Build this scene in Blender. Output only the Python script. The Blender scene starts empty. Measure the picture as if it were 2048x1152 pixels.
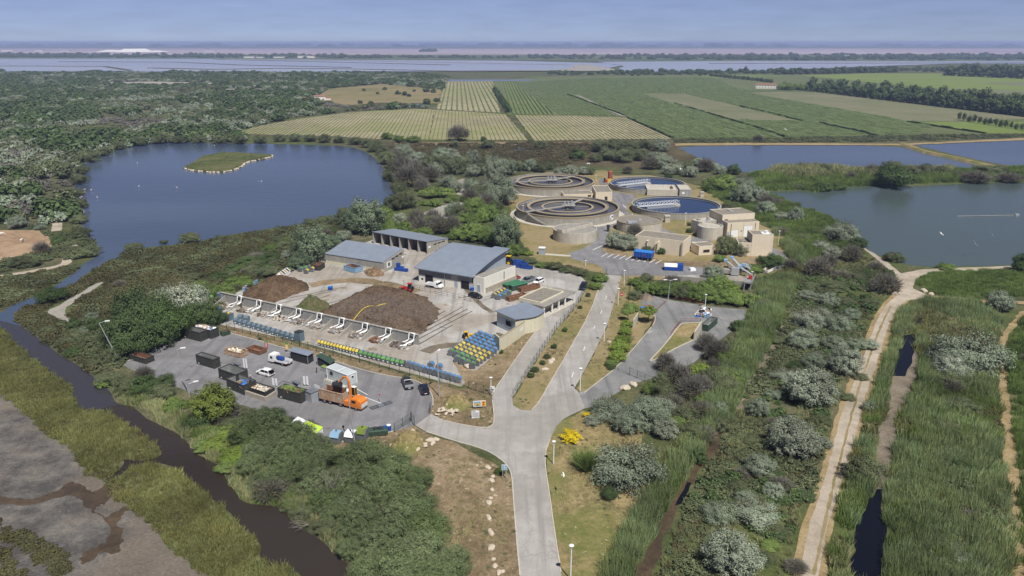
import bpy, bmesh, math, random
import numpy as np
from mathutils import Vector, Matrix
from mathutils.geometry import tessellate_polygon
R = math.radians
sc = bpy.context.scene
COL = sc.collection

# ---------------------------------------------------------------- camera, world, sun, exposure
F, CX, CY, HOR, CAMH = 1500.0,1024.0,576.0,84.0,70.0
PITCH = math.atan((CY - HOR) / F)
cd = bpy.data.cameras.new("camera"); cam = bpy.data.objects.new("camera", cd); COL.objects.link(cam)
cd.sensor_width = 36.0; cd.lens = F / 2048.0 * 36.0; cd.clip_start = 1.0; cd.clip_end = 80000.0
cam.location = (0,0, CAMH); cam.rotation_euler = (math.pi / 2 - PITCH, 0,0)
sc.camera = cam
SUN_EL = R(58); SDX, SDY = 0.42,-0.90
n_ = math.hypot(SDX, SDY); SDIR = Vector((SDX / n_ * math.cos(SUN_EL), SDY / n_ * math.cos(SUN_EL), math.sin(SUN_EL)))
w = bpy.data.worlds.new("World"); sc.world = w; w.use_nodes = True
wn = w.node_tree; bg = wn.nodes["Background"]
sky = wn.nodes.new("ShaderNodeTexSky"); sky.sky_type = 'NISHITA'; sky.sun_disc = False
sky.sun_elevation = SUN_EL; sky.sun_rotation = math.atan2(SDX, SDY)
sky.altitude = 10000; sky.air_density = 0.6; sky.dust_density = 0.3; sky.ozone_density = 1.0
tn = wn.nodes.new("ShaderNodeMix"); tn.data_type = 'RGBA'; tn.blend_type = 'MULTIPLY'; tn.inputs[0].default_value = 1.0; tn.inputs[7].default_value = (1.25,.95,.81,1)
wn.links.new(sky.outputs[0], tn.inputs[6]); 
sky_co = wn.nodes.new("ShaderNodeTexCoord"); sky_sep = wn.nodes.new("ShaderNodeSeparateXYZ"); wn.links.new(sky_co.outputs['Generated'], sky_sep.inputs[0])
low = wn.nodes.new("ShaderNodeMapRange"); high = wn.nodes.new("ShaderNodeMapRange"); both = wn.nodes.new("ShaderNodeMath"); both.operation = 'MULTIPLY'  # sky dimmed at the horizon and boosted overhead as added ambient fill
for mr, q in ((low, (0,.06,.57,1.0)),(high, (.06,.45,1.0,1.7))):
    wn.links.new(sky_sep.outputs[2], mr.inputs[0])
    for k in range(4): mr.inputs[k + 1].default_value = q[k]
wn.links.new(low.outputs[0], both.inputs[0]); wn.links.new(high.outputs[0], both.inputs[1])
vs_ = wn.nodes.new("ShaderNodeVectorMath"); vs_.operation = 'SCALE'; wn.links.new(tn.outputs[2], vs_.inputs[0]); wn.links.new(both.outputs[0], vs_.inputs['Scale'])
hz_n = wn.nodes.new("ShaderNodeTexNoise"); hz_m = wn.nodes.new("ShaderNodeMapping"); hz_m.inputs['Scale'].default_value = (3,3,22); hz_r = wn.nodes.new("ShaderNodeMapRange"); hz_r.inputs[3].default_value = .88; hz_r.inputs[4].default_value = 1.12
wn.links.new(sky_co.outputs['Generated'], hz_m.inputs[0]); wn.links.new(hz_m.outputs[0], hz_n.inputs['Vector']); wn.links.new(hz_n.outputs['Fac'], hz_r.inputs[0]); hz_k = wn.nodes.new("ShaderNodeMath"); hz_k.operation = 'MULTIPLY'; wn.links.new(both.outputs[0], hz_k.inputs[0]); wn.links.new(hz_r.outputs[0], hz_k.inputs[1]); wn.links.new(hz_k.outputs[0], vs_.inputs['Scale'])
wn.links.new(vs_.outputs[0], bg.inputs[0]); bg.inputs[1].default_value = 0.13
sl = bpy.data.lights.new("sun", 'SUN'); sl.energy = 4.9; sl.angle = R(0.5); sl.color = (1.0,0.965,0.915)
so = bpy.data.objects.new("sun", sl); COL.objects.link(so); so.location = (0,0,300)
so.rotation_euler = (-SDIR).to_track_quat('-Z', 'Y').to_euler()
sc.view_settings.view_transform = 'Standard'; sc.view_settings.look = 'None'
sc.view_settings.exposure = 0.22; sc.view_settings.gamma = 1.0; sc.view_settings.use_curve_mapping = False
sc.cycles.max_bounces = 5; sc.cycles.diffuse_bounces = 2; sc.cycles.glossy_bounces = 2
sc.cycles.transparent_max_bounces = 6; sc.cycles.volume_bounces = 0

# ---------------------------------------------------------------- pixel <-> ground
cp, sp = math.cos(PITCH), math.sin(PITCH)
def G(px, py, z=0.0):
    dx = (px - CX) / F; dz = -(py - CY) / F
    d = (dx, cp + dz * sp, -sp + dz * cp)
    t = (z - CAMH) / d[2]
    return Vector((d[0] * t, d[1] * t, z))
def P(v):
    y = v[1] * cp - (v[2] - CAMH) * sp; zz = v[1] * sp + (v[2] - CAMH) * cp
    return CX + F * v[0] / y, CY - F * zz / y
def HT(px, py, top):                       # height of something standing at ground pixel whose top shows at row top
    g = G(px, py); lo, hi = 0.0,60.0
    for _ in range(40):
        m = (lo + hi) / 2
        if P((g.x, g.y, m))[1] > top: lo = m
        else: hi = m
    return lo
def mpp(px, py):                           # metres per source pixel across the view
    g = G(px, py); return (g.y * cp + CAMH * sp) / F

# ---------------------------------------------------------------- materials
MATS = {}
LEAF = 1.55
def _new(name):
    m = bpy.data.materials.new(name); m.use_nodes = True
    nt = m.node_tree; b = nt.nodes["Principled BSDF"]; MATS[name] = m
    return m, nt, b
def nod(nt, t, **kw):
    n = nt.nodes.new(t)
    for k, v in kw.items(): setattr(n, k, v)
    return n
def ramp(nt, cols, fac, pos=None):
    r = nod(nt, "ShaderNodeValToRGB"); e = r.color_ramp.elements
    n = len(cols)
    while len(e) < n: e.new(0.5)
    for i, c in enumerate(cols):
        e[i].position = pos[i] if pos else 0.3 + 0.4 * i / max(1, n - 1); e[i].color = (*c, 1)
    nt.links.new(fac, r.inputs[0]); return r.outputs[0]
def noise(nt, co, scale, detail=4, rough=0.6):
    n = nod(nt, "ShaderNodeTexNoise"); n.inputs['Scale'].default_value = scale
    n.inputs['Detail'].default_value = detail; n.inputs['Roughness'].default_value = rough
    if co is not None: nt.links.new(co, n.inputs['Vector'])
    return n.outputs['Fac']
def mixc(nt, a, b, fac, mode='MIX'):
    m = nod(nt, "ShaderNodeMix", data_type='RGBA', blend_type=mode)
    for s, v in ((0, fac),(6, a),(7, b)):
        if hasattr(v, 'type') and hasattr(v, 'links'): nt.links.new(v, m.inputs[s])
        else: m.inputs[s].default_value = v if s == 0 else (*v, 1)
    return m.outputs[2]
def rng_map(nt, v, a, b, lo=0.3, hi=0.7):
    m = nod(nt, "ShaderNodeMapRange"); nt.links.new(v, m.inputs[0])
    m.inputs[1].default_value = lo; m.inputs[2].default_value = hi; m.inputs[3].default_value = a; m.inputs[4].default_value = b
    return m.outputs[0]
def bump(nt, b, h, strength, dist):
    n = nod(nt, "ShaderNodeBump"); n.inputs['Strength'].default_value = strength; n.inputs['Distance'].default_value = dist
    nt.links.new(h, n.inputs['Height']); nt.links.new(n.outputs[0], b.inputs['Normal'])
def pbr(name, c, rough=0.6, metal=0.0, var=0.25, scale=1.5, c2=None, spec=0.4, streak=0.0, thr=None, orand=0):
    m, nt, b = _new(name)
    tc = nod(nt, "ShaderNodeTexCoord").outputs['Object']
    f = noise(nt, tc, scale, 5,0.65)
    c2 = c2 or tuple(x * (1 - var) for x in c)
    col = ramp(nt, [c2, c], f, thr)
    if orand:
        oi = nod(nt, "ShaderNodeObjectInfo").outputs['Random']; sv = nod(nt, "ShaderNodeVectorMath", operation='SCALE'); nt.links.new(col, sv.inputs[0]); nt.links.new(rng_map(nt, oi, 1 - orand, 1.08,0,1), sv.inputs['Scale']); col = sv.outputs[0]
    if streak:
        mp = nod(nt, "ShaderNodeMapping"); mp.inputs['Scale'].default_value = (1,1,0.06); nt.links.new(tc, mp.inputs[0])
        s = noise(nt, mp.outputs[0], 1.3,4,0.7)
        col = mixc(nt, col, tuple(x * 0.45 for x in c), rng_map(nt, s, 0, streak, 0.45,0.75))
    nt.links.new(col, b.inputs['Base Color'])
    b.inputs['Roughness'].default_value = rough; b.inputs['Metallic'].default_value = metal
    b.inputs['Specular IOR Level'].default_value = spec
    return m
def gmat(name, cols, s_big, s_mid, s_fine=2.0, fine=0.35, rough=0.95, cols2=None, s2=0.01, bmp=0.3, spec=0.1, pos=None, speck=None, crack=0):
    m, nt, b = _new(name)
    tc = nod(nt, "ShaderNodeTexCoord").outputs['Object']
    f = noise(nt, tc, s_big, 6,0.65); g = noise(nt, tc, s_mid, 5,0.7)
    mx = nod(nt, "ShaderNodeMath", operation='ADD'); nt.links.new(f, mx.inputs[0])
    gg = rng_map(nt, g, -0.18,0.18); nt.links.new(gg, mx.inputs[1])
    col = ramp(nt, cols, mx.outputs[0], pos)
    if cols2:
        col2 = ramp(nt, cols2, g)
        col = mixc(nt, col, col2, rng_map(nt, noise(nt, tc, s2,4,0.55),0,1,0.47,0.56))
    h = noise(nt, tc, s_fine, 4,0.75)
    k = rng_map(nt, h, 1 - fine, 1 + fine, 0.25,0.75)
    vm = nod(nt, "ShaderNodeVectorMath", operation='SCALE'); nt.links.new(col, vm.inputs[0]); nt.links.new(k, vm.inputs['Scale'])
    col = vm.outputs[0]
    if speck:
        sfac = rng_map(nt, noise(nt, tc, speck[1], 3,0.6),0,1, speck[2], speck[2] + 0.05)
        col = mixc(nt, col, speck[0], sfac)
    if crack:
        vo = nod(nt, "ShaderNodeTexVoronoi", feature='DISTANCE_TO_EDGE'); vo.inputs['Scale'].default_value = crack
        wob = nod(nt, "ShaderNodeMix", data_type='VECTOR'); nz = nod(nt, "ShaderNodeTexNoise"); nz.inputs['Scale'].default_value = .4; nt.links.new(tc, nz.inputs['Vector'])
        va = nod(nt, "ShaderNodeVectorMath", operation='MULTIPLY_ADD'); nt.links.new(nz.outputs['Color'], va.inputs[0]); va.inputs[1].default_value = (6,6,0); nt.links.new(tc, va.inputs[2]); nt.links.new(va.outputs[0], vo.inputs['Vector'])
        col = mixc(nt, tuple(x * .7 for x in cols[0]), col, rng_map(nt, vo.outputs['Distance'], .55,1,0,.01))
        mp = nod(nt, "ShaderNodeMapping"); mp.inputs['Rotation'].default_value = (0,0,.35); mp.inputs['Scale'].default_value = (1.1,.05,1); nt.links.new(tc, mp.inputs[0])
        col = mixc(nt, col, tuple(x * .72 for x in cols[0]), rng_map(nt, noise(nt, mp.outputs[0], .5,4,.6),0,.75,.5,.7))
    nt.links.new(col, b.inputs['Base Color'])
    b.inputs['Roughness'].default_value = rough; b.inputs['Specular IOR Level'].default_value = spec
    if bmp: bump(nt, b, h, bmp, 0.3)
    return m
def leafmat(name, dark, light, tint=None, pv=.34):
    dark, light = tuple(x * LEAF for x in dark), tuple(x * LEAF for x in light)
    m, nt, b = _new(name)
    oi = nod(nt, "ShaderNodeObjectInfo").outputs['Random']
    ri = nod(nt, "ShaderNodeNewGeometry").outputs['Random Per Island']
    tc = nod(nt, "ShaderNodeTexCoord").outputs['Object']
    n = noise(nt, tc, 2.2,3,0.6)
    a = nod(nt, "ShaderNodeMath", operation='MULTIPLY_ADD'); nt.links.new(ri, a.inputs[0]); a.inputs[1].default_value = 0.5
    nt.links.new(rng_map(nt, n, 0,0.5), a.inputs[2])
    col = mixc(nt, dark, light, a.outputs[0])
    gp = nod(nt, "ShaderNodeNewGeometry").outputs['Position']; pn = noise(nt, gp, .075,4,.6); sc2 = nod(nt, "ShaderNodeVectorMath", operation='SCALE'); nt.links.new(col, sc2.inputs[0]); nt.links.new(rng_map(nt, pn, 1 - pv, 1 + pv, .34,.66), sc2.inputs['Scale']); col = sc2.outputs[0]
    t = tint or (0.75,0.85,0.75)
    col = mixc(nt, col, mixc(nt, col, t, 1.0, 'MULTIPLY'), oi)
    nt.links.new(col, b.inputs['Base Color']); b.inputs['Roughness'].default_value = 0.75
    b.inputs['Specular IOR Level'].default_value = 0.15
    return m
def water(name, c, rough, wave, ws, c2=None, s=0.01, ior=1.33):
    m, nt, b = _new(name)
    tc = nod(nt, "ShaderNodeTexCoord").outputs['Object']
    mp = nod(nt, "ShaderNodeMapping"); mp.inputs['Scale'].default_value = (0.35,1,1); nt.links.new(tc, mp.inputs[0])
    col = ramp(nt, [c2 or c, c], noise(nt, mp.outputs[0], s, 3,0.5))
    nt.links.new(col, b.inputs['Base Color']); b.inputs['Roughness'].default_value = rough; b.inputs['IOR'].default_value = ior
    h = noise(nt, mp.outputs[0], ws, 3,0.6)
    bump(nt, b, h, wave, 0.25)
    return m
# ---------------------------------------------------------------- mesh builders
def M(n): return MATS[n]
class MB:
    def __init__(s): s.v = []; s.f = []; s.m = []; s.mats = []
    def mi(s, mat):
        mat = MATS[mat] if isinstance(mat, str) else mat
        if mat not in s.mats: s.mats.append(mat)
        return s.mats.index(mat)
    def add(s, vs, fs, mat):
        o = len(s.v); k = s.mi(mat); s.v += [tuple(v) for v in vs]
        for f in fs: s.f.append(tuple(i + o for i in f)); s.m.append(k)
        return s
    def box(s, x0, x1, y0, y1, z0, z1, mat, rz=0, at=(0,0), tx=0, ty=0):
        c, q = math.cos(rz), math.sin(rz)
        vs = []
        for z, k in ((z0,0),(z1,1)):
            for x, y in ((x0 + tx * k, y0 + ty * k),(x1 - tx * k, y0 + ty * k),(x1 - tx * k, y1 - ty * k),(x0 + tx * k, y1 - ty * k)):
                vs.append((at[0] + x * c - y * q, at[1] + x * q + y * c, z))
        return s.add(vs, [(3,2,1,0),(4,5,6,7),(0,1,5,4),(1,2,6,5),(2,3,7,6),(3,0,4,7)], mat)
    def prism(s, pts, z0, z1, mat, top=True, bottom=False):
        n = len(pts)
        zs0 = z0 if hasattr(z0, '__len__') else [z0] * n; zs1 = z1 if hasattr(z1, '__len__') else [z1] * n
        vs = [(p[0], p[1], a) for p, a in zip(pts, zs0)] + [(p[0], p[1], a) for p, a in zip(pts, zs1)]
        fs = [(i, (i + 1) % n, n + (i + 1) % n, n + i) for i in range(n)]
        if top: fs.append(tuple(range(n, 2 * n)))
        if bottom: fs.append(tuple(reversed(range(n))))
        return s.add(vs, fs, mat)
    def ext(s, prof, y0, y1, mat, in0=0.0, in1=0.0):     # profile in x,z extruded along y
        n = len(prof)
        vs = [(x, y0, z) for x, z in prof] + [(x, y1, z) for x, z in prof]
        fs = [(i, (i + 1) % n, n + (i + 1) % n, n + i) for i in range(n)] + [tuple(reversed(range(n))), tuple(range(n, 2 * n))]
        return s.add(vs, fs, mat)
    def cyl(s, a, b, r0, r1, mat, n=10, caps=True):
        a, b = Vector(a), Vector(b); d = (b - a).normalized()
        u = d.orthogonal().normalized(); v = d.cross(u)
        vs = []
        for p, r in ((a, r0),(b, r1)):
            for i in range(n):
                t = 2 * math.pi * i / n; vs.append(p + (u * math.cos(t) + v * math.sin(t)) * r)
        fs = [(i, (i + 1) % n, n + (i + 1) % n, n + i) for i in range(n)]
        if caps: fs += [tuple(reversed(range(n))), tuple(range(n, 2 * n))]
        return s.add(vs, fs, mat)
    def tube(s, pts, r, mat, n=6):
        pts = [Vector(p) for p in pts]; vs = []; k = len(pts)
        rs = r if hasattr(r, '__len__') else [r] * k
        for i, p in enumerate(pts):
            d = (pts[min(i + 1, k - 1)] - pts[max(i - 1,0)]).normalized()
            u = d.cross(Vector((0.13,0.29,1))).normalized(); v = d.cross(u)
            for j in range(n):
                t = 2 * math.pi * j / n; vs.append(p + (u * math.cos(t) + v * math.sin(t)) * rs[i])
        fs = []
        for i in range(k - 1):
            for j in range(n):
                a = i * n + j; b = i * n + (j + 1) % n; fs.append((a, b, b + n, a + n))
        fs += [tuple(reversed(range(n))), tuple(range((k - 1) * n, k * n))]
        return s.add(vs, fs, mat)
    def ring(s, ro, ri, z0, z1, mat, n=64, at=(0,0)):
        vs = []
        for r, z in ((ro, z0),(ro, z1),(ri, z1),(ri, z0)):
            for i in range(n):
                t = 2 * math.pi * i / n; vs.append((at[0] + r * math.cos(t), at[1] + r * math.sin(t), z))
        fs = []
        for k in range(4):
            for i in range(n):
                a, b = k * n + i, k * n + (i + 1) % n; c = ((k + 1) % 4) * n
                fs.append((a, b, c + (i + 1) % n, c + i))
        return s.add(vs, fs, mat)
    def lathe(s, prof, mat, n=16, at=(0,0)):
        vs = []
        for r, z in prof:
            for i in range(n):
                t = 2 * math.pi * i / n; vs.append((at[0] + r * math.cos(t), at[1] + r * math.sin(t), z))
        fs = []
        for k in range(len(prof) - 1):
            for i in range(n):
                a, b = k * n + i, k * n + (i + 1) % n; fs.append((a, b, b + n, a + n))
        fs += [tuple(reversed(range(n))), tuple(range((len(prof) - 1) * n, len(prof) * n))]
        return s.add(vs, fs, mat)
    def disc(s, r, z, mat, n=72):
        return s.add([(r * math.cos(6.2832 * i / n), r * math.sin(6.2832 * i / n), z) for i in range(n)], [tuple(range(n))], mat)
    def mesh(s, name, smooth=False, fix=True):
        me = bpy.data.meshes.new(name); me.from_pydata(s.v, [], s.f)
        for m in s.mats: me.materials.append(m)
        me.polygons.foreach_set("material_index", s.m)
        if fix:
            bm = bmesh.new(); bm.from_mesh(me); bmesh.ops.recalc_face_normals(bm, faces=bm.faces); bm.to_mesh(me); bm.free()
        if smooth: me.polygons.foreach_set("use_smooth", [True] * len(me.polygons))
        me.update(); return me
    def obj(s, name, parent=None, smooth=False, bev=0.0):
        o = bpy.data.objects.new(name, s.mesh(name, smooth)); COL.objects.link(o)
        if parent is not None: o.parent = parent
        if bev:
            b = o.modifiers.new("bevel", 'BEVEL'); b.width = bev; b.segments = 2; b.limit_method = 'ANGLE'
        return o
def tag(o, label=None, cat=None, group=None, kind=None):
    if label: o['label'] = label
    if cat: o['category'] = cat
    if group: o['group'] = group
    if kind: o['kind'] = kind
    return o
def thing(name, label, cat, loc=(0,0,0), rz=0.0, group=None):
    o = bpy.data.objects.new(name, None); COL.objects.link(o); o.location = loc; o.rotation_euler = (0,0, rz)
    o.empty_display_size = 0.3
    return tag(o, label, cat, group)
KIDS = {}
def dup(o, loc, rz, label, scale=None, group=None):
    ks = [c for c in o.children]
    c = o.copy(); COL.objects.link(c); c.location = loc; c.rotation_euler = (0,0, rz); c['label'] = label
    if group: c['group'] = group
    if scale: c.scale = scale
    for k in ks:
        d = k.copy(); COL.objects.link(d); d.parent = c
        for k2 in k.children:
            e = k2.copy(); COL.objects.link(e); e.parent = d
    return c
ONES = "zeroth first second third fourth fifth sixth seventh eighth ninth tenth eleventh twelfth thirteenth fourteenth fifteenth sixteenth seventeenth eighteenth nineteenth".split()
TENS = {2: ("twentieth", "twenty"),3: ("thirtieth", "thirty"),4: ("fortieth", "forty"),5: ("fiftieth", "fifty"),6: ("sixtieth", "sixty"),7: ("seventieth", "seventy"),8: ("eightieth", "eighty"),9: ("ninetieth", "ninety")}
def ordw(n):
    if n < 20: return ONES[n]
    return TENS[n // 10][0] if n % 10 == 0 else TENS[n // 10][1] + "-" + ONES[n % 10]

# ---------------------------------------------------------------- polygons
rnd = random.Random(5)
def rough(pts, amp, step):
    out = []
    n = len(pts)
    for i in range(n):
        a, b = pts[i], pts[(i + 1) % n]; L = (b - a).length; k = max(1, min(60, int(L / step)))
        d = (b - a); nn = Vector((-d.y, d.x, 0)).normalized() if L > 0 else Vector((0,0,0))
        for j in range(k):
            q = a + d * (j / k)
            out.append(q + nn * rnd.uniform(-amp, amp) if j else q + nn * rnd.uniform(-amp, amp) * 0.5)
    return out
def smooth_poly(pts, it=2, closed=True):
    for _ in range(it):
        out = []
        n = len(pts)
        for i in range(n if closed else n - 1):
            a, b = pts[i], pts[(i + 1) % n]; out += [a * 0.75 + b * 0.25, a * 0.25 + b * 0.75]
        if not closed: out = [pts[0]] + out + [pts[-1]]
        pts = out
    return pts
def GP(px, z=0.0): return [G(x, y, z) for x, y in px]
ZUSED = set()
def sheet(name, px, z, mat, label, cat, amp=0.0, step=3.0, sm=0, kind='structure', world=None, edge=0.0):
    while round(z, 5) in ZUSED: z += .0006
    ZUSED.add(round(z, 5)); pts = world or GP(px)
    if sm: pts = smooth_poly(pts, sm)
    if amp: pts = rough(pts, amp, step)
    vs = [(p.x, p.y, z) for p in pts]
    n = len(vs); fs = [tuple(t) for t in tessellate_polygon([[Vector(v) for v in vs]])]
    if edge:
        vs += [(p[0], p[1], z - edge) for p in vs]; fs += [(i, (i + 1) % n, n + (i + 1) % n, n + i) for i in range(n)]
    mb = MB(); mb.add(vs, fs, mat)
    me = mb.mesh(name)
    # make every top face look up
    o = bpy.data.objects.new(name, me); COL.objects.link(o)
    bm = bmesh.new(); bm.from_mesh(me)
    fl = [f for f in bm.faces if abs(f.normal.z) > 0.5 and f.normal.z < 0]
    if fl: bmesh.ops.reverse_faces(bm, faces=fl)
    bm.to_mesh(me); bm.free()
    return tag(o, label, cat, None, kind)
def inpoly(x, y, poly):
    px = np.array([p[0] for p in poly]); py = np.array([p[1] for p in poly]); r = np.zeros(len(x), bool); j = len(px) - 1
    for i in range(len(px)):
        c = ((py[i] > y) != (py[j] > y)) & (x < (px[j] - px[i]) * (y - py[i]) / (py[j] - py[i] + 1e-12) + px[i])
        r ^= c; j = i
    return r
def scatter_pts(poly, dens, rs, excl=(), cap=200000, pad=0.0):
    xs = [p.x for p in poly]; ys = [p.y for p in poly]
    A = (max(xs) - min(xs)) * (max(ys) - min(ys)); n = min(int(A * dens), cap)
    x = rs.uniform(min(xs), max(xs), n); y = rs.uniform(min(ys), max(ys), n)
    k = inpoly(x, y, poly)
    for e in excl:
        for sx, sy in ((0,0),(pad, 0),(-pad, 0),(0, pad),(0,-pad)) if pad else ((0,0),):
            if k.any(): k &= ~inpoly(x + sx, y + sy, e)
    return x[k], y[k]
def quads_mesh(name, Q, mats, mi=None):
    n = len(Q); me = bpy.data.meshes.new(name)
    me.vertices.add(n * 4); me.vertices.foreach_set("co", Q.reshape(-1).astype(np.float32))
    me.loops.add(n * 4); me.loops.foreach_set("vertex_index", np.arange(n * 4, dtype=np.int32))
    me.polygons.add(n); me.polygons.foreach_set("loop_start", np.arange(0, n * 4,4, dtype=np.int32))
    try: me.polygons.foreach_set("loop_total", np.full(n, 4, dtype=np.int32))
    except Exception: pass
    for m in mats: me.materials.append(MATS[m])
    if mi is not None: me.polygons.foreach_set("material_index", mi.astype(np.int32))
    me.update(calc_edges=True); me.validate(); return me
def unit(a): return a / (np.linalg.norm(a, axis=1, keepdims=True) + 1e-9)
def crown_quads(seed, n, K, hz, leaf, elong=1.3, rc=0.2, low=-0.15, out=0.7, flat=0.0, core=0.2, squeeze=1.0):
    rs = np.random.RandomState(seed)
    d = unit(rs.normal(size=(K * 3,3))); d = d[d[:, 2] > low][:K]; K = len(d)
    rad = rs.uniform(0.62,1.0,(K, 1)); c = d * rad
    c[:, :2] *= (1 - squeeze * 0 + 0)
    sz = rs.uniform(0.6,1.35, K)
    nc = int(n * core); i = rs.choice(K, n - nc, p=sz ** 2 / (sz ** 2).sum())
    u = unit(rs.normal(size=(n - nc, 3))) * (rs.uniform(0,1,(n - nc, 1)) ** 0.45) * rc * sz[i][:, None]
    p = c[i] + u
    nrm = unit(unit(u) * 0.9 + d[i] * out + np.array([0,0,0.35]) + rs.normal(size=(n - nc, 3)) * 0.45)
    pc = unit(rs.normal(size=(nc, 3))) * rs.uniform(0.2,0.72,(nc, 1))
    p = np.vstack([p, pc]); nrm = np.vstack([nrm, unit(pc + rs.normal(size=(nc, 3)) * 0.5)])
    if flat: p[:, 2] = np.where(p[:, 2] < -flat, -flat + (p[:, 2] + flat) * 0.3, p[:, 2])
    p[:, 2] *= hz / 2; p[:, 2] -= p[:, 2].min() 
    t = unit(np.cross(nrm, rs.normal(size=(n, 3)))); b = np.cross(nrm, t)
    l = leaf * rs.uniform(0.6,1.4,(n, 1)) * elong; w_ = leaf * rs.uniform(0.6,1.4,(n, 1)) / elong
    l[-nc:] *= 1.8; w_[-nc:] *= 1.8
    Q = np.stack([p - t * l - b * w_ * 0.6, p + t * l * 0.2 - b * w_, p + t * l + b * w_ * 0.4, p - t * l * 0.3 + b * w_], 1)
    return Q
def twig_quads(seed, n, hz, wd=0.012, spread=1.0):
    rs = np.random.RandomState(seed)
    d = unit(rs.normal(size=(n, 3)) * np.array([1,1,0.75])); d[:, 2] = np.abs(d[:, 2]) * 0.9 - 0.05
    r0 = rs.uniform(0.15,0.75,(n, 1)); a = d * r0; L = rs.uniform(0.12,0.38,(n, 1))
    dd = unit(d + rs.normal(size=(n, 3)) * 0.5 + np.array([0,0,0.35])); e = a + dd * L
    s = unit(np.cross(dd, rs.normal(size=(n, 3)))) * wd
    Q = np.stack([a - s, a + s, e + s * 0.4, e - s * 0.4], 1); Q[:, :, 2] *= hz; Q[:, :, 2] -= min(0, Q[:, :, 2].min())
    return Q
def blade_quads(seed, n, rad, h, wd, lean=0.3, tip=0.25):
    rs = np.random.RandomState(seed)
    a = np.zeros((n, 3)); ang = rs.uniform(0,6.283, n); r = rad * np.sqrt(rs.uniform(0,1, n)); a[:, 0] = r * np.cos(ang); a[:, 1] = r * np.sin(ang)
    hh = h * rs.uniform(0.6,1.15,(n, 1)); e = a + np.concatenate([rs.normal(size=(n, 2)) * lean * hh * 0.6, hh], 1)
    yaw = rs.uniform(0,6.283, n); s = np.stack([np.cos(yaw), np.sin(yaw), np.zeros(n)], 1) * wd * rs.uniform(0.6,1.4,(n, 1))
    return np.stack([a - s, a + s, e + s * tip, e - s * tip], 1)
# ---------------------------------------------------------------- uncountable growth: one object of points with instances
def proto_obj(name, me):
    return bpy.data.objects.new(name, me)
def stuff_inst(name, label, cat, x, y, z, proto, smin, smax, rs, zs=(0.8,1.2)):
    n = len(x)
    me = bpy.data.meshes.new(name); me.vertices.add(n)
    co = np.stack([x, y, np.full(n, z)], 1).astype(np.float32); me.vertices.foreach_set("co", co.reshape(-1))
    s = rs.uniform(smin, smax, n).astype(np.float32); S = np.stack([s, s, s * rs.uniform(zs[0], zs[1], n)], 1).astype(np.float32)
    Rt = np.zeros((n, 3), np.float32); Rt[:, 2] = rs.uniform(0,6.283, n)
    for nm, arr in (("scl", S),("rot", Rt)):
        at = me.attributes.new(nm, 'FLOAT_VECTOR', 'POINT'); at.data.foreach_set("vector", arr.reshape(-1))
    me.update()
    o = bpy.data.objects.new(name, me); COL.objects.link(o)
    for m in proto.data.materials: me.materials.append(m)
    ng = bpy.data.node_groups.new(name + "_spread", 'GeometryNodeTree')
    ng.interface.new_socket("Geometry", in_out='INPUT', socket_type='NodeSocketGeometry'); ng.interface.new_socket("Geometry", in_out='OUTPUT', socket_type='NodeSocketGeometry')
    gi = ng.nodes.new("NodeGroupInput"); go = ng.nodes.new("NodeGroupOutput"); ip = ng.nodes.new("GeometryNodeInstanceOnPoints")
    oi = ng.nodes.new("GeometryNodeObjectInfo"); oi.inputs[0].default_value = proto; oi.inputs['As Instance'].default_value = True
    a1 = ng.nodes.new("GeometryNodeInputNamedAttribute"); a1.data_type = 'FLOAT_VECTOR'; a1.inputs[0].default_value = "scl"
    a2 = ng.nodes.new("GeometryNodeInputNamedAttribute"); a2.data_type = 'FLOAT_VECTOR'; a2.inputs[0].default_value = "rot"
    L = ng.links.new
    L(gi.outputs[0], ip.inputs['Points']); L(oi.outputs['Geometry'], ip.inputs['Instance'])
    L(a1.outputs[0], ip.inputs['Scale']); L(a2.outputs[0], ip.inputs['Rotation']); L(ip.outputs[0], go.inputs[0])
    md = o.modifiers.new("spread", 'NODES'); md.node_group = ng
    return tag(o, label, cat, None, 'stuff')
# ---------------------------------------------------------------- materials used in the scene
gmat("scrub_ground", [(.04,.047,.024),(.08,.083,.042),(.14,.125,.072)], .02,.15,1.2,.4, cols2=[(.05,.07,.022),(.10,.11,.04)], s2=.012)
gmat("dry_grass", [(.15,.125,.055),(.24,.19,.09),(.31,.24,.13)], .05,.35,1.5,.35, cols2=[(.10,.12,.035),(.21,.18,.075)], s2=.06, speck=((.42,.36,.26),1.2,.66))
gmat("dry_lawn", [(.12,.125,.045),(.20,.17,.075),(.26,.20,.10)], .06,.5,2.5,.25, cols2=[(.22,.175,.09),(.28,.22,.12)], s2=.05)
gmat("bare_earth", [(.13,.098,.056),(.20,.152,.09),(.275,.212,.135)], .06,.5,2.0,.3, speck=((.48,.42,.33),1.0,.66))
gmat("reed_floor", [(.05,.06,.025),(.085,.095,.035),(.13,.115,.06)], .04,.3,1.5,.4)
gmat("marsh_ground", [(.03,.03,.014),(.05,.048,.022),(.09,.078,.042)], .03,.25,1.2,.45)
gmat("dark_marsh", [(.05,.042,.025),(.085,.07,.04),(.12,.10,.055)], .02,.12,.6,.4)
gmat("mudflat_mud", [(.07,.066,.062),(.118,.11,.10),(.18,.16,.135)], .03,.16,2.2,.35, pos=(.38,.5,.62), cols2=[(.11,.095,.08),(.17,.14,.11)], s2=.03, speck=((.24,.215,.185),1.6,.66))
gmat("grey_mud", [(.10,.085,.065),(.17,.14,.105),(.22,.185,.14)], .05,.3,2.0,.3)
gmat("channel_mud", [(.05,.036,.022),(.075,.052,.03),(.10,.07,.04)], .08,.5,2,.25, rough=.35, spec=.5, bmp=.1)
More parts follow.
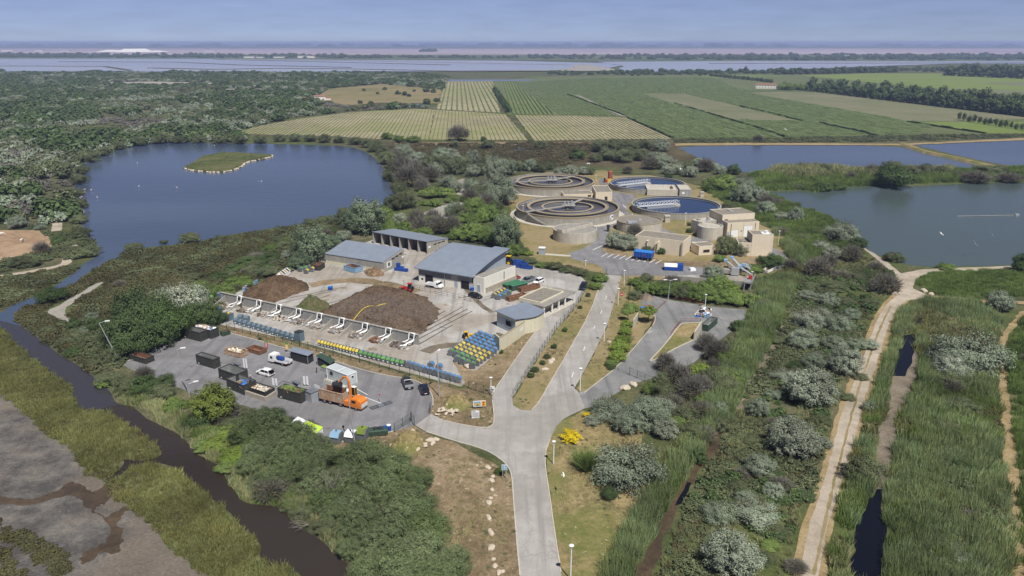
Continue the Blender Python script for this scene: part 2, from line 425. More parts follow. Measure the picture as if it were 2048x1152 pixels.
gmat("asphalt_pale", [(.29,.275,.255),(.335,.315,.295),(.38,.36,.335)], .04,.3,6,.16, rough=.9, cols2=[(.25,.235,.215),(.33,.31,.28)], s2=.06, bmp=.1, crack=.07)
gmat("asphalt_yard", [(.17,.168,.174),(.21,.207,.21),(.25,.245,.243)], .05,.3,6,.12, rough=.88, cols2=[(.145,.14,.142),(.20,.195,.195)], s2=.05, bmp=.1, speck=((.10,.095,.09),.35,.66), crack=.08)
gmat("asphalt_dark", [(.165,.165,.165),(.205,.205,.20),(.25,.245,.235)], .05,.3,6,.14, rough=.88, bmp=.1, speck=((.34,.33,.31),.3,.68), crack=.06)
gmat("concrete_yard", [(.28,.265,.24),(.36,.345,.32),(.43,.41,.385)], .035,.25,5,.12, rough=.9, cols2=[(.25,.215,.175),(.36,.325,.28)], s2=.05, bmp=.1, speck=((.22,.175,.125),.25,.63), crack=.12)
gmat("gravel", [(.27,.23,.175),(.35,.30,.235),(.43,.37,.30)], .06,.4,4,.2, bmp=.3)
gmat("straw_verge", [(.20,.15,.07),(.28,.21,.11),(.34,.26,.15)], .1,.6,3,.35)
gmat("sand_flat", [(.215,.20,.17),(.275,.257,.222),(.34,.32,.28)], .01,.06,.6,.2)
gmat("paddock_earth", [(.24,.16,.10),(.33,.23,.145),(.38,.27,.18)], .03,.2,1,.25)
gmat("field_dry", [(.21,.19,.11),(.27,.245,.145),(.32,.285,.175)], .008,.05,.5,.2, cols2=[(.19,.20,.085),(.27,.25,.13)], s2=.006)
gmat("field_green", [(.095,.115,.052),(.115,.135,.062),(.14,.155,.078)], .004,.03,.4,.25, cols2=[(.08,.105,.04),(.12,.135,.055)], s2=.004)
gmat("field_lime", [(.13,.17,.045),(.16,.205,.055)], .006,.03,.4,.2)
gmat("field_mid", [(.10,.135,.045),(.125,.155,.055),(.15,.17,.07)], .005,.03,.3,.2)
gmat("field_fallow", [(.12,.135,.068),(.15,.155,.085),(.18,.17,.11)], .006,.03,.4,.25)
gmat("field_pasture", [(.14,.135,.055),(.20,.17,.085),(.23,.18,.10)], .006,.03,.3,.25)
gmat("pink_flat", [(.27,.22,.245),(.33,.265,.29),(.40,.34,.35)], .0006,.004,.03,.12)
gmat("far_green", [(.05,.075,.03),(.08,.105,.04),(.12,.13,.06)], .0015,.01,.08,.3)
water("lagoon", (.032,.048,.088),.14,.45,.35,(.075,.1,.148),.007)
water("canal", (.042,.034,.030),.05,.06,.7,(.024,.018,.012),.02); water("canal_blue", (.040,.040,.050),.05,.06,.7,(.040,.036,.038),.02)
water("pond_blue", (.04,.058,.094),.14,.4,.4,(.08,.105,.145),.01)
water("pond_green", (.058,.080,.084),.16,.3,.5,(.064,.088,.08),.008)
water("saltpan", (.26,.29,.36),.22,.2,.1,(.34,.35,.40),.0015)
water("ditch", (.005,.006,.011),.18,.15,.8, None, .01,1.22)
water("tank_blue", (.014,.034,.085),.05,.08,.8)
water("tank_dark", (.07,.072,.085),.2,.2,1.2,(.10,.085,.075),.2)
pbr("concrete", (.37,.35,.305),.9, streak=.6, scale=.7); pbr("concrete_pale", (.52,.48,.40),.9, streak=.35, scale=.5)
pbr("concrete_grey", (.33,.325,.31),.9, streak=.5, scale=.6)
pbr("rust_rim", (.36,.27,.14),.9, c2=(.26,.235,.185), scale=1.2)
pbr("beige_render", (.68,.59,.45),.9, var=.12, streak=.15, scale=.4); pbr("beige_dark", (.44,.37,.28),.9, streak=.2)
pbr("cream_wall", (.63,.585,.43),.9, var=.1, streak=.25); pbr("white_wall", (.72,.69,.61),.85, var=.07, streak=.15)
pbr("roof_gravel", (.25,.225,.185),.95, var=.35, scale=.8); pbr("roof_grey", (.29,.275,.24),.95, var=.3, scale=.5)
pbr("stone_base", (.40,.36,.29),.95, var=.3, scale=2)
def ribbed(name, c, per, rough=.45, metal=.0):
    m, nt, b = _new(name); tc = nod(nt, "ShaderNodeTexCoord").outputs['Object']
    wv = nod(nt, "ShaderNodeTexWave"); wv.inputs['Scale'].default_value = per; wv.bands_direction = 'X'; nt.links.new(tc, wv.inputs[0])
    f = noise(nt, tc, .35,5,.65)
    col = ramp(nt, [tuple(x * .82 for x in c), c], f)
    nt.links.new(mixc(nt, tuple(x * .55 for x in c), col, rng_map(nt, wv.outputs[1], .55,1,0,.35)), b.inputs['Base Color'])
    b.inputs['Roughness'].default_value = rough; b.inputs['Metallic'].default_value = metal; bump(nt, b, wv.outputs[1], .3,.06)
ribbed("metal_roof", (.235,.27,.325),.55); ribbed("clad_dark", (.16,.17,.185),1.0); ribbed("clad_light", (.36,.42,.47),1.0)
ribbed("cabin_panel", (.52,.57,.575),.8)
pbr("metal_edge", (.06,.07,.09),.5); pbr("galv", (.42,.44,.46),.45,.3, var=.15)
pbr("white_paint", (.78,.78,.76),.45, var=.07); pbr("white_pipe", (.78,.78,.75),.4, var=.1)
pbr("skip_black", (.030,.036,.034),.65, var=.5, scale=1.0, c2=(.055,.05,.042)); pbr("skip_inside", (.27,.28,.265),.8, var=.35)
pbr("skip_green", (.045,.085,.06),.65, var=.4); pbr("green_lid", (.05,.20,.10),.5, var=.3)
pbr("rust", (.26,.125,.065),.9, c2=(.12,.065,.04), scale=1.2); pbr("rust_white", (.46,.38,.29),.85, c2=(.29,.14,.065), scale=1.1)
pbr("skip_blue", (.17,.34,.53),.65, c2=(.26,.36,.45), scale=.8); pbr("blue_paint", (.015,.07,.33),.45, var=.3)
pbr("blue_bright", (.035,.20,.60),.45, var=.2); pbr("bin_grey", (.155,.17,.185),.55, var=.25, orand=.3); pbr("bin_bluegrey", (.13,.185,.225),.55, var=.25)
pbr("bin_yellow", (.72,.56,.07),.55, var=.2, orand=.3); pbr("bin_green", (.12,.33,.08),.55, var=.2, orand=.3); pbr("bin_blue", (.08,.27,.58),.55, var=.2, orand=.3)
pbr("lime", (.50,.68,.06),.5, var=.1)
pbr("orange_paint", (.66,.20,.03),.4, var=.12); pbr("yellow_paint", (.72,.46,.02),.45, var=.15); pbr("red_paint", (.48,.03,.025),.4, var=.15)
pbr("tyre", (.018,.018,.018),.9); pbr("rim", (.35,.35,.36),.4,.6); pbr("glass_dark", (.012,.015,.02),.08, spec=.6)
pbr("car_white", (.78,.78,.78),.3, var=.03, spec=.5); pbr("car_black", (.012,.013,.016),.22, var=.1, spec=.6); pbr("car_navy", (.012,.016,.035),.25, var=.1, spec=.6)
pbr("car_red", (.38,.03,.025),.3, var=.05, spec=.5); pbr("car_grey", (.17,.19,.21),.35, var=.05, spec=.5); pbr("car_dark", (.028,.030,.034),.35, var=.1, spec=.5)
pbr("lamp_red", (.35,.01,.01),.3); pbr("lamp_clear", (.7,.7,.68),.2); pbr("dark_metal", (.035,.037,.04),.6, var=.3); pbr("dark_open", (.012,.012,.012),.95)
pbr("fence_green", (.025,.065,.045),.55, var=.2); pbr("rail_red", (.28,.06,.045),.7, var=.4)
pbr("red_silo", (.33,.095,.06),.7, streak=.3)
gmat("compost", [(.066,.047,.032),(.11,.077,.051),(.16,.115,.08)], .06,.5,2.2,.55, cols2=[(.09,.07,.055),(.14,.108,.083)], s2=.05, bmp=.8, speck=((.26,.2,.15),2.5,.64)); gmat("compost_red", [(.062,.042,.027),(.10,.066,.04),(.145,.096,.06)], .06,.5,2.2,.5, bmp=.8)
gmat("green_waste", [(.06,.07,.03),(.10,.115,.05),(.14,.10,.06)], .2,.9,2.5,.6, bmp=.8, speck=((.20,.22,.12),2.0,.62)); gmat("wood_waste", [(.12,.08,.05),(.20,.13,.085),(.27,.19,.12)], .3,1.0,3.0,.6, bmp=.8)
pbr("rubble", (.42,.38,.33),1, c2=(.20,.17,.14), scale=.8); pbr("scrap", (.22,.19,.17),.9, c2=(.10,.08,.07), scale=1.5)
pbr("rock", (.50,.435,.345),.95, c2=(.44,.37,.28), scale=1.6); pbr("salt", (.78,.76,.70),.9, var=.06, scale=.05)
pbr("hose", (.70,.52,.05),.5, var=.1); pbr("terracotta", (.30,.15,.10),.9, var=.25)
pbr("bark", (.12,.10,.08),1, var=.4); pbr("dead_wood", (.20,.175,.15),1, var=.3); pbr("cardboard", (.42,.30,.18),.9, var=.3)
pbr("sign_white", (.76,.77,.78),.5, var=.05); pbr("sign_blue", (.12,.28,.50),.5); pbr("sign_yellow", (.75,.45,.03),.5); pbr("sign_red", (.52,.03,.04),.5)
pbr("horse_coat", (.66,.63,.58),.8, var=.2); pbr("feather", (.80,.79,.77),.8, var=.08); pbr("pink_feather", (.74,.56,.54),.8, var=.2)
pbr("skin", (.45,.28,.20),.6); pbr("cloth_dark", (.02,.02,.028),.9); pbr("cloth_brown", (.10,.045,.03),.9); pbr("cloth_blue", (.13,.19,.30),.9); pbr("cloth_white", (.65,.65,.66),.9); pbr("hair", (.03,.02,.015),.8)
leafmat("leaf_silver", (.075,.087,.06),(.262,.285,.212),(.72,.8,.72)); leafmat("leaf_dark", (.022,.036,.016),(.066,.09,.036),(.9,1.0,.7))
leafmat("leaf_green", (.05,.08,.02),(.145,.19,.055),(.75,.8,.7)); leafmat("leaf_lime", (.06,.10,.018),(.19,.23,.045)); leafmat("leaf_tam", (.030,.044,.02),(.145,.175,.085),(.72,.78,.6))
leafmat("leaf_grey", (.055,.051,.042),(.165,.155,.13),(.8,.8,.76)); leafmat("leaf_brown", (.04,.033,.017),(.10,.085,.045)); leafmat("leaf_pine", (.05,.075,.014),(.16,.19,.04))
leafmat("leaf_olive", (.036,.046,.022),(.115,.13,.066),(.85,.85,.8)); leafmat("leaf_reed", (.07,.108,.046),(.20,.25,.118),(1,.9,.75)); leafmat("leaf_straw", (.14,.115,.055),(.34,.28,.16)); leafmat("leaf_marsh", (.023,.025,.012),(.072,.072,.034),(1.0,.9,.75)); leafmat("leaf_bank", (.05,.062,.02),(.15,.16,.06),(1.0,.85,.75)); leafmat("leaf_vine", (.060,.080,.030),(.115,.138,.058), None, .12); leafmat("leaf_yellow", (.40,.28,.01),(.72,.50,.015)); leafmat("leaf_poplar", (.045,.065,.035),(.15,.18,.11),(.75,.8,.75))

# ---------------------------------------------------------------- ground and everything laid on it
S = 42000.0
mb = MB(); mb.add([(-S, -400,0),(S, -400,0),(S, S, 0),(-S, S, 0)], [(0,1,2,3)], "scrub_ground")
tag(mb.obj("ground"), "wide flat olive and brown scrub ground reaching the horizon", "ground", None, 'structure')
# far bands
def band(name, px, z, mat, label, cat, amp=0, step=60): return sheet(name, px, z, mat, label, cat, amp, step)
band("mudflat_pink", [(-900,97),(2900,97),(2900,112),(-900,112)], .8, "pink_flat", "pinkish salt flats stretching below the horizon", "salt flat", 25,300)
band("far_land", [(-900,111),(2900,108),(2900,123),(1200,123),(1000,120.5),(700,119.5),(430,118),(-900,117.5)], 1.0, "far_green", "flat green land strip beyond the salt pans", "land", 8,120)
band("far_land", [(-900,88.6),(2900,88.6),(2900,95.5),(1500,97),(800,97.5),(-900,94)], 1.0, "far_green", "farthest dark wooded plain under the horizon", "land", 60,500)
band("salt_pan_water", [(-700,117.5),(430,118),(700,120),(1000,121.5),(1210,127),(1240,132),(1190,142),(950,144),(740,143.5),(520,145),(300,144),(60,143.5),(-700,143)], 1.2, "saltpan", "pale blue salt pan with thin dikes beyond the scrub", "salt pan", 4,60)
band("salt_pan_water", [(1195,124),(1500,122.5),(1800,123),(2800,121),(2800,128),(1900,128),(1700,135),(1560,141),(1330,144),(1232,143.6),(1246,133),(1212,127)], 1.2, "saltpan", "blue salt pan behind the vineyards and pine wood", "salt pan", 4,60)
for i, (px, t) in enumerate([([(-300,133),(60,133.2),(210,134),(260,142)], 8),([(120,124),(350,125),(480,131),(700,136)], 7),([(430,119.5),(700,126),(900,131)], 7),([(300,137),(430,140),(560,138),(700,139)], 9),([(700,139),(900,143.2),(1100,143)], 6),([(1420,128),(1900,127),(2300,126)], 8)]):
    a = GP(px); mbx = MB()
    for p, q in zip(a, a[1:]):
        d = (q - p).normalized(); nn = Vector((-d.y, d.x, 0)) * t
        mbx.prism([p - nn, q - nn, q + nn, p + nn], 0.6,2.2, "dark_marsh", True)
    tag(mbx.obj("dike"), ["low dark earth dike crossing the salt pan at the far shore side", "thin dike curving across the middle of the pale salt pan", "long oblique dike dividing the pale salt pan", "broken muddy dike close to the scrub side of the salt pan", "low dike beside the sand bank of the salt pan", "straight dark dike across the salt pan behind the pine wood"][i], "dike", None, 'structure')
band("sand_bank", [(1145,131),(1170,130.2),(1220,137),(1235,143),(900,143.8),(850,143.2),(1000,142.2),(1110,141),(1150,136)], 1.9, "sand_flat", "pale sand bank at the corner of the salt pan", "sand bank", 3,40)
band("sand_bank", [(425,119),(700,121.3),(1000,127.3),(1140,130.6),(1140,131),(1000,128),(700,122),(430,119.9)], 1.9, "sand_flat", "thin pale sand line along the far edge of the salt pan", "sand bank", 1,60)
band("sand_field", [(178,165),(300,163.5),(470,167),(472,171),(300,172),(220,171)], .5, "sand_flat", "bare pale clearing within the far scrub", "clearing", 6,40)
band("sand_field", [(395,180),(470,177.5),(585,178),(588,182),(470,184)], .5, "sand_flat", "narrow pale clearing in front of the far pines", "clearing", 4,40)
band("sand_field", [(180,146),(240,146),(245,149),(190,149)], .5, "sand_flat", "small white patch of sand near the salt pan", "clearing", 4,40)
band("pasture", [(632,192),(660,178),(760,169),(882,176),(880,208),(760,206),(690,212),(640,205)], .4, "field_pasture", "tan green pasture with scattered trees beside the vineyard", "pasture", 4,30)
band("pond_water", [(893,159.5),(1075,159.5),(1060,162),(890,163)], .45, "pond_blue", "narrow strip of blue pond at the far end of the vineyard", "pond", 2,30)
band("pond_water", [(795,211),(830,208),(856,212),(850,216),(805,216)], .45, "pond_blue", "small pond at the corner of the striped vineyard", "pond", 2,15)
# fields
fz = .30
FIELDS = {}
def field(key, px, mat, label, z=fz, name="vineyard_field"):
    FIELDS[key] = px; return sheet(name, px, z, mat, label, "field", 0.8,12)
field("G0", [(985,163),(1080,153),(1420,150),(1700,149),(2400,166),(2400,262),(2048,268),(1830,270),(1555,276),(1345,278),(1256,234),(1117,231),(1016,229)], "field_green", "wide dark green vineyard filling the plain", .2)
field("F1", [(462,268),(520,252),(600,238),(700,225),(832,218),(868,220),(858,280),(760,279),(640,272),(560,271)], "field_dry", "curved beige field of young vines behind the lagoon")
field("F2", [(868.5,220),(1012,229),(1056,281),(859,280)], "field_dry", "beige field of young vines beside the ditch")
field("F3", [(1028,230.5),(1117,231.5),(1256,235),(1345,278),(1068,282)], "field_dry", "beige field of young vines in front of the green vineyard")
field("F4", [(891,162.5),(985,162.5),(990,182),(1000,226),(874,219)], "field_dry", "beige vineyard with wide green rows")
field("F5", [(1002,163.5),(1023,163),(1060,190),(1115,230),(1020,228)], "field_mid", "green vineyard beside the dark hedge", .28)
field("F7", [(1321,154),(1375,156),(1472,174),(1440,176.5),(1400,171)], "field_lime", "bright lime green strip in the vineyard", .32, "crop_field")
field("F8", [(1280,187),(1367,187),(1480,214),(1602,243),(1459,239.5)], "field_fallow", "grey brown fallow strip between green vineyards", .32, "fallow_field")
field("F9", [(1494,186),(1560,183.5),(1640,185),(1840,210),(2070,238),(1960,243),(1815,243.5),(1758,232),(1640,212)], "field_fallow", "pale fallow field in front of the pine belt", .33, "fallow_field")
field("F10", [(1834,244.5),(1960,244),(2300,246),(2300,262),(2048,268),(1976,268)], "field_lime", "light green meadow below the cypress row", .35, "crop_field")
field("F11", [(1600,151),(1740,147),(1869,147),(2300,158),(2300,196),(2048,187),(1860,176),(1720,163)], "field_lime", "light green vineyard beyond the pine belt", .36, "crop_field")
field("F12", [(1860,177),(1960,179),(2300,191),(2300,202),(2000,191)], "field_fallow", "grey fallow strip behind the pine belt", .42, "fallow_field")
field("F13", [(1950,166),(2048,164.5),(2300,172),(2300,176),(2040,172)], "field_fallow", "small grey patch inside the light vineyard", .42, "fallow_field")
field("F14", [(1380,151),(1500,149),(1590,151),(1500,158),(1420,156)], "field_mid", "green vineyard by the farmhouse", .34)
sheet("field_lane", [(1012,229),(1026,229.5),(1066,281),(1057,281)], .4, "scrub_ground", "dark grassy ditch lane between two beige fields", "lane", 1,10)
sheet("field_lane", [(1148,189),(1156,191),(1252,233),(1243,233)], .42, "sand_flat", "pale dirt lane cutting into the green vineyard", "lane", .6,15)
sheet("shore_path", [(1350,287),(1500,286),(1800,288),(2060,276),(2400,262),(2400,266),(2060,280),(1800,291),(1500,290.5),(1350,292)], .2, "straw_verge", "pale dirt path between vineyard and upper ponds", "path", .8,10)
sheet("marsh", [(700,288),(790,284),(1060,283),(1345,281),(1350,292),(1400,318),(1300,340),(1150,330),(1000,345),(880,330),(790,330),(760,305)], .05, "dark_marsh", "dark brown salt marsh between lagoon and fields", "marsh", 1,10)
sheet("bank", [(785,285),(1000,284),(1160,285),(1200,288),(1000,291),(795,291)], .1, "bare_earth", "reddish bare earth bank along the field edge", "bank", 1.2,10)
sheet("pond_water", [(1004,298),(1020,295.5),(1070,296),(1068,300),(1020,301)], .12, "pond_blue", "small blue pool in the dark marsh", "pond", .6,5)
# water bodies
LAG = [(243,298),(305,286),(382,284),(451,286),(542,288),(625,290),(700,293),(735,305),(757,322),(773,345),(778,369),(794,388),(783,404),(735,420),(700,430),(640,441),(590,450),(508,462),(443,472),(401,482),(365,488),(286,495),(251,506),(240,514),(208,527),(182,542),(167,552),(150,567),(130,575),(120,580),(108,590),(90,598),(60,611),(44,616),(24,629),(30,641),(39,649),(53,660),(83,681),(117,707),(156,730),(180,746),(198,767),(221,782),(230,808),(262,812),(273,821),(300,842),(339,858),(372,879),(391,907),(417,920),(448,936),(453,960),(470,985),(484,1003),(510,1010),(560,1012),(575,1026),(585,1044),(624,1070),(657,1091),(670,1113),(703,1130),(740,1154),(780,1190),(640,1190),(602,1152),(572,1130),(529,1132),(518,1108),(520,1090),(508,1073),(474,1044),(453,1020),(419,997),(398,976),(377,957),(349,936),(323,926),(300,926),(260,936),(230,957),(216,964),(212,958),(235,944),(247,930),(247,917),(276,923),(312,918),(328,905),(307,888),(281,867),(242,843),(227,828),(195,821),(160,822),(146,800),(143,773),(115,755),(89,739),(60,713),(31,690),(8,661),(-60,630),(-60,600),(0,628),(16,615),(47,602),(81,588),(98,580),(120,566),(141,550),(161,537),(166,528),(192,514),(199,505),(195,488),(173,469),(156,441),(153,425),(149,400),(149,362),(156,345),(162,328),(194,314)]
LAGw = rough(smooth_poly(GP(LAG),1),.5,3)
i0, i1 = LAG.index((53,660)), LAG.index((8,661))
sheet("lagoon_water", LAG[:i0 + 1] + LAG[i1:], .03, "lagoon", "dark blue lagoon with a green island", "lagoon", .3,3,1)
j0, j1 = LAG.index((262,812)), LAG.index((227,828))
sheet("canal_water", LAG[i0 - 1:j0 + 1] + LAG[j1:i1 + 2], .036, "canal_blue", "blue grey upper reach of the canal behind the yard", "canal", .3,2,1)
sheet("canal_water", LAG[j0 - 1:j1 + 2], .042, "canal", "dark brown canal winding past the thicket", "canal", .3,2,1)
PA = [(1351,293),(1522,290.5),(1796,291),(1851,307),(1904,318),(1956,329),(1985,338),(1900,340),(1700,342),(1600,344),(1532,345),(1497,346),(1452,340),(1410,320),(1369,304)]
PB = [(1813,286.5),(2048,281),(2500,262),(2500,336),(2048,333),(1995,328),(1938,316),(1869,300)]
PC = [(1520,384),(1608,381),(1640,386),(1695,375),(1747,373),(1817,374),(1869,369),(2048,365.5),(2600,352),(2600,520),(2048,530),(2000,531),(1875,534),(1812,531),(1800,520),(1766,514),(1728,496),(1714,481),(1709,468),(1690,450),(1650,432),(1600,412),(1560,397)]
for px, mt, lb in ((PA, "pond_blue", "long blue pond below the vineyards"),(PB, "pond_blue", "blue pond beyond the grassy dyke"),(PC, "pond_green", "large grey green pond with a floating boom")):
    sheet("pond_water", px, .035, mt, lb, "pond", .8,4,1)
PD = [(1856,633),(1833,640),(1825,656),(1831,665),(1806,671),(1795,709),(1786,752),(1812,753),(1825,724),(1830,668),(1842,652)]
PE = [(1745,980),(1768,978),(1764,1019),(1772,1066),(1769,1100),(1758,1180),(1700,1180),(1711,1066),(1721,1032)]
PM = [(1786,752),(1812,753),(1830,700),(1840,720),(1830,760),(1813,804),(1796,845),(1786,896),(1779,940),(1768,980),(1745,980),(1752,910),(1757,862),(1776,814),(1779,760)]
PF = [(1443,847),(1455,850),(1430,905),(1395,950),(1372,985),(1345,1040),(1325,1090),(1300,1160),(1260,1160),(1295,1100),(1320,1050),(1345,1000),(1372,955),(1405,912)]
PF2 = [(1374,964),(1384,966),(1378,984),(1362,1008),(1351,1012),(1355,996)]
PG = [(1560,650),(1585,655),(1560,690),(1530,730),(1500,780),(1470,830),(1440,850),(1450,815),(1490,750),(1525,690)]
sheet("ditch_mud", PM, .025, "grey_mud", "dried grey brown mud bed of the ditch by the gravel track", "mud", .5,2)
sheet("ditch_mud", PF, .025, "channel_mud", "brown muddy bed of the reed ditch", "mud", .5,2)
sheet("ditch_mud", PG, .025, "grey_mud", "dry brown strip along the reed belt", "mud", .8,2)
for px, lb in ((PD, "deep blue pool of ditch water beside the gravel track"),(PE, "dark ditch water near the foot of the gravel track"),(PF2, "small black pool in the reed ditch")):
    sheet("ditch_water", px, .045, "ditch", lb, "ditch", .35,2)
# mudflat
MUD = [(0,780),(31,806),(65,834),(107,876),(146,892),(151,910),(182,950),(210,962),(216,970),(225,990),(262,1012),(304,1044),(322,1065),(362,1109),(420,1160),(440,1190),(-150,1190),(-150,700)]
sheet("mudflat", MUD, .012, "mudflat_mud", "cracked grey mudflat by the canal", "mudflat", .8,2)
sheet("mud_channel", [(-60,985),(0,997),(60,998),(110,985),(135,962),(160,968),(180,988),(205,973),(218,965),(226,985),(215,1005),(195,1012),(190,1025),(215,1035),(225,1025),(260,1010),(250,1022),(235,1040),(248,1070),(243,1100),(225,1110),(200,1103),(175,1128),(160,1130),(155,1115),(190,1095),(212,1085),(222,1065),(210,1040),(185,1022),(160,1000),(130,990),(90,1004),(40,1012),(-60,1010)], .024, "channel_mud", "wet brown channel winding over the mudflat", "mud", .8,1.1,2)
# island
ISL = [(366,338),(385,328),(410,313),(450,306),(500,309),(542,311),(545,314),(515,321),(492,325),(478,337),(455,344),(430,346),(395,343)]
sheet("island", ISL, .9, "reed_floor", "low green island with white stone edge in the lagoon", "island", .6,4,1, edge=1.0)
# paths left
sheet("paddock", [(-40,455),(0,460),(78,460),(102,482),(104,498),(80,505),(39,516),(0,522),(-60,525)], .02, "paddock_earth", "bare brown horse paddock", "paddock", .8,4)
def ribbon(name, px, wd, z, mat, label, cat, amp=.2, step=3, kind='structure', sm=2):
    a = smooth_poly(GP(px), sm, False); Lf, Rt = [], []
    for i, p in enumerate(a):
        d = (a[min(i + 1, len(a) - 1)] - a[max(i - 1,0)]).normalized(); nn = Vector((-d.y, d.x, 0)) * wd / 2
        Lf.append(p + nn); Rt.append(p - nn)
    return sheet(name, None, z, mat, label, cat, amp, step, 0, kind, world=Lf + Rt[::-1])
ribbon("path", [(-60,562),(0,553),(73,541),(138,528),(131,512),(137,500),(155,489)], 3.0,.022, "gravel", "pale footpath running past the paddock to the lagoon", "path", .4)
ribbon("path", [(112,462),(116,448),(108,440)], 3.5,.022, "gravel", "short pale path behind the paddock", "path", .4)
sheet("sand_patch", [(90,622),(125,608),(135,600),(172,579),(206,562),(208,566),(176,588),(150,602),(130,618),(134,634),(156,646),(141,649),(110,635)], .02, "sand_flat", "bare pale sand clearing in the salt marsh", "sand", .8,3,1)
sheet("sand_patch", [(838,430),(870,415),(905,405),(940,405),(905,425),(920,440),(880,444),(840,442)], .02, "sand_flat", "sandy clearing among bushes near the round tanks", "sand", 1,3,1)
sheet("sand_patch", [(905,366),(928,355),(945,362),(932,385),(915,392)], .02, "sand_flat", "small sandy clearing behind the round tanks", "sand", 1,3,1)
sheet("sand_patch", [(778,298),(786,302),(805,322),(825,340),(818,341),(795,322)], .02, "sand_flat", "thin sandy track at the lagoon shore", "sand", .6,3)
sheet("inlet_water", [(536,520),(550,505),(600,478),(650,458),(690,452),(700,460),(660,475),(600,500),(560,545),(535,552)], .02, "grey_mud", "shallow muddy inlet behind the sheds", "inlet", .8,4)
# dry land parts
sheet("dry_ground", [(770,905),(800,870),(860,868),(905,884),(950,907),(985,925),(1020,950),(1030,1000),(1038,1100),(1046,1190),(900,1190),(890,1100),(860,1000),(790,940)], .014, "bare_earth", "dry tan earth beside the road junction", "earth", .5,2)
sheet("dry_ground", [(1092,940),(1090,905),(1100,880),(1113,852),(1130,838),(1165,820),(1280,850),(1300,940),(1290,985),(1255,1030),(1225,1100),(1200,1190),(1122,1190),(1110,1070)], .014, "dry_grass", "dry grass verge with bare patches along the road", "verge", .5,2)
sheet("dry_ground", [(866,845),(860,820),(880,790),(930,775),(984,790),(988,850),(975,856),(926,850)], .014, "bare_earth", "dry corner plot with boulders and signs", "earth", .4,2)
sheet("dry_ground", [(870,745),(905,720),(960,712),(1005,700),(1050,668),(1072,650),(1088,640),(1060,690),(1020,740),(984,790),(940,775)], .014, "bare_earth", "weedy brown strip between bins and the access lane", "earth", .4,2)
sheet("dry_ground", [(459,667),(437,650),(480,655),(640,700),(800,745),(925,778),(935,790),(866,812),(855,778),(826,759),(765,750),(671,723),(509,679)], .014, "bare_earth", "dry weedy strip under the dividing fence", "earth", .4,2)
sheet("grass_verge", [(1025,796),(1050,757),(1115,657),(1137,633),(1158,605),(1173,578),(1185,566),(1213,549),(1197,577),(1180,627),(1120,732),(1078,804),(1062,821),(1042,819),(1027,811)], .016, "dry_lawn", "dry grass verge between access lane and main road", "verge", .4,2)
sheet("grass_verge", [(1243,552),(1262,560),(1290,590),(1330,600),(1312,622),(1300,650),(1263,702),(1236,732),(1180,777),(1165,787),(1149,780),(1192,698),(1215,650),(1230,600)], .016, "dry_lawn", "dry grass verge with hedge beside the main road", "verge", .4,2)
sheet("grass_verge", [(790,862),(735,876),(710,884),(640,880),(640,905),(760,925),(850,935),(900,905),(853,866),(831,853)], .013, "bare_earth", "dry bank below the waste yard", "verge", .4,2)
sheet("plant_grounds", [(1010,380),(1090,345),(1210,340),(1230,352),(1300,350),(1400,372),(1450,395),(1480,430),(1545,460),(1600,500),(1590,540),(1540,560),(1470,552),(1330,560),(1240,560),(1200,545),(1120,535),(1060,520),(1035,470)], .013, "dry_lawn", "dry mown grass around the round water tanks", "lawn", .6,3)
sheet("dirt_strip", [(1215,497),(1330,522),(1420,522),(1480,520),(1545,508),(1580,500),(1590,530),(1540,545),(1450,545),(1425,536),(1330,530),(1210,504)], .02, "bare_earth", "bare earth strip in front of the plant buildings", "earth", .4,3)
# roads
ROAD = [(1050,1190),(1046,1165),(1040,1152),(1032,1066),(1027,998),(1024,951),(1015,930),(984,906),(950,893),(909,882),(853,864),(831,851),(862,828),(892,842),(926,850),(971,857),(986,851),(989,838),(985,801),(984,793),(1025,795),(1026,811),(1042,820),(1063,821),(1079,804),(1103,760),(1120,732),(1180,627),(1197,577),(1211,550),(1243,552),(1230,600),(1215,650),(1192,698),(1149,777),(1160,788),(1171,816),(1127,838),(1113,852),(1100,879),(1090,906),(1091,940),(1098,981),(1107,1049),(1115,1100),(1122,1145),(1128,1190)]
sheet("road", ROAD, .030, "asphalt_pale", "pale grey two lane road with junction", "road", .06,2)
LANE = [(984,793),(997,768),(1017,740),(1047,696),(1073,660),(1095,624),(1117,598),(1134,573),(1131,563),(1117,558),(1090,556),(1060,575),(1010,560),(1014,532),(1067,533),(1090,538),(1143,547),(1161,553),(1174,565),(1171,579),(1156,606),(1135,633),(1113,657),(1050,755),(1025,795)]
sheet("access_lane", LANE, .034, "asphalt_pale", "pale access lane curving round the weighbridge office", "lane", .05,2)
YARD = [(247,731),(255,723),(287,706),(319,690),(358,678),(420,664),(459,666),(509,679),(556,693),(671,723),(715,737),(765,750),(801,756),(826,759),(846,769),(858,780),(866,794),(866,812),(860,826),(862,829),(831,851),(800,860),(737,874),(710,881),(666,885),(600,880),(560,850),(500,815),(440,800),(380,785),(320,760),(270,742)]
sheet("yard_paving", YARD, .026, "asphalt_yard", "grey asphalt yard of the waste drop-off centre", "yard", .1,2)
PLAT = [(443,602),(480,582),(530,562),(600,535),(640,520),(660,510),(745,480),(800,470),(880,480),(1000,525),(1067,532),(1100,542),(1140,560),(1136,575),(1112,602),(1085,620),(1060,640),(1020,660),(1003,700),(950,742),(905,722),(870,740),(862,728),(838,690)]
sheet("concrete_platform", PLAT, .022, "concrete_yard", "pale concrete composting platform with drain slots", "platform", .1,2)
sheet("concrete_apron", [(400,600),(425,594),(443,602),(838,690),(862,728),(905,722),(930,765),(922,774),(790,738),(640,694),(600,684),(437,648),(410,628)], .018, "concrete_yard", "narrow concrete lane below the compost wall", "lane", .1,2)
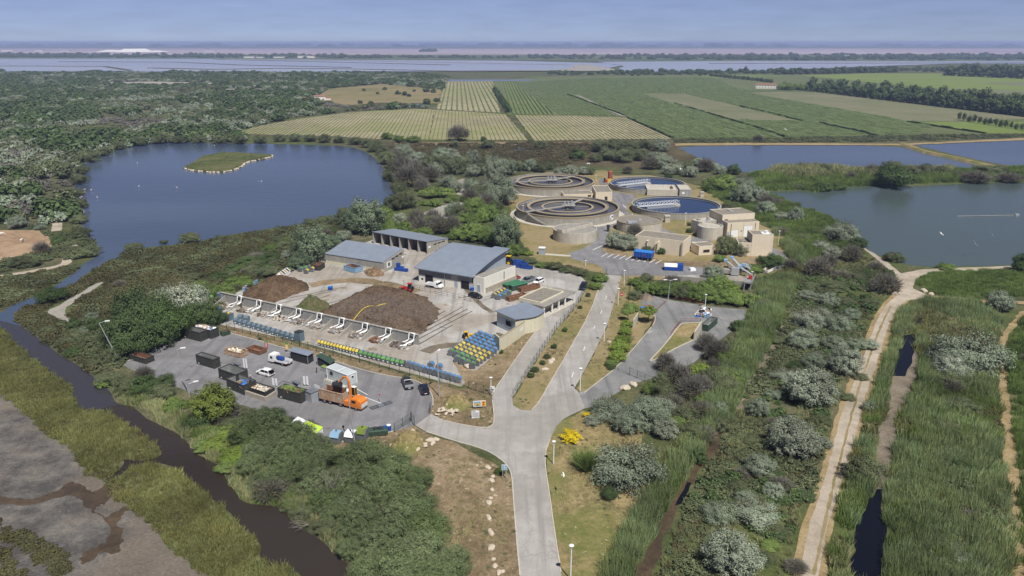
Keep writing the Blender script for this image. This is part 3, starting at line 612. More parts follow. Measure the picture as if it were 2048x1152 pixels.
SIDE = [(1158,786),(1180,777),(1236,733),(1263,702),(1284,677),(1305,652),(1311,640),(1309,630),(1290,618),(1280,600),(1300,590),(1336,599),(1349,602),(1407,611),(1409,612),(1495,620),(1488,640),(1463,663),(1440,680),(1412,705),(1388,725),(1350,742),(1334,745),(1305,757),(1262,768),(1235,785),(1200,811),(1170,817)]
sheet("side_yard_paving", SIDE, .033, "asphalt_dark", "dark asphalt side yard with ramp", "yard", .1,2)
sheet("traffic_island", [(1299,723),(1310,708),(1330,690),(1359,651),(1367,647),(1401,646),(1401,668),(1388,680),(1353,696),(1313,719)], .14, "dry_grass", "dry grass triangle between the side yard ramps", "verge", .1,2, edge=.14)
R_A = [(1130,508),(1167,497),(1199,476),(1193,457),(1172,450),(1224,446),(1232,440),(1243,428),(1233,407),(1212,388),(1196,365),(1200,355),(1225,362),(1230,380),(1280,390),(1262,402),(1252,412),(1274,431),(1300,445),(1342,464),(1381,474),(1423,479),(1421,488),(1381,495),(1342,482),(1300,462),(1250,440),(1224,452),(1214,467),(1214,486),(1200,505),(1262,515),(1330,529),(1422,536),(1420,549),(1330,552),(1245,551),(1211,551),(1203,530),(1150,521)]
sheet("plant_road", R_A, .028, "asphalt_yard", "grey service road and car park of the water plant", "road", .1,2,1)
sheet("plant_road", [(1540,494),(1565,503),(1581,522),(1575,537),(1554,543),(1545,538),(1560,526),(1555,514),(1538,506)], .028, "asphalt_yard", "grey service road curving round the beige tower building", "road", .1,2,1)
sheet("concrete_slab", [(1330,552),(1420,549),(1480,552),(1500,560),(1480,575),(1400,562),(1320,556)], .032, "concrete_yard", "pale concrete slab edge beside the machine", "slab", .05,2)
TR = [(1690,1190),(1597,1190),(1604,1120),(1619,1046),(1650,954),(1680,838),(1708,763),(1725,721),(1750,649),(1772,609),(1797,588),(1799,577),(1790,548),(1759,524),(1728,498),(1732,495),(1775,525),(1802,547),(1844,539),(1900,536),(2025,532),(2200,525),(2200,530),(2025,537),(1859,546),(1830,558),(1826,577),(1859,591),(1858,595),(1812,601),(1792,620),(1776,652),(1750,740),(1728,799),(1718,845),(1687,951),(1657,1046),(1640,1140),(1632,1190)]
VERGE = [(1580,1190),(1592,1100),(1608,1040),(1640,950),(1670,835),(1700,755),(1742,645),(1765,606),(1790,585),(1820,600),(1800,622),(1786,655),(1760,745),(1737,800),(1726,850),(1695,952),(1667,1046),(1655,1120),(1650,1190)]
sheet("track_verge", VERGE, .018, "straw_verge", "mown straw coloured verge of the gravel track", "verge", .2,2)
sheet("gravel_track", TR, .03, "gravel", "pale gravel track running along the ditch", "track", .15,2)
ribbon("gravel_track", [(1855,593),(1900,597),(1960,603),(2048,605),(2150,612)], 2.6,.028, "straw_verge", "narrow straw track branching off the gravel track", "track", .3)
sheet("farm_track", [(2024,1190),(2016,1000),(2005,850),(1994,740),(1990,700),(2005,665),(2036,628),(2060,610),(2070,620),(2040,640),(2018,668),(2011,700),(2013,740),(2025,850),(2040,1000),(2056,1190)], .026, "straw_verge", "brown rutted farm track at the edge of the reeds", "track", .4,2)
ribbon("track_grass", [(1627,1150),(1655,1020),(1685,900),(1716,780),(1740,710),(1762,650),(1782,612)], .45,.036, "dry_lawn", "worn grass strip in the middle of the gravel track", "grass", .15,1.5)
# kerbs
def kerb(px, label, wd=.18, h=.12, mat="concrete_pale", sm=1):
    a = smooth_poly(GP(px), sm, False); m_ = MB(); Lf, Rt = [], []
    for i, p in enumerate(a):
        d = (a[min(i + 1, len(a) - 1)] - a[max(i - 1,0)]).normalized(); nn = Vector((-d.y, d.x, 0)) * wd / 2
        Lf.append(p + nn); Rt.append(p - nn)
    n = len(a); vs = [(p.x, p.y, 0) for p in Lf] + [(p.x, p.y, h) for p in Lf] + [(p.x, p.y, h) for p in Rt] + [(p.x, p.y, 0) for p in Rt]
    fs = []
    for k in range(3):
        for i in range(n - 1): fs.append((k * n + i, k * n + i + 1,(k + 1) * n + i + 1,(k + 1) * n + i))
    m_.add(vs, fs, mat); return tag(m_.obj("kerb"), label, "kerb", None, 'structure')
kerb([(1040,1152),(1032,1066),(1027,998),(1024,951),(1015,930),(984,906),(950,893),(909,882),(853,864)], "pale kerb along the dry earth side of the junction")
kerb([(1122,1145),(1115,1100),(1107,1049),(1098,981),(1091,940),(1090,906),(1100,879)], "pale kerb along the grass side of the road with lamps")
kerb([(892,842),(926,850),(971,857),(986,851),(989,838),(985,801)], "pale kerb round the boulder corner plot")
kerb([(984,790),(997,768),(1017,740),(1047,696),(1073,660),(1095,624)], "pale kerb beside the access lane")
kerb([(1063,821),(1079,804),(1103,760),(1120,732),(1180,627),(1197,577),(1211,551)], "pale kerb between main road and fenced verge")
kerb([(1168,786),(1180,777),(1236,733),(1263,702),(1284,677),(1305,652),(1311,640),(1309,630)], "pale kerb on the hedge side of the side yard")
kerb([(1299,723),(1330,690),(1359,651),(1367,647),(1401,646)], "pale kerb on the railing side of the grass triangle", .25,.2)
kerb([(1299,723),(1313,719),(1353,696),(1388,680)], "pale kerb on the ditch side of the grass triangle", .25,.2)
kerb([(459,666),(509,679),(556,693),(671,723),(715,737),(765,750),(826,759),(846,769),(858,780),(866,794),(866,812)], "pale kerb along the fenced edge of the yard")
kerb([(255,723),(287,706),(319,690),(358,678)], "pale kerb under the dark trees of the yard")
kerb([(666,885),(710,881),(737,874),(788,862)], "pale kerb behind the mixed recycling bins")
# markings
def dash(px, wd, label, z=.042):
    a = GP(px); m_ = MB()
    d = (a[1] - a[0]).normalized(); nn = Vector((-d.y, d.x, 0)) * wd / 2
    m_.add([(p.x, p.y, z) for p in (a[0] - nn, a[1] - nn, a[1] + nn, a[0] + nn)], [(0,1,2,3)], "white_paint"); return m_
RM = MB()
for px in ([(1187,658),(1190,652)], [(1201,628),(1204,621)], [(1211,599),(1213,592)], [(1167,702),(1170,693)], [(1143,755),(1147,745)]):
    for m_ in (dash(px, .14, ""),): RM.add(m_.v, m_.f, "white_paint")
tag(RM.obj("road_marking"), "worn white centre dashes on the main road", "road marking", None, 'structure')
PMk = MB()
for i in range(10):
    x = 1203 + i * 12.0; y = 506.5 + i * 1.55
    m_ = dash([(x + 12, y),(x, y + 7)], .25, ""); PMk.add(m_.v, m_.f, "white_paint")
m_ = dash([(1246,410),(1266,430)], .3, ""); PMk.add(m_.v, m_.f, "white_paint")
m_ = dash([(1212,488),(1186,500)], .3, ""); PMk.add(m_.v, m_.f, "white_paint")
tag(PMk.obj("parking_marking"), "white parking bay lines on the plant car park", "road marking", None, 'structure')
YM = MB()
for px in ([(716,789),(762,807)], [(700,770),(735,790)]):
    m_ = dash(px, .15, ""); YM.add(m_.v, m_.f, "white_paint")
tag(YM.obj("yard_marking"), "white guide line beside the weighing plate", "road marking", None, 'structure')
SL = MB()
for px in ([(838,689),(905,650)], [(826,684),(945,622)], [(818,680),(935,618)], [(812,677),(925,614)], [(870,634),(890,622)], [(560,600),(690,574)], [(580,616),(660,590)], [(540,612),(672,580)], [(600,622),(720,590)]):
    a = GP(px); d = (a[1] - a[0]).normalized(); nn = Vector((-d.y, d.x, 0)) * .14
    SL.add([(p.x, p.y, .04) for p in (a[0] - nn, a[1] - nn, a[1] + nn, a[0] + nn)], [(0,1,2,3)], "dark_open")
tag(SL.obj("drain_line"), "dark drain slots running across the concrete platform", "drain", None, 'structure')
ribbon("tyre_streak", [(1005,668),(960,690),(880,690),(850,705)], 3.2,.026, "grey_mud", "dirty brown tyre streak across the platform", "stain", .4)
ribbon("tyre_streak", [(930,575),(960,610),(985,625)], 1.6,.027, "grey_mud", "grey patched trench by the black car", "stain", .2)
ribbon("tyre_streak", [(620,570),(700,558),(760,565),(830,585)], 5,.026, "bare_earth", "spilled compost smear across the platform", "stain", 1.2)
# ---------------------------------------------------------------- buildings
def frame(A, B, C, z=0.0):
    a, b, c = G(*A, z), G(*B, z), G(*C, z)
    u = (b - a); L = u.length; rz = math.atan2(u.y, u.x); v = Vector((-math.sin(rz), math.cos(rz),0))
    W = abs((c - b).dot(v)); a.z = 0
    return a, rz, L, W
def flat_block(name, label, A, B, C, H, wall="beige_render", roof="roof_gravel", cat="building", par=.25, th=.25):
    a, rz, L, W = frame(A, B, C); t = thing(name, label, cat, a, rz)
    m = MB(); m.box(0, L, 0, W, 0, H, wall)
    for x0, x1, y0, y1 in ((0, L, 0, th),(0, L, W - th, W),(0, th, th, W - th),(L - th, L, th, W - th)): m.box(x0, x1, y0, y1, H, H + par, wall)
    m.obj("wall", t); r = MB(); r.box(th, L - th, th, W - th, H + .003, H + .06, roof); r.obj("roof", t)
    return t, L, W
def panel(t, name, x0, x1, z0, z1, mat, y=-.03, axis='x', fr=None):
    m = MB()
    if axis == 'x': m.box(x0, x1, y, y + .06 if y < 0 else y + .03, z0, z1, mat)
    else: m.box(y, y + .03, x0, x1, z0, z1, mat)
    o = m.obj(name, t)
    if fr:
        f = MB(); k = .12
        for q in ((x0 - k, x0, z0 - k, z1 + k),(x1, x1 + k, z0 - k, z1 + k),(x0, x1, z1, z1 + k),(x0, x1, z0 - k, z0)):
            if axis == 'x': f.box(q[0], q[1], y - .03,.0, q[2], q[3], fr)
            else: f.box(y - .0, y + .06, q[0], q[1], q[2], q[3], fr)
        f.obj("frame", o)
    return o
# arched warehouse
a, rz, L, W = frame((838,563),(945,581),(1003,543))
Hf = HT(945,581,550); Hb = Hf + 2.6
t = thing("warehouse", "large composting warehouse with curved grey blue metal roof and white lower walls", "warehouse", a, rz)
def zr(y): return Hf + (Hb - Hf) * math.sin(math.pi / 2 * max(0, min(1, y / W))) ** 0.9
m = MB(); hm = Hf * .47
m.box(0, L, 0,.3,0, hm, "white_wall"); m.box(0, L, W - .3, W, 0, hm, "white_wall"); m.box(0,.3,.3, W - .3,0, hm, "white_wall"); m.box(L - .3, L, .3, W - .3,0, hm, "white_wall"); m.obj("lower_wall", t)
m = MB(); ys = [i * W / 14 for i in range(15)]
m.box(-.02, L + .02,-.02,.3, hm, Hf, "clad_dark"); m.box(-.02, L + .02, W - .3, W + .02, hm, Hb - .1, "clad_light")
for x0, x1 in ((-.02,.3),(L - .3, L + .02)):
    n = len(ys); pr = [(y, zr(y) - .05) for y in ys]
    vs = [(x, y, z) for x in (x0, x1) for y, z in [(0.3, hm)] + [(max(y, .3), z) for y, z in pr] + [(W - .3, hm)]]
    k = len(vs) // 2
    m.add(vs, [tuple(range(k)), tuple(range(k, 2 * k))] + [(i, (i + 1) % k, k + (i + 1) % k, k + i) for i in range(k)], "clad_light")
m.obj("upper_wall", t)
m = MB(); ov = .9; prof = [(-.9, Hf - .25)] + [(y, zr(y)) for y in ys] + [(W + .4, Hb - .05)]
top = prof; bot = [(y, z - .28) for y, z in reversed(prof)]
pp = top + bot; n = len(pp)
cut = L - .0
vs = [(x, y, z) for x in (-ov, L + ov) for y, z in pp]
fs = [(i, (i + 1) % n, n + (i + 1) % n, n + i) for i in range(n)]
k = len(top)
for i in range(k - 1):
    for o_ in (0, n): fs.append((o_ + i, o_ + i + 1, o_ + n - 2 - i, o_ + n - 1 - i))
m.add(vs, fs, "metal_roof"); rf = m.obj("roof", t)
for x in (-ov - .08, L + ov):
    m = MB()
    for (y0, z0),(y1, z1) in zip(top, top[1:]): m.add([(x, y0, z0 - .34),(x, y1, z1 - .34),(x, y1, z1 + .04),(x, y0, z0 + .04),(x + .08, y0, z0 - .34),(x + .08, y1, z1 - .34),(x + .08, y1, z1 + .04),(x + .08, y0, z0 + .04)], [(0,1,2,3),(4,5,6,7),(3,2,6,7),(0,1,5,4)], "metal_edge")
    m.obj("trim", rf)
m = MB(); m.box(L * .72, L - .6, W * .86, W + 3.0, Hb - 1.6, Hb - .35, "clad_light"); m.box(L * .70, L - .3, W * .9, W + 3.4, Hb - .5, Hb - .32, "metal_roof"); m.obj("rear_bay", t)
panel(t, "door", L * .13, L * .27,0.02, hm * 1.15, "dark_open", -.06, fr="clad_dark"); panel(t, "door", L * .80, L * .94,0.02, hm * 1.15, "dark_open", -.06, fr="clad_dark")  # near-black panels paint the shade inside the open doorways
panel(t, "side_door", L * .675, L * .73,.02, hm * .92, "clad_light", -.05)
panel(t, "window", L * .63, L * .73, hm + .4, hm + 1.5, "stone_base", -.08, fr="clad_light"); panel(t, "vent_grille", L * .29, L * .46, hm + .3, hm + .8, "clad_dark", -.08); panel(t, "small_window", L * .05, L * .085, hm * .35, hm * .6, "glass_dark", -.05)
for x in (L * .5, L * .985):
    m = MB(); m.tube([(x, -.7, Hf - .3),(x, -.35, Hf - .9),(x, -.18, Hf - 1.2),(x, -.18,.1)], .09, "galv"); m.obj("downpipe", t)
# annex
aA, rzA, LA, WA = frame((947,582),(968,587),(1014,557))
HA = HT(968,587,557.5)
ta = thing("annex", "low white flat roofed annex against the warehouse gable", "building", aA, rzA)
m = MB(); m.box(0, LA, 0, WA, 0, HA, "white_wall"); m.box(0, LA, 0,.2, HA, HA + .25, "white_wall"); m.box(LA - .2, LA, .2, WA, HA, HA + .25, "white_wall"); m.obj("wall", ta)
m = MB(); m.box(0, LA - .2,.2, WA, HA + .003, HA + .06, "roof_grey"); m.obj("roof", ta)
m = MB(); m.box(LA, LA + .45,.8, WA, 0, HA * .36, "stone_base", tx=.0); m.obj("plinth", ta)
panel(ta, "door", LA * .35, LA * .68,0, HA * .5, "clad_light", -.05, fr="white_paint")
m = MB(); m.tube([(LA + .1, WA * .62, HA - .2),(LA + .1, WA * .62, HA * .45)], .1, "dark_metal"); m.obj("downpipe", ta)
# low storage shed
a, rz, L, W = frame((652,526),(769,545),(817,529)); Hf = HT(769,545,526); Hb = HT(817,529,499)
t = thing("storage_shed", "low concrete shed with single slope blue grey roof beside the wood heap", "shed", a, rz)
def sloped(m, x0, x1, y0, y1, mat, z=0):
    h = lambda y: Hf + (Hb - Hf) * y / W
    m.add([(x0, y0, z),(x1, y0, z),(x1, y1, z),(x0, y1, z),(x0, y0, h(y0)),(x1, y0, h(y0)),(x1, y1, h(y1)),(x0, y1, h(y1))], [(3,2,1,0),(4,5,6,7),(0,1,5,4),(1,2,6,5),(2,3,7,6),(3,0,4,7)], mat)
m = MB(); sloped(m, 0, L, 0,.3, "concrete"); sloped(m, 0, L, W - .3, W, "concrete"); sloped(m, 0,.3,.3, W - .3, "concrete"); sloped(m, L - .3, L, .3, W - .3, "concrete"); m.obj("wall", t)
def slabroof(t, L, W, Hf, Hb, o=.3, th=.18, mat="metal_roof", off=.01):
    s = (Hb - Hf) / W; m = MB(); h = lambda y: Hf + s * y + off
    vs = [(x, y, h(y) + k) for k in (0, th) for x, y in ((-o, -o),(L + o, -o),(L + o, W + o),(-o, W + o))]
    m.add(vs, [(3,2,1,0),(4,5,6,7),(0,1,5,4),(1,2,6,5),(2,3,7,6),(3,0,4,7)], mat); return m.obj("roof", t)
slabroof(t, L - .5, W, Hf, Hb, .12)
m = MB(); m.box(-.06, L, -.05,0,0, Hf * .3, "cream_wall"); m.obj("plinth", t)
for k in range(3):
    y0 = W * (.38 + .19 * k); panel(t, "vent_slot", y0, y0 + W * .14, Hb * .62 + k * .25, Hb * .62 + k * .25 + .45, "dark_open", L + .0, 'y')
panel(t, "notice", W * .12, W * .36, Hf * .35, Hf * .95, "sign_white", L + .002, 'y'); o = panel(t, "notice_emblem", W * .18, W * .29, Hf * .48, Hf * .84, "leaf_olive", L + .034, 'y')
panel(t, "notice", W * .88, W * .98, Hb * .45, Hb * .58, "sign_white", L + .002, 'y')
m = MB(); m.box(-8,0,1.5,1.9,0, Hf * .8, "concrete"); m.box(-.4,0,1.9, W + 2,0,1.8, "concrete"); m.obj("side_wall", t)
# open bay shed
a, rz, L, W = frame((746,487),(855,508),(897,494)); Hf = HT(855,508,484); Hb = Hf * .72
t = thing("bay_shed", "long open fronted concrete bay shed with blue grey roof", "shed", a, rz)
m = MB(); sloped(m, 0, L, W - .3, W, "concrete"); sloped(m, 0,.3,0, W - .3, "concrete"); sloped(m, L - .3, L, 0, W - .3, "concrete"); m.obj("wall", t)
for k in range(1,6):
    m = MB(); x = L * k / 6; sloped(m, x - .15, x + .15,0.0, W - .3, "concrete"); m.obj("partition", t)
slabroof(t, L, W, Hf, Hb, .12)
panel(t, "notice", W * .05, W * .16, Hf * .45, Hf * .6, "sign_white", L + .002, 'y')
for k in range(3):
    y0 = W * (.3 + .2 * k); panel(t, "vent_slot", y0, y0 + W * .15, Hb * .78, Hb * .78 + .4, "dark_open", L + .002, 'y')
# weighbridge office
H = 2.9
a, rz, L, W = frame((1038,632),(1081,641),(1098,608)); a0 = G(1038,595, H)
aa, bb, cc = G(1038,597, H), G(1081,607, H), G(1098,578, H); u = bb - aa; rz = math.atan2(u.y, u.x); L = u.length; v = Vector((-math.sin(rz), math.cos(rz),0)); W = abs((cc - bb).dot(v)); aa.z = 0
t = thing("weighbridge_office", "flat roofed cream office with grey gravel roof and white columns", "building", aa, rz)
m = MB(); m.box(0, L, 0, W, 0, H, "cream_wall"); m.box(0, L, 0,.3, H, H + .3, "cream_wall"); m.box(0, L, W - .3, W, H, H + .3, "cream_wall"); m.box(0,.3,.3, W - .3, H, H + .3, "cream_wall"); m.box(L - .3, L, .3, W - .3, H, H + .3, "cream_wall"); m.obj("wall", t)
m = MB(); m.box(.3, L - .3,.3, W - .3, H + .003, H + .08, "roof_gravel"); m.cyl((L * .5, W * .55, H),(L * .5, W * .55, H + .4),.35,.3, "roof_grey"); m.obj("roof", t)
m = MB(); m.box(L + .002, L + 2.4,-1.6, W + 2.6, H - .25, H - .05, "roof_grey"); m.box(1.6, L, -1.6,-.002, H - .25, H - .05, "roof_grey"); m.box(L * .3, L, W + .002, W + 2.6, H - .25, H - .05, "roof_grey")
m.obj("canopy", t)
for x, y in ((1.8,-1.4),(L + 2.1,-1.4),(L + 2.1, W * .22),(L + 2.1, W * .5),(L + 2.1, W * .78),(L + 2.1, W + 2.3)):
    m = MB(); m.box(x - .17, x + .17, y - .17, y + .17,0.05, H - .252, "white_paint"); m.obj("column", t)
m = MB(); m.box(-.5, L + 2.9,-2.0, W + 3.0,.0,.05, "concrete_pale"); m.obj("base_slab", t)
panel(t, "window", L * .55, L * .75,1.0,2.0, "glass_dark", -.05, fr="white_paint")
for k in range(3): panel(t, "window", W * (.12 + .3 * k), W * (.3 + .3 * k),.9,2.1, "glass_dark", L + .002, 'y')
# curved blue roofed store
H1 = 4.2
aa, bb, cc = G(994,622, H1), G(1031,638, H1), G(1057,609, H1); u = bb - aa; rz = math.atan2(u.y, u.x); L = u.length; v = Vector((-math.sin(rz), math.cos(rz),0)); W = abs((cc - bb).dot(v)) * 1.0; aa.z = 0
t = thing("curved_store", "small store with curved blue grey roof beside the bin block", "building", aa, rz)
n = 9; arc = [(L + 1.6 * math.sin(math.pi * i / n), W * i / n) for i in range(n + 1)]
outl = [(0,0),(L, 0)] + arc[1:] + [(0, W)]
m = MB(); m.prism(outl, 0, H1 - .35, "cream_wall"); m.obj("wall", t)
m = MB(); m.box(.02, L - .02,-.06,-.003,0, H1 - 1.1, "clad_light"); m.obj("front_cladding", t)
panel(t, "opening", L * .5, L * .78, H1 * .35, H1 * .7, "dark_open", -.12, fr="clad_light")
m = MB(); o2 = [(-.4,-.5),(L + .3,-.5)] + [(x + .35, y) for x, y in arc[1:]] + [(-.4, W + .3)]
m.prism(o2, [H1 - .05 + .09 * (y / W) for x, y in o2], [H1 + .15 + .1 * (y / W) for x, y in o2], "metal_roof", True, True); m.obj("roof", t)
m = MB(); m.box(-.1, L + .1,-.1,.1, H1 - .35, H1 - .1, "galv"); m.obj("roof_truss", t)
# L-shaped screen wall
wa, wb, wc = G(1000,703), G(1049,669), G(1032,655); wd_ = G(990,694)
t = thing("screen_wall", "cream rendered wall shielding the bin block", "wall", (0,0,0)); Hw = HT(1049,669,643)
def wallseg(m, p, q, H0, H1, th, mat):
    d = (q - p).normalized(); nn = Vector((-d.y, d.x, 0)) * th / 2; pts = [p - nn, q - nn, q + nn, p + nn]
    m.prism(pts, 0, [H0, H1, H1, H0], mat)
m = MB(); wallseg(m, wa, wb, Hw, Hw, .25, "cream_wall"); wallseg(m, wd_, wa, Hw, Hw, .25, "cream_wall"); m.obj("panel", t)
m = MB()
d = (wb - wa).normalized(); nn = Vector((-d.y, d.x, 0)) * .17; m.prism([wa - nn, wb - nn, wb + nn, wa + nn], Hw + .003, Hw + .08, "rust_rim"); m.obj("coping", t)
m = MB(); c_ = wa.lerp(wb, .85) + d.cross(Vector((0,0,1))) * .15; m.prism([c_ - d * .9 - nn * .1, c_ + d * .9 - nn * .1, c_ + d * .9 + nn * .1, c_ - d * .9 + nn * .1], Hw * .45, Hw * .72, "white_wall", True, True); m.obj("name_plate", t)
# office cabin in the yard
a, rz, L, W = frame((654,757),(697,774),(713,765)); H = 2.75
t = thing("office_cabin", "grey white portable office cabin in the drop-off yard", "cabin", a, rz)
m = MB(); m.box(.08, L - .08,.08, W - .08,.15, H - .12, "cabin_panel"); m.obj("wall", t, False)
m = MB()
for x in (0, L - .14):
    for y in (0, W - .14): m.box(x, x + .14, y, y + .14,.1, H, "white_paint")
m.box(.14, L - .14,0,.12, H - .2, H - .002, "white_paint"); m.box(.14, L - .14, W - .12, W, H - .2, H - .002, "white_paint"); m.box(0,.12,.14, W - .14, H - .2, H - .002, "white_paint"); m.box(L - .12, L, .14, W - .14, H - .2, H - .002, "white_paint"); m.box(0, L, 0, W, 0,.1, "galv"); m.obj("frame", t)
m = MB(); m.box(.1, L - .1,.1, W - .1, H - .118, H - .02, "cabin_panel"); m.box(L * .48, L * .5,.1, W - .1, H - .02, H + .02, "white_paint"); m.obj("roof", t)
panel(t, "window", L * .16, L * .30,1.2,2.1, "glass_dark", .03, fr="white_paint"); panel(t, "window", W * .4, W * .65,1.6,2.1, "glass_dark", L - .08, 'y', fr="white_paint")
m = MB()
for k in range(9): m.cyl((L * .02 + L * .11 * k, -1.0,0),(L * .02 + L * .11 * k, -1.0,1.0),.03,.03, "galv", 5)
m.box(L * .02, L * .9,-1.02,-.98,1.0,1.05, "galv"); m.box(L * .02, L * .9,-1.02,-.98,.5,.54, "galv"); m.obj("railing", t)
m = MB(); m.box(0, L * .95,-1.0,-.003,0,.12, "concrete_pale"); m.obj("step", t)
# plant buildings
def dims(A, B, C, topB): return HT(B[0], B[1], topB)
t, L, W = flat_block("sludge_building", "long beige rendered building behind the blue trailer", (1269,500),(1365,513),(1382,501), dims(0,(1365,513),0,484))
m = MB(); m.box(L * .44, L * .47,-.9,-.003,0,3.6, "cream_wall"); m.box(L * .49, L * .52,-1.4,-.003,0,4.4, "cream_wall"); m.obj("buttress", t)
m = MB(); m.box(L * .965, L * .985,-.5,-.003,0,4.8, "roof_grey"); m.obj("downpipe", t)
t, L, W = flat_block("pump_house", "small beige pump house beside the poplar", (1397,511),(1427,509),(1418,500), dims(0,(1397,511),0,494))
panel(t, "window", L * .3, L * .7,1.0,1.9, "glass_dark", -.05, fr="beige_dark")
t, L, W = flat_block("workshop", "beige workshop with two white roller doors", (1453,475),(1516,472),(1506,463), dims(0,(1453,475),0,447))
panel(t, "roller_door", L * .12, L * .36,.05,2.8, "white_paint", -.05, fr="beige_dark"); panel(t, "roller_door", L * .52, L * .80,.05,4.3, "white_paint", -.05, fr="beige_dark"); panel(t, "small_door", L * .01, L * .08,.05,2.1, "clad_light", -.05)
for x in (.115,.88):
    m = MB(); m.cyl((L * x, -.15,.1),(L * x, -.15,5.2),.08,.08, "dark_metal", 6); m.obj("downpipe", t)
m = MB(); m.box(L * .44, L * .47,-.3,-.003,2.4,2.7, "galv"); m.obj("wall_lamp", t)
t, L, W = flat_block("workshop_upper_block", "taller beige block rising behind the workshop", (1442,469),(1506,465),(1493,452), dims(0,(1442,469),0,431))
panel(t, "window", .8,2.4,4.5,5.8, "glass_dark", -.05); m = MB(); m.box(L * .45, L * .55, W * .5, W * .8, dims(0,(1442,469),0,431) + .06, dims(0,(1442,469),0,431) + .35, "galv"); m.obj("skylight", t)
Ht = dims(0,(1501,512),0,470.5)
t, L, W = flat_block("tower_building", "tall beige windowless block with a white roof vent", (1501,512),(1543,512.5),(1535,502), Ht)
m = MB(); m.cyl((L * .72, W * .35, Ht),(L * .72, W * .35, Ht + .9),.35,.35, "white_paint"); m.cyl((L * .72, W * .35, Ht + .9),(L * .72, W * .35, Ht + 1.2),.55,.45, "white_paint"); m.obj("roof_vent", t)
m = MB(); m.box(L * .5, L * .9, W * .2, W * .6, Ht + .06, Ht + .3, "white_paint"); m.obj("roof_hatch", t)
t, L, W = flat_block("low_wing", "lower beige wing between the poplar and the tall block", (1474,511),(1500.6,512),(1492,501.5), dims(0,(1500.6,512),0,487))
t, L, W = flat_block("switch_house", "beige plant house with brown roof between the ring tanks", (1191,402),(1224,402),(1211,388), dims(0,(1191,402),0,385))
panel(t, "door", L * .55, L * .72,0.05,2.1, "dark_metal", -.05)
t, L, W = flat_block("valve_house", "narrow low house behind the front ring tank", (1127,398),(1186,397),(1180,389), dims(0,(1127,398),0,389.5))
panel(t, "window", L * .82, L * .93,.9,1.7, "glass_dark", -.05)
t, L, W = flat_block("clarifier_house", "low pale concrete house between the two blue clarifiers", (1294,391),(1355,392),(1349,381), dims(0,(1294,391),0,380), "concrete_pale", "concrete_pale")
m = MB()
for k in range(6): m.cyl((L * (.15 + .14 * k), W * .5,2.2),(L * (.15 + .14 * k), W * .5,4.2),.05,.05, "galv", 5)
m.box(L * .15, L * .85, W * .5 - .04, W * .5 + .04,4.1,4.2, "galv"); m.box(L * .15, L * .85, W * .5 - .04, W * .5 + .04,3.3,3.38, "galv"); m.obj("railing", t)
m = MB(); m.box(L * .8, L * .86, W * .2, W * .5,2.4,3.6, "rust"); m.obj("rust_box", t)
t, L, W = flat_block("control_box", "grey control cabin at the end of the low clarifier house", (1358.5,392.2),(1383,392.6),(1377,382), dims(0,(1358.5,392.2),0,380), "concrete_grey", "concrete_pale")
panel(t, "window", L * .2, L * .42,1.0,2.0, "sign_white", -.05); panel(t, "door", L * .55, L * .72,.05,2.1, "galv", -.05)
for px, w_, H, lab in (((1334,444),2.0,2.8, "small square concrete shaft by the front clarifier"),((1403,394),1.5,2.6, "small pale shaft by the silver trees"),((1216,463),.9,2.6, "slim dark post box at the round cover tank")):
    g = G(*px); t = thing("concrete_shaft", lab, "shaft", g, 0); m = MB(); m.box(-w_ / 2, w_ / 2,-w_ / 2, w_ / 2,0, H * .8, "concrete_pale" if w_ > 1 else "dark_metal"); m.obj("shaft_wall", t)
    m = MB(); m.box(-w_ / 2 - .15, w_ / 2 + .15,-w_ / 2 - .15, w_ / 2 + .15, H * .8, H, "concrete_pale" if w_ > 1 else "dark_metal"); m.obj("cap", t)
# polygonal tank house
t, L, W = flat_block("dosing_house", "pale angular concrete house touching the small round tower", (1381,464),(1402,470),(1437,454), dims(0,(1402,470),0,446), "concrete_pale", "concrete_pale")
for k in range(5):
    m = MB(); m.box(L * .2 + (k % 2) * L * .4, L * .4 + (k % 2) * L * .4, W * (.1 + .17 * k), W * (.18 + .17 * k),4.2,5.3, "galv" if k % 2 else "concrete"); m.obj("roof_unit", t)
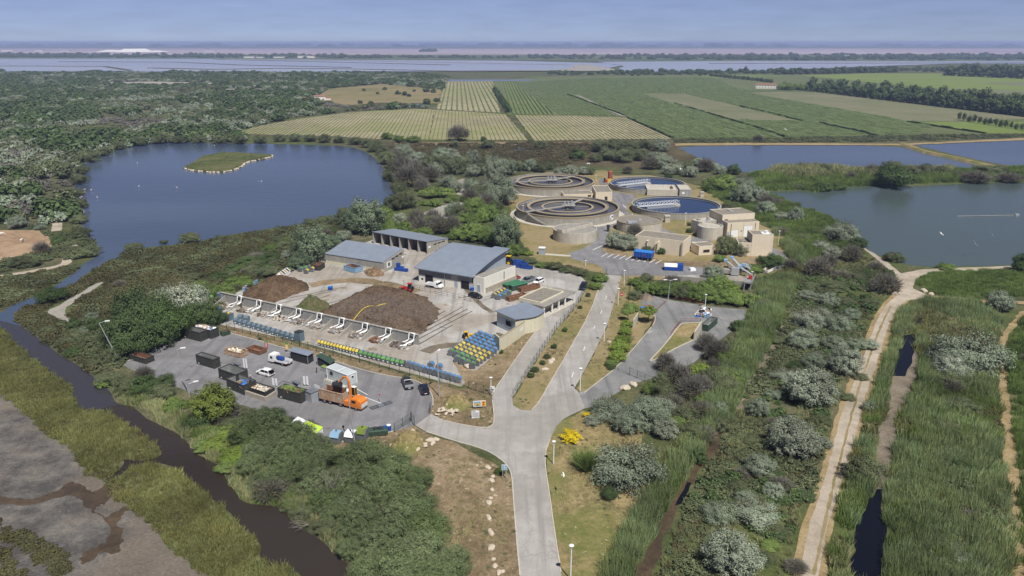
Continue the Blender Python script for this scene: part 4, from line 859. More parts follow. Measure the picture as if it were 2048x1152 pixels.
# ---------------------------------------------------------------- round tanks
def rail(m, R0, z, n=40, mat="galv", r=.035):
    for i in range(n):
        a_ = 2 * math.pi * i / n; m.cyl((R0 * math.cos(a_), R0 * math.sin(a_), z),(R0 * math.cos(a_), R0 * math.sin(a_), z + 1.0), r, r, mat, 4, False)
    for zz in (z + .5, z + 1.0): m.ring(R0 + r, R0 - r, zz - r, zz + r, mat, 64)
def ring_tank(label, cx, cy, half, H, front):
    c = G(cx, cy, H); c.z = 0; Rr = half * mpp(cx, cy + 8)
    t = thing("ring_tank", label, "water tank", c, 0, "concentric aeration ring tanks")
    m = MB(); m.ring(Rr, Rr - .4,0, H, "concrete", 96); m.obj("outer_wall", t)
    m = MB(); m.ring(Rr + .12, Rr - .5, H - .002 + .004, H + .18, "rust_rim", 96); m.ring(Rr + .03, Rr + .003, H - .55, H, "rust_rim", 96); m.obj("rim", t)
    m = MB(); m.ring(Rr + 2.6, Rr + .003,0,.1, "concrete_pale", 96); m.obj("apron", t)
    for k, (q, hh, wd, nm) in enumerate(((.765,.25,1.0, "middle_ring"),(.49,.1,.5, "inner_ring"))):
        m = MB(); m.ring(Rr * q + .2, Rr * q - .2,.1, H + hh - .25, "concrete_grey", 80); m.ring(Rr * q + wd / 2 + .2, Rr * q - wd / 2 - .2, H + hh - .245, H + hh, "rust_rim", 80); o = m.obj(nm, t)
        if k == 0:
            m = MB(); rail(m, Rr * q + wd / 2, H + hh, 44); m.obj("railing", o)
    m = MB(); m.disc(Rr - .41, H - 1.0, "tank_dark"); m.obj("water", t)
    m = MB(); m.disc(Rr * .49 - .25, H - .8, "tank_dark")
    m.obj("inner_water", t)
    # bridge
    m = MB(); ang = math.radians(front)
    ca, sa = math.cos(ang), math.sin(ang)
    m.box(-Rr * 1.0,0,-.7,.7, H + .26, H + .5, "concrete", rz=ang, at=(0,0)); m.box(-Rr * .98,0,-.72,-.68, H + 1.2, H + 1.27, "galv", rz=ang); m.box(-Rr * .98,0,.68,.72, H + 1.2, H + 1.27, "galv", rz=ang)
    a2 = ang + math.radians(28)
    m.box(0, Rr * .8,-.7,.7, H + .27, H + .5, "concrete", rz=a2); m.box(0, Rr * .8,-.72,-.68, H + 1.2, H + 1.27, "galv", rz=a2)
    m.obj("footbridge", t)
    m = MB(); rs = random.Random(7)
    m.box(-2.2,3.2,-1.8,1.6, H + .5, H + .75, "concrete"); m.cyl((0,0, H - 1),(0,0, H + .5),1.2,1.2, "concrete_grey", 14)
    for x, y, hh in ((-1.2,-.8,1.8),(.4,.6,1.5),(1.8,-.5,2.0),(2.6,.8,1.3)): m.box(x - .35, x + .35, y - .35, y + .35, H + .75, H + .75 + hh, "galv")
    for k in range(7): m.cyl((3.5 + k * .8,-3.2, H - .8),(3.5 + k * .8,-3.2, H + .7),.07,.07, "galv", 5)
    m.box(3.3,8.6,-3.4,-3.0, H + .7, H + .8, "concrete"); m.obj("machinery", t)
    m = MB()
    st = ang + math.pi + .12
    for k in range(10):
        a_ = st + k * (2.9 / Rr) * .35; r_ = Rr + .5; m.box(-.45,.45,-.2 * Rr / 20 - .3,.3, max(0.1, H - (k + 1) * H / 10 - .001), H - k * H / 10, "concrete", rz=a_, at=(r_ * math.cos(a_), r_ * math.sin(a_)))
    m.obj("stair", t)
    return t
ring_tank("larger concrete ring tank in front carrying a white notice on its wall", 1135,413,99.5,3.6,34)
tb = ring_tank("concrete ring tank farther back beside the silver trees", 1101,362,84.8,3.5,15)
t = [o for o in bpy.data.objects if o.name == "ring_tank"][0]
g = G(1179,437); gl = g - t.location; aN = math.atan2(gl.y, gl.x); Rr = 99.5 * mpp(1135,421)
m = MB(); m.box(-.05,.05,-1.3,1.3,.9,3.0, "sign_white", rz=aN, at=((Rr + .08) * math.cos(aN),(Rr + .08) * math.sin(aN))); o = m.obj("notice", t)
m = MB(); m.box(-.02,.02,-.1,.9,1.9,2.5, "car_navy", rz=aN, at=((Rr + .16) * math.cos(aN),(Rr + .16) * math.sin(aN))); m.box(-.02,.02,-1.0,-.3,1.2,1.7, "car_navy", rz=aN, at=((Rr + .16) * math.cos(aN),(Rr + .16) * math.sin(aN))); m.obj("notice_print", o)
def clarifier(label, cx, cy, half, H, ang):
    c = G(cx, cy, H); c.z = 0; Rr = half * mpp(cx, cy + 6)
    t = thing("clarifier_tank", label, "water tank", c, 0, "round blue clarifiers")
    m = MB(); m.ring(Rr, Rr - .35,0, H, "concrete", 96); m.obj("outer_wall", t)
    m = MB(); m.ring(Rr + .1, Rr - .55, H + .003, H + .15, "concrete_grey", 96); m.ring(Rr - .9, Rr - 1.15, H - .9, H - .35, "concrete_grey", 96); m.obj("rim", t)
    m = MB(); m.ring(Rr + 2.2, Rr + .003,0,.08, "dry_lawn", 96); m.obj("apron", t)
    m = MB(); m.disc(Rr - .36, H - .55, "tank_blue"); m.obj("water", t)
    m = MB(); a_ = math.radians(ang)
    m.box(-Rr, 1.0,-.8,.8, H + .15, H + .25, "galv", rz=a_)
    for s in (-1,1):
        m.box(-Rr, 1.0, s * .85 - .04, s * .85 + .04, H + 1.78, H + 1.88, "white_paint", rz=a_); m.box(-Rr, 1.0, s * .85 - .05, s * .85 + .05, H + .32, H + .48, "white_paint", rz=a_)
        n = 11
        for k in range(n):
            x0 = -Rr + k * (Rr + 1) / n; x1 = x0 + (Rr + 1) / n; y = s * .85
            R_ = Matrix.Rotation(a_, 3, 'Z')
            m.cyl(R_ @ Vector((x0, y, H + .4)), R_ @ Vector((x1, y, H + 1.8)),.045,.045, "white_paint", 4); m.cyl(R_ @ Vector((x1, y, H + .3)), R_ @ Vector((x1, y, H + 1.85)),.06,.06, "white_paint", 4)
    m.obj("scraper_bridge", t)
    m = MB(); m.cyl((0,0, H - .6),(0,0, H + .1),1.9,1.9, "concrete_pale", 24); m.cyl((0,0, H + .1),(0,0, H + .8),.7,.7, "galv", 12); m.obj("centre_well", t)
    m = MB(); R_ = Matrix.Rotation(a_, 3, 'Z'); m.box(-Rr * .8,-Rr * .1,-2.2,-1.9, H - .9, H + .3, "galv", rz=a_); m.obj("scum_board", t)
    m = MB(); m.box(-Rr - .5,-Rr + .7,-1.3,1.3, H + .16, H + .9, "galv", rz=a_); m.obj("drive_carriage", t)
    return t
clarifier("blue clarifier in front of the low clarifier house with a white lattice bridge", 1352,409,86,2.6,19)
clarifier("blue clarifier next to the red silo with a white lattice bridge", 1294.4,366,74,2.3,30)
def cover_tank(name, label, cx, cy, half, H, roof, n=40):
    c = G(cx, cy, H); c.z = 0; Rr = half * mpp(cx, cy + 8); t = thing(name, label, "tank", c, 0)
    m = MB(); m.ring(Rr, Rr - .3,0, H + .3, "concrete_pale", n); m.obj("tank_wall", t)
    m = MB(); m.lathe([(Rr - .3, H - .3),(Rr - .3, H + .02),(0.01, H + .25)], roof, n); m.obj("lid", t); return t, Rr
t, Rr = cover_tank("thickener_tank", "small round concrete tank with a slanted trough on top", 1150,458,42.5,3.7, "roof_grey")
m = MB(); q = math.radians(42); m.box(-Rr * 1.0, Rr * 1.02,-1.3,1.3,3.8,4.9, "concrete_pale", rz=q); m.obj("trough", t); m = MB(); m.box(-Rr * .95, Rr * .97,-1.0,1.0,4.902,4.94, "roof_grey", rz=q); m.obj("trough_lid", t)
m = MB(); m.ring(Rr - .31, Rr * .1,3.95,4.05, "concrete_pale", 40); 
t, Rr = cover_tank("cover_tank", "wide low round tank with dark grey cover behind the silver tree", 1279,441,44,3.4, "roof_gravel")
m = MB(); m.cyl((0,0,3.5),(0,0,4.2),.8,.6, "galv", 12); m.box(-Rr * .6,-Rr * .2,-Rr * .8,-Rr * .3,3.5,4.0, "galv"); m.ring(Rr + .1, Rr - .35,3.71,3.8, "rust_rim", 40); m.obj("hatch", t)
t, Rr = cover_tank("round_tower", "small round streaked concrete tower in front of the workshop", 1421,452,24,4.3, "concrete_pale", 32)
m = MB(); rail(m, Rr - .4,4.6,14); m.obj("railing", t)
g = G(1220,364); t = thing("silo", "red upright silo next to the rear clarifier", "silo", g, 0); Hs = HT(1220,364,341)
m = MB(); m.lathe([(.4,.9),(1.25,1.6),(1.25, Hs - .6),(.9, Hs - .2),(.3, Hs)], "red_silo", 20); m.obj("vessel", t)
m = MB(); m.box(-2.6,-.8,-1.6,-.2,0,1.4, "red_paint"); m.box(-1.6,.6,-2.0,-1.3,0,1.9, "yellow_paint"); m.box(-3.4,-2.6,-1.5,-.3,0,2.2, "dark_metal"); m.obj("dosing_unit", t)
for x, y in ((.9,.9),(-.9,.9),(.9,-.9),(-.9,-.9)):
    m = MB(); m.box(x - .1, x + .1, y - .1, y + .1,0,1.6, "red_silo"); m.obj("leg", t)
t = thing("switch_box", "small pale electric box on a concrete pad beyond the crates", "cabinet", G(1084,508), R(-15)); m = MB(); m.box(-1,1,-.9,.9,0,2.2, "clad_light"); m.obj("body", t); m = MB(); m.box(-1.15,1.15,-1.05,1.05,2.203,2.4, "white_paint"); m.obj("roof", t)
m = MB(); m.box(1.2,10,-1,1,.015,.06, "concrete_pale"); m.obj("pad", t)
# loading platform
a, rz, L, W = frame((1486,581),(1502,583),(1513,570)); H = 2.6
t = thing("loading_platform", "grey steel loading platform on posts with a red box on top", "platform", a, rz)
m = MB(); m.box(0, L, 0, W, H - .3, H, "concrete_grey"); m.obj("deck", t)
for x in (.2, L - .2):
    for y in (.2, W / 2, W - .2):
        m = MB(); m.box(x - .12, x + .12, y - .12, y + .12,0, H - .302, "galv"); m.obj("post", t)
m = MB()
for z in (.5,1.0):
    m.box(0, L, -.03,.03, H + z, H + z + .06, "galv"); m.box(-.03,.03,0, W, H + z, H + z + .06, "galv"); m.box(L - .03, L + .03,0, W, H + z, H + z + .06, "galv")
for k in range(6):
    m.box(k * L / 5 - .03, k * L / 5 + .03,-.035,.035, H, H + 1, "galv"); m.box(L - .035, L + .035, k * W / 5 - .03, k * W / 5 + .03, H, H + 1, "galv")
m.obj("railing", t); m = MB(); m.box(.8,1.8, W * .45, W * .6, H + .002, H + 1.1, "red_paint"); m.obj("control_cabinet", t)
m = MB(); m.box(-.3, L + .3, W, W + .4,0, H - .31, "dark_open"); m.obj("under_deck_shade", t)  # near-black slab put in for the shade beneath the deck
a, b = G(1330,559), G(1486,578); t = thing("retaining_wall", "grey concrete retaining wall below the pale slab", "wall", (0,0,0)); m = MB(); wallseg(m, a, b, 1.5,2.4,.3, "concrete"); m.obj("panel", t)
m = MB()
for k in range(26):
    p = a.lerp(b, k / 25); h0 = 1.5 + .9 * k / 25; m.cyl((p.x, p.y, h0),(p.x, p.y, h0 + 1),.03,.03, "galv", 4)
m.tube([(a.x, a.y, 2.5),(b.x, b.y, 3.4)], .04, "galv", 4); m.obj("railing", t)
# farmhouses and far buildings
def house(name, label, px, w_, d_, h_, rz, blocks=1):
    g = G(*px); t = thing(name, label, "house", g, rz)
    m = MB(); m.box(-w_ / 2, w_ / 2,0, d_, 0, h_, "white_wall"); m.box(w_ / 2, w_ / 2 + w_ * .45, d_ * .2, d_ * .9,0, h_ * .6, "white_wall"); m.obj("wall", t)
    m = MB(); m.ext([(-.6 - w_ / 2,0),(w_ / 2 + .6,0),(w_ / 2 - 1.2,2.0),(1.2 - w_ / 2,2.0)], 0,0.01, "terracotta"); m = MB()
    m.add([(-w_ / 2 - .5,-.5, h_),(w_ / 2 + .5,-.5, h_),(w_ / 2 + .5, d_ + .5, h_),(-w_ / 2 - .5, d_ + .5, h_),(-w_ / 2 - .5, d_ / 2, h_ + d_ * .14),(w_ / 2 + .5, d_ / 2, h_ + d_ * .14)], [(0,1,5,4),(2,3,4,5),(0,4,3),(1,2,5),(3,2,1,0)], "terracotta")
    m.add([(w_ / 2 + .51, d_ * .15, h_ * .6),(w_ / 2 + w_ * .5, d_ * .15, h_ * .6),(w_ / 2 + w_ * .5, d_ * .95, h_ * .6 + 1),(w_ / 2 + .51, d_ * .95, h_ * .6 + 1)], [(0,1,2,3)], "terracotta"); m.obj("roof", t)
    n = max(3, int(w_ / 4))
    for k in range(n):
        for z in ((.9,2.2),) + (((h_ - 2.2, h_ - .9),) if h_ > 5 else ()): panel(t, "window", -w_ / 2 + (k + .3) * w_ / n, -w_ / 2 + (k + .6) * w_ / n, z[0], z[1], "glass_dark", -.06)
    return t
house("farmhouse", "white farmhouse with terracotta roof at the edge of the scrub", (640,201),14,10,5.0, R(10))
house("farmhouse", "long white farmhouse with red roof at the start of the pine belt", (1531,178),30,12,6.5, R(-18))
house("farm_shed", "low white shed in the scrub beside the white farmhouse", (600,201),14,7,2.8, R(5))
for i, (px, w_, h_) in enumerate(((500,55,9),(518,40,7),(560,60,8),(612,75,11),(1693,30,9),(78,60,12),(14,90,13),(420,70,9),(130,70,9))):
    g = G(px, (116.5 if px > 440 and px < 1000 else 113.6 if px > 1000 else 103)); t = thing("far_building", "pale far building, the " + ordw(i + 1) + " of the low white buildings beyond the salt pans", "building", g, 0)
    m = MB(); m.box(-w_ / 2, w_ / 2,0,25,0, h_, "white_wall"); m.obj("wall", t); m = MB(); m.box(-w_ / 2 - 1, w_ / 2 + 1,-1,26, h_, h_ + 1.2, "roof_grey"); m.obj("roof", t)
for i, (x0, x1, py, top) in enumerate(((205,243,103.5,99.5),(246,296,104,97),(304,326,104,101))):
    g0, g1 = G(x0, py), G(x1, py); L = (g1 - g0).length; H = HT((x0 + x1) / 2, py, top); c = (g0 + g1) / 2
    n = 18; vs = []; m = MB()
    rr = random.Random(i); 
    lo = [(-L / 2,-120),(L / 2,-120),(L / 2 + 20,0),(L / 2,120),(-L / 2,120),(-L / 2 - 20,0)]; hi = [(x * (.72 if i == 1 else .25), y * .3) for x, y in lo]
    m.add([(x, y, 0) for x, y in lo] + [(x, y, H * rr.uniform(.85,1)) for x, y in hi], [(k, (k + 1) % 6,6 + (k + 1) % 6,6 + k) for k in range(6)] + [tuple(range(6,12))], "salt")
    o = m.obj("salt_heap"); o.location = c; tag(o, ["small white salt heap beyond the salt pans", "long flat topped white salt heap beyond the salt pans", "low white salt heap at the end of the salt works"][i], "salt heap")
from mathutils import noise as mnoise
# ---------------------------------------------------------------- heaps
def heap(name, label, px, H, mat, cat="heap", seed=0, peak=None, pw=1.3, rings=46, seg=170, amp=.35):
    out = smooth_poly(GP(px),2); 
    # resample by angle round the peak
    c = G(*peak) if peak else sum(out, Vector()) / len(out)
    n = seg; per = [0]
    for i in range(len(out)): per.append(per[-1] + (out[(i + 1) % len(out)] - out[i]).length)
    pts = []
    for k in range(n):
        s = per[-1] * k / n; i = max(j for j in range(len(out)) if per[j] <= s)
        a_, b_ = out[i], out[(i + 1) % len(out)]; q = a_.lerp(b_, (s - per[i]) / max(1e-6,(b_ - a_).length)); pts.append(q)
    vs = [(0,0, H)]; fs = []
    for r in range(1, rings + 1):
        t = r / rings
        for k in range(n):
            q = c.lerp(pts[k], t); z = H * (1 - t ** pw) if t < 1 else -.12
            nz = mnoise.fractal(Vector((q.x * .25, q.y * .25, seed)),1.0,2.0,5)
            nz2 = mnoise.noise(Vector((q.x * 1.6, q.y * 1.6, seed + 9)))
            z += (nz * amp * 1.6 + nz2 * amp * .9 + mnoise.noise(Vector((q.x * 4, q.y * 4, seed))) * amp * .5) * min(1,(1 - t) * 4) * (.5 + .5 * min(1, z))
            j = 1 + mnoise.noise(Vector((q.x * .5, q.y * .5, seed + 3))) * .12 * t
            vs.append(((q.x - c.x) * j, (q.y - c.y) * j, max(z, -.12)))
    for k in range(n): fs.append((0,1 + k, 1 + (k + 1) % n))
    for r in range(rings - 1):
        for k in range(n):
            a_, b_ = 1 + r * n + k, 1 + r * n + (k + 1) % n; fs.append((a_, a_ + n, b_ + n, b_))
    m = MB(); m.add(vs, fs, mat); o = m.obj(name); o.location = (c.x, c.y, 0.02)
    return tag(o, label, cat)
def litter(o, n, H, size, mat, seed, spread=1.0, elong=2.0):      # loose pieces in the surface of a heap, same mesh
    me = o.data; rs = np.random.RandomState(seed); nv = len(me.vertices); co = np.empty(nv * 3); me.vertices.foreach_get("co", co); co = co.reshape(-1,3)
    i = rs.choice(nv, n); p = co[i] + rs.normal(size=(n, 3)) * np.array([.4,.4,.06])
    return p
def debris(name, label, px, n, size, mats, seed, H=.5, cat="rubble", kind=None, elong=2.2, loc_poly=None):
    poly = loc_poly or GP(px); rs = np.random.RandomState(seed)
    c = sum(poly, Vector()) / len(poly); x, y = scatter_pts(poly, n * 3.0 / max(1, abs(poly_area(poly))), rs); x, y = x[:n], y[:n]; k = len(x)
    d = np.hypot(x - c.x, y - c.y); d = d / (d.max() + 1e-6); z = H * (1 - d ** 1.5) * rs.uniform(.6,1, k)
    m = MB()
    for i in range(k):
        s = size * rs.uniform(.5,1.5); e = s * rs.uniform(1, elong)
        q = Matrix.Rotation(rs.uniform(0,6.28),3, 'Z') @ Matrix.Rotation(rs.normal() * .5,3, 'X') @ Matrix.Rotation(rs.normal() * .5,3, 'Y')
        vs = [q @ Vector((sx * e, sy * s, sz * s * .6)) + Vector((x[i] - c.x, y[i] - c.y, z[i] + s * .2)) for sz in (-.5,.5) for sx, sy in ((-.5,-.5),(.5,-.4),(.45,.5),(-.5,.45))]
        m.add(vs, [(3,2,1,0),(4,5,6,7),(0,1,5,4),(1,2,6,5),(2,3,7,6),(3,0,4,7)], mats[rs.randint(len(mats))])
    if H > .3:                                     # the heap's own body under the loose pieces
        nn = 20; hull = [(c.x + (max(p.x for p in poly) - min(p.x for p in poly)) * .42 * math.cos(6.283 * i / nn) - c.x, (max(p.y for p in poly) - min(p.y for p in poly)) * .42 * math.sin(6.283 * i / nn)) for i in range(nn)]
        m.add([(a, b, 0) for a, b in hull] + [(a * .5, b * .5, H * .7) for a, b in hull], [(i, (i + 1) % nn, nn + (i + 1) % nn, nn + i) for i in range(nn)] + [tuple(range(nn, 2 * nn))], mats[0])
    o = m.obj(name); o.location = (c.x, c.y, .02); return tag(o, label, cat, None, kind)
def poly_area(p): return sum(p[i].x * p[(i + 1) % len(p)].y - p[(i + 1) % len(p)].x * p[i].y for i in range(len(p))) / 2
heap("compost_heap", "huge brown shredded compost heap filling the platform behind the pipe wall", [(600,640),(640,628),(690,600),(725,585),(745,577),(790,578),(840,590),(868,606),(881,622),(874,642),(855,660),(825,672),(790,675),(745,668),(700,656),(650,650)], 4.6, "compost", peak=(752,608), pw=1.45, seed=1, amp=.45)
heap("compost_heap", "smaller reddish brown compost heap at the left corner by the blue container" .replace("left ", ""), [(470,594),(520,565),(560,552),(590,556),(624,572),(615,582),(580,592),(550,606),(530,612),(500,606)], 3.6, "compost_red", peak=(556,578), pw=1.5, seed=4, amp=.4)
gw = heap("green_waste_heap", "mound of green garden cuttings between the two brown compost heaps", [(585,620),(605,605),(622,598),(640,600),(668,612),(650,626),(625,634),(600,632)], 2.4, "green_waste", peak=(624,610), pw=1.2, seed=8, amp=.6)
heap("wood_heap", "heap of broken brown wood by the low shed", [(724,544),(735,538),(765,540),(772,550),(755,555),(735,553)], 1.7, "wood_waste", peak=(750,546), pw=1.4, seed=11, amp=.7)
m = MB(); pts = []
from mathutils.bvhtree import BVHTree
hme = bpy.data.objects["compost_heap"]; hbv = BVHTree.FromPolygons([tuple(v.co + hme.location) for v in hme.data.vertices], [tuple(p.vertices) for p in hme.data.polygons])
def on_heap(px, py, h):
    c_ = Vector((0,0, CAMH)); hit = hbv.ray_cast(c_, (G(px, py) - c_).normalized())[0]; hit = hit or G(px, py, .1); return (hit.x, hit.y, hit.z + .06)
hp = [(696,651,.9),(704,645,1.4),(711,635,2.2),(717,627,2.7),(727,617,3.3),(738,612,3.6),(753,613,3.7),(763,609,3.8),(772,608,3.8)]
m.tube(smooth_poly([Vector(on_heap(*p)) for p in hp], 2, False),.10, "hose", 6); tag(m.obj("hose", None, True), "yellow hose snaking over the big compost heap", "hose")
def ground_heap(name, label, px, H, mat, seed, cat): return heap(name, label, px, H, mat, cat, seed, None, 1.3,14,50,.35)
ground_heap("earth_mound", "overgrown mound of earth behind the boulders at the yard gate", [(875,812),(890,795),(915,788),(938,796),(945,812),(925,825),(895,828)], 1.8, "dry_grass", 21, "mound")
ground_heap("earth_mound", "brown earth and stone mound beside the yard exit road", [(770,905),(785,880),(810,862),(840,862),(855,880),(845,900),(815,915),(785,915)], 2.2, "dry_grass", 22, "mound")
ground_heap("gravel_heap", "small grey gravel heap behind the side yard fence", [(1277,600),(1285,588),(1300,590),(1312,598),(1298,605)], 1.2, "grey_mud", 23, "heap")

# ---------------------------------------------------------------- open containers
def skip(label, A, B, C, topB, mat="skip_black", inside="skip_inside", z0=0.0, name="skip_container", flip=False, ribs=True, Wd=None):
    a, rz, L, W = frame(A, B, C); W = Wd or W; H = max(.8, HT(B[0], B[1], topB)); t = thing(name, label, "container", (a.x, a.y, z0), rz)
    th = .09; m = MB()
    m.box(0, L, 0, th, .15, H, mat); m.box(0, L, W - th, W, .15, H, mat); m.box(0, th, th, W - th, .15, H, mat); m.obj("side_wall", t)
    m = MB(); m.box(L - th, L, th, W - th, .15, H, mat)
    m.box(L + .002, L + .06, W * .47, W * .53,.2, H * .95, mat); m.box(L + .002, L + .07, W * .1, W * .9, H * .5, H * .56, mat); m.obj("end_door", t)
    m = MB(); m.box(th, L - th, th, W - th, .15,.22, inside)
    for q in ((th, L - th, th + .002, th + .02),(th, L - th, W - th - .02, W - th - .002)): m.box(q[0], q[1], q[2], q[3], .22, H - .06, inside)
    m.box(th + .002, th + .02, th + .03, W - th - .03,.22, H - .06, inside); m.box(L - th - .02, L - th - .002, th + .03, W - th - .03,.22, H - .06, inside); m.obj("inner_lining", t)
    m = MB(); r = .08
    m.box(-r, L + r, -r, th + .02, H, H + .1, mat); m.box(-r, L + r, W - th - .02, W + r, H, H + .1, mat); m.box(-r, th + .02, th + .02, W - th - .02, H, H + .1, mat); m.box(L - th - .02, L + r, th + .02, W - th - .02, H, H + .1, mat); m.obj("rim", t)
    if ribs:
        m = MB(); n = max(4, int(L / .75))
        for k in range(n + 1):
            x = k * (L - .1) / n
            for y0, y1 in ((-.07,-.003),(W + .003, W + .07)): m.box(x, x + .1, y0, y1,.15, H - .002, mat)
        m.obj("rib", t)
    m = MB()
    for y in (W * .25, W * .7): m.box(0, L, y, y + .15,0,.148, "dark_metal")
    m.cyl((L * .5, W * .25 - .1,.12),(L * .5, W * .25 - .3,.12),.12,.12, "dark_metal", 8); m.obj("skid", t)
    m = MB(); m.box(L * .1, L * .17,-.085,-.073, H * .15, H * .24, "sign_white"); m.obj("plate", t)
    return dict(a=a, rz=rz, L=L, W=W, H=H)
def fill(c, name, label, mats, n, size, lvl=.8, seed=0, x0=.04, x1=.96, cat="waste"):
    rs = np.random.RandomState(seed); m = MB(); L, W, H = c['L'], c['W'], c['H']; zb = H * lvl - size
    nx, ny = 12,7; vs = []
    for i in range(nx):
        for j in range(ny):
            vs.append((L * (x0 + (x1 - x0) * i / (nx - 1)),.12 + (W - .24) * j / (ny - 1), zb + rs.uniform(-.12,.12)))
    m.add(vs, [(i * ny + j, (i + 1) * ny + j, (i + 1) * ny + j + 1, i * ny + j + 1) for i in range(nx - 1) for j in range(ny - 1)], mats[0])
    for _ in range(n):
        s = size * rs.uniform(.5,1.4); x, y = rs.uniform(L * x0 + .4, L * x1 - .4), rs.uniform(.45, W - .45); z = zb + rs.uniform(0, size * 1.2)
        q = Matrix.Rotation(rs.uniform(0,6.28),3, 'Z') @ Matrix.Rotation(rs.normal() * .6,3, 'X')
        vs = [q @ Vector((sx * s * rs.uniform(1,2), sy * s, sz * s * .5)) + Vector((x, y, z)) for sz in (-.5,.5) for sx, sy in ((-.5,-.5),(.5,-.5),(.5,.5),(-.5,.5))]
        m.add(vs, [(3,2,1,0),(4,5,6,7),(0,1,5,4),(1,2,6,5),(2,3,7,6),(3,0,4,7)], mats[rs.randint(len(mats))])
    o = m.obj(name); o.location = c['a']; o.rotation_euler = (0,0, c['rz']); return tag(o, label, cat)
skip("low black skip standing alone beside the leaning lamp post", (261,720),(292,729),(309,722),718.5, inside="rust")
skip("large empty dark skip under the big dark trees", (366,675),(401.5,684),(415,678),666)
c = skip("large dark skip filled with white and blue sacks at the far yard end", (387.5,669.6),(423,678.6),(438,672),661.4); fill(c, "sack_waste", "white and blue waste sacks inside the dark skip", ["sign_white", "blue_bright", "cloth_white", "cardboard"], 60,.7,.95,2)
skip("small dark green skip with a rusty tail beside the sack skip", (441,671),(446,673.5),(458,667.5),666, "skip_green", "rust")
c = skip("dark skip with some brown waste in the open middle of the yard", (394,728),(429,738.5),(441,733),720); fill(c, "garden_waste", "brown leafy remains on the floor of the middle skip", ["wood_waste", "compost"], 20,.4,.35,3,.35,.9)
c = skip("rusty white skip full of pale rubble sunk beside the ramp", (449.5,709),(482,717),(499,710.5),707, "rust_white", "rust"); fill(c, "rubble_waste", "pale rubble filling the rusty white skip", ["rubble", "white_wall", "cream_wall", "cardboard"], 110,.35,.95,4)
skip("rusty empty skip beside the rubble skip", (494,703.5),(519,711),(532,704),703.5, "rust", "rust")
skip("empty dark green skip in the row by the pine", (439,757),(474,770),(494,759),750, "skip_black")
c = skip("black skip with household waste next to the worker", (455,777),(489,791),(510,779),771.5); fill(c, "household_waste", "mixed bags and boards in the black skip by the worker", ["cardboard", "cloth_white", "cloth_dark", "wood_waste", "blue_bright"], 40,.6,.75,5,.3,.96)
c = skip("black skip with pale plaster behind the concrete upstand", (495,784.5),(531,796),(549,786),785.5); fill(c, "plaster_waste", "pale plaster and brick rubble in the skip behind the upstand", ["rubble", "cream_wall", "terracotta", "white_wall"], 120,.3,.97,6)
c = skip("big black skip heaped with green branches", (557,796),(602,808),(615.5,799),788); fill(c, "branch_waste", "green and yellow branches in the big black skip", ["green_waste", "leaf_green", "leaf_lime", "leaf_dark", "wood_waste"], 130,.55,1.0,7)
skip("low blue skip with rusty load at the corner of the compost wall", (444,603),(452,601),(486,584),588, "skip_blue", "rust", Wd=2.4)
c = skip("small grey skip of orange wood behind the reddish heap", (486,586),(490,586),(516,573),576, "skip_blue", "wood_waste", Wd=2.4); fill(c, "wood_chips", "orange wood pieces piled in the small grey skip", ["cardboard", "wood_waste"], 40,.4,1.0,8)
skip("flat blue grey skip next to the white collection bank", (508,575),(512,575),(545,561),565, "skip_blue", "dark_metal", Wd=2.4)
skip("black skip with rusty scrap beside the low shed", (622,541),(640,542),(648,535),532, "skip_black", "rust")
skip("blue lettered skip standing alone in front of the low shed", (688,541),(711,547),(721,541),537, "skip_blue", "rust")
c = skip("rusty red brown skip behind the weighbridge office, the one with orange load", (1012,601),(1019,604),(1043,591),596.5, "rust", "rust"); fill(c, "scrap_load", "orange brown scrap in the rusty skip", ["cardboard", "rust"], 30,.4,.8,9)
skip("rusty red brown empty skip closest to the parked pickup", (1036,583),(1043,586),(1067,572),578, "rust", "rust")
skip("dark green skip standing against the pale wall in the side yard", (1402,661),(1416,664),(1432,648),651.5, "skip_green", "skip_inside")
# covered green containers and shelters
for lab, A, B, C, top in (("green covered container behind the grey bins, beside the warehouse annex", (1005,578),(1014,581),(1032,570),574),("green covered container closer to the weighbridge office", (1018,580),(1025,583),(1043,571),575)):
    a, rz, L, W = frame(A, B, C); H = max(1.6, HT(B[0], B[1], top)); t = thing("covered_container", lab, "container", a, rz); m = MB(); m.box(0, L, 0, W, .2, H, "skip_green"); m.obj("body", t)
    m = MB(); m.box(-.1, L + .1,-.1, W + .1, H + .002, H + .25, "green_lid", tx=.2, ty=.2)
    for k in range(4): m.box(.2, L - .2, W * k / 4 + .1, W * (k + 1) / 4 - .05, H + .252, H + .34, "green_lid")
    m.obj("lid", t); m = MB(); m.box(.1, L - .1,.1, W - .1,0,.198, "dark_metal"); m.obj("skid", t)
def shelter(label, corners, H, roofm):
    p = [G(x, y, H) for x, y in corners]; t = thing("shelter", label, "shelter", (p[0].x, p[0].y, 0),0); b = p[0].copy(); q = [v - b for v in p]
    m = MB(); m.prism(q, H, H + .12, roofm, True, True); m.obj("roof", t)
    for v in (q[0] * .96 + q[2] * .04, q[1] * .96 + q[3] * .04, q[2] * .96 + q[0] * .04, q[3] * .96 + q[1] * .04,(q[0] + q[3]) / 2 * .97 + (q[1] + q[2]) / 2 * .03):
        m = MB(); m.cyl((v.x, v.y, 0),(v.x, v.y, H),.06,.06, "galv", 6); m.obj("post", t)
    ce = sum(q, Vector()) / 4; q2 = [ce + (v - ce) * .9 for v in q]
    m = MB(); m.prism(q2,.02, H - .5, "dark_metal", True); m.obj("dark_cabinet", t)
shelter("dark flat shelter over cabinets beside the yellow banner", [(577,702),(616,712.5),(628.5,704.5),(586,694.5)], 2.2, "metal_roof")
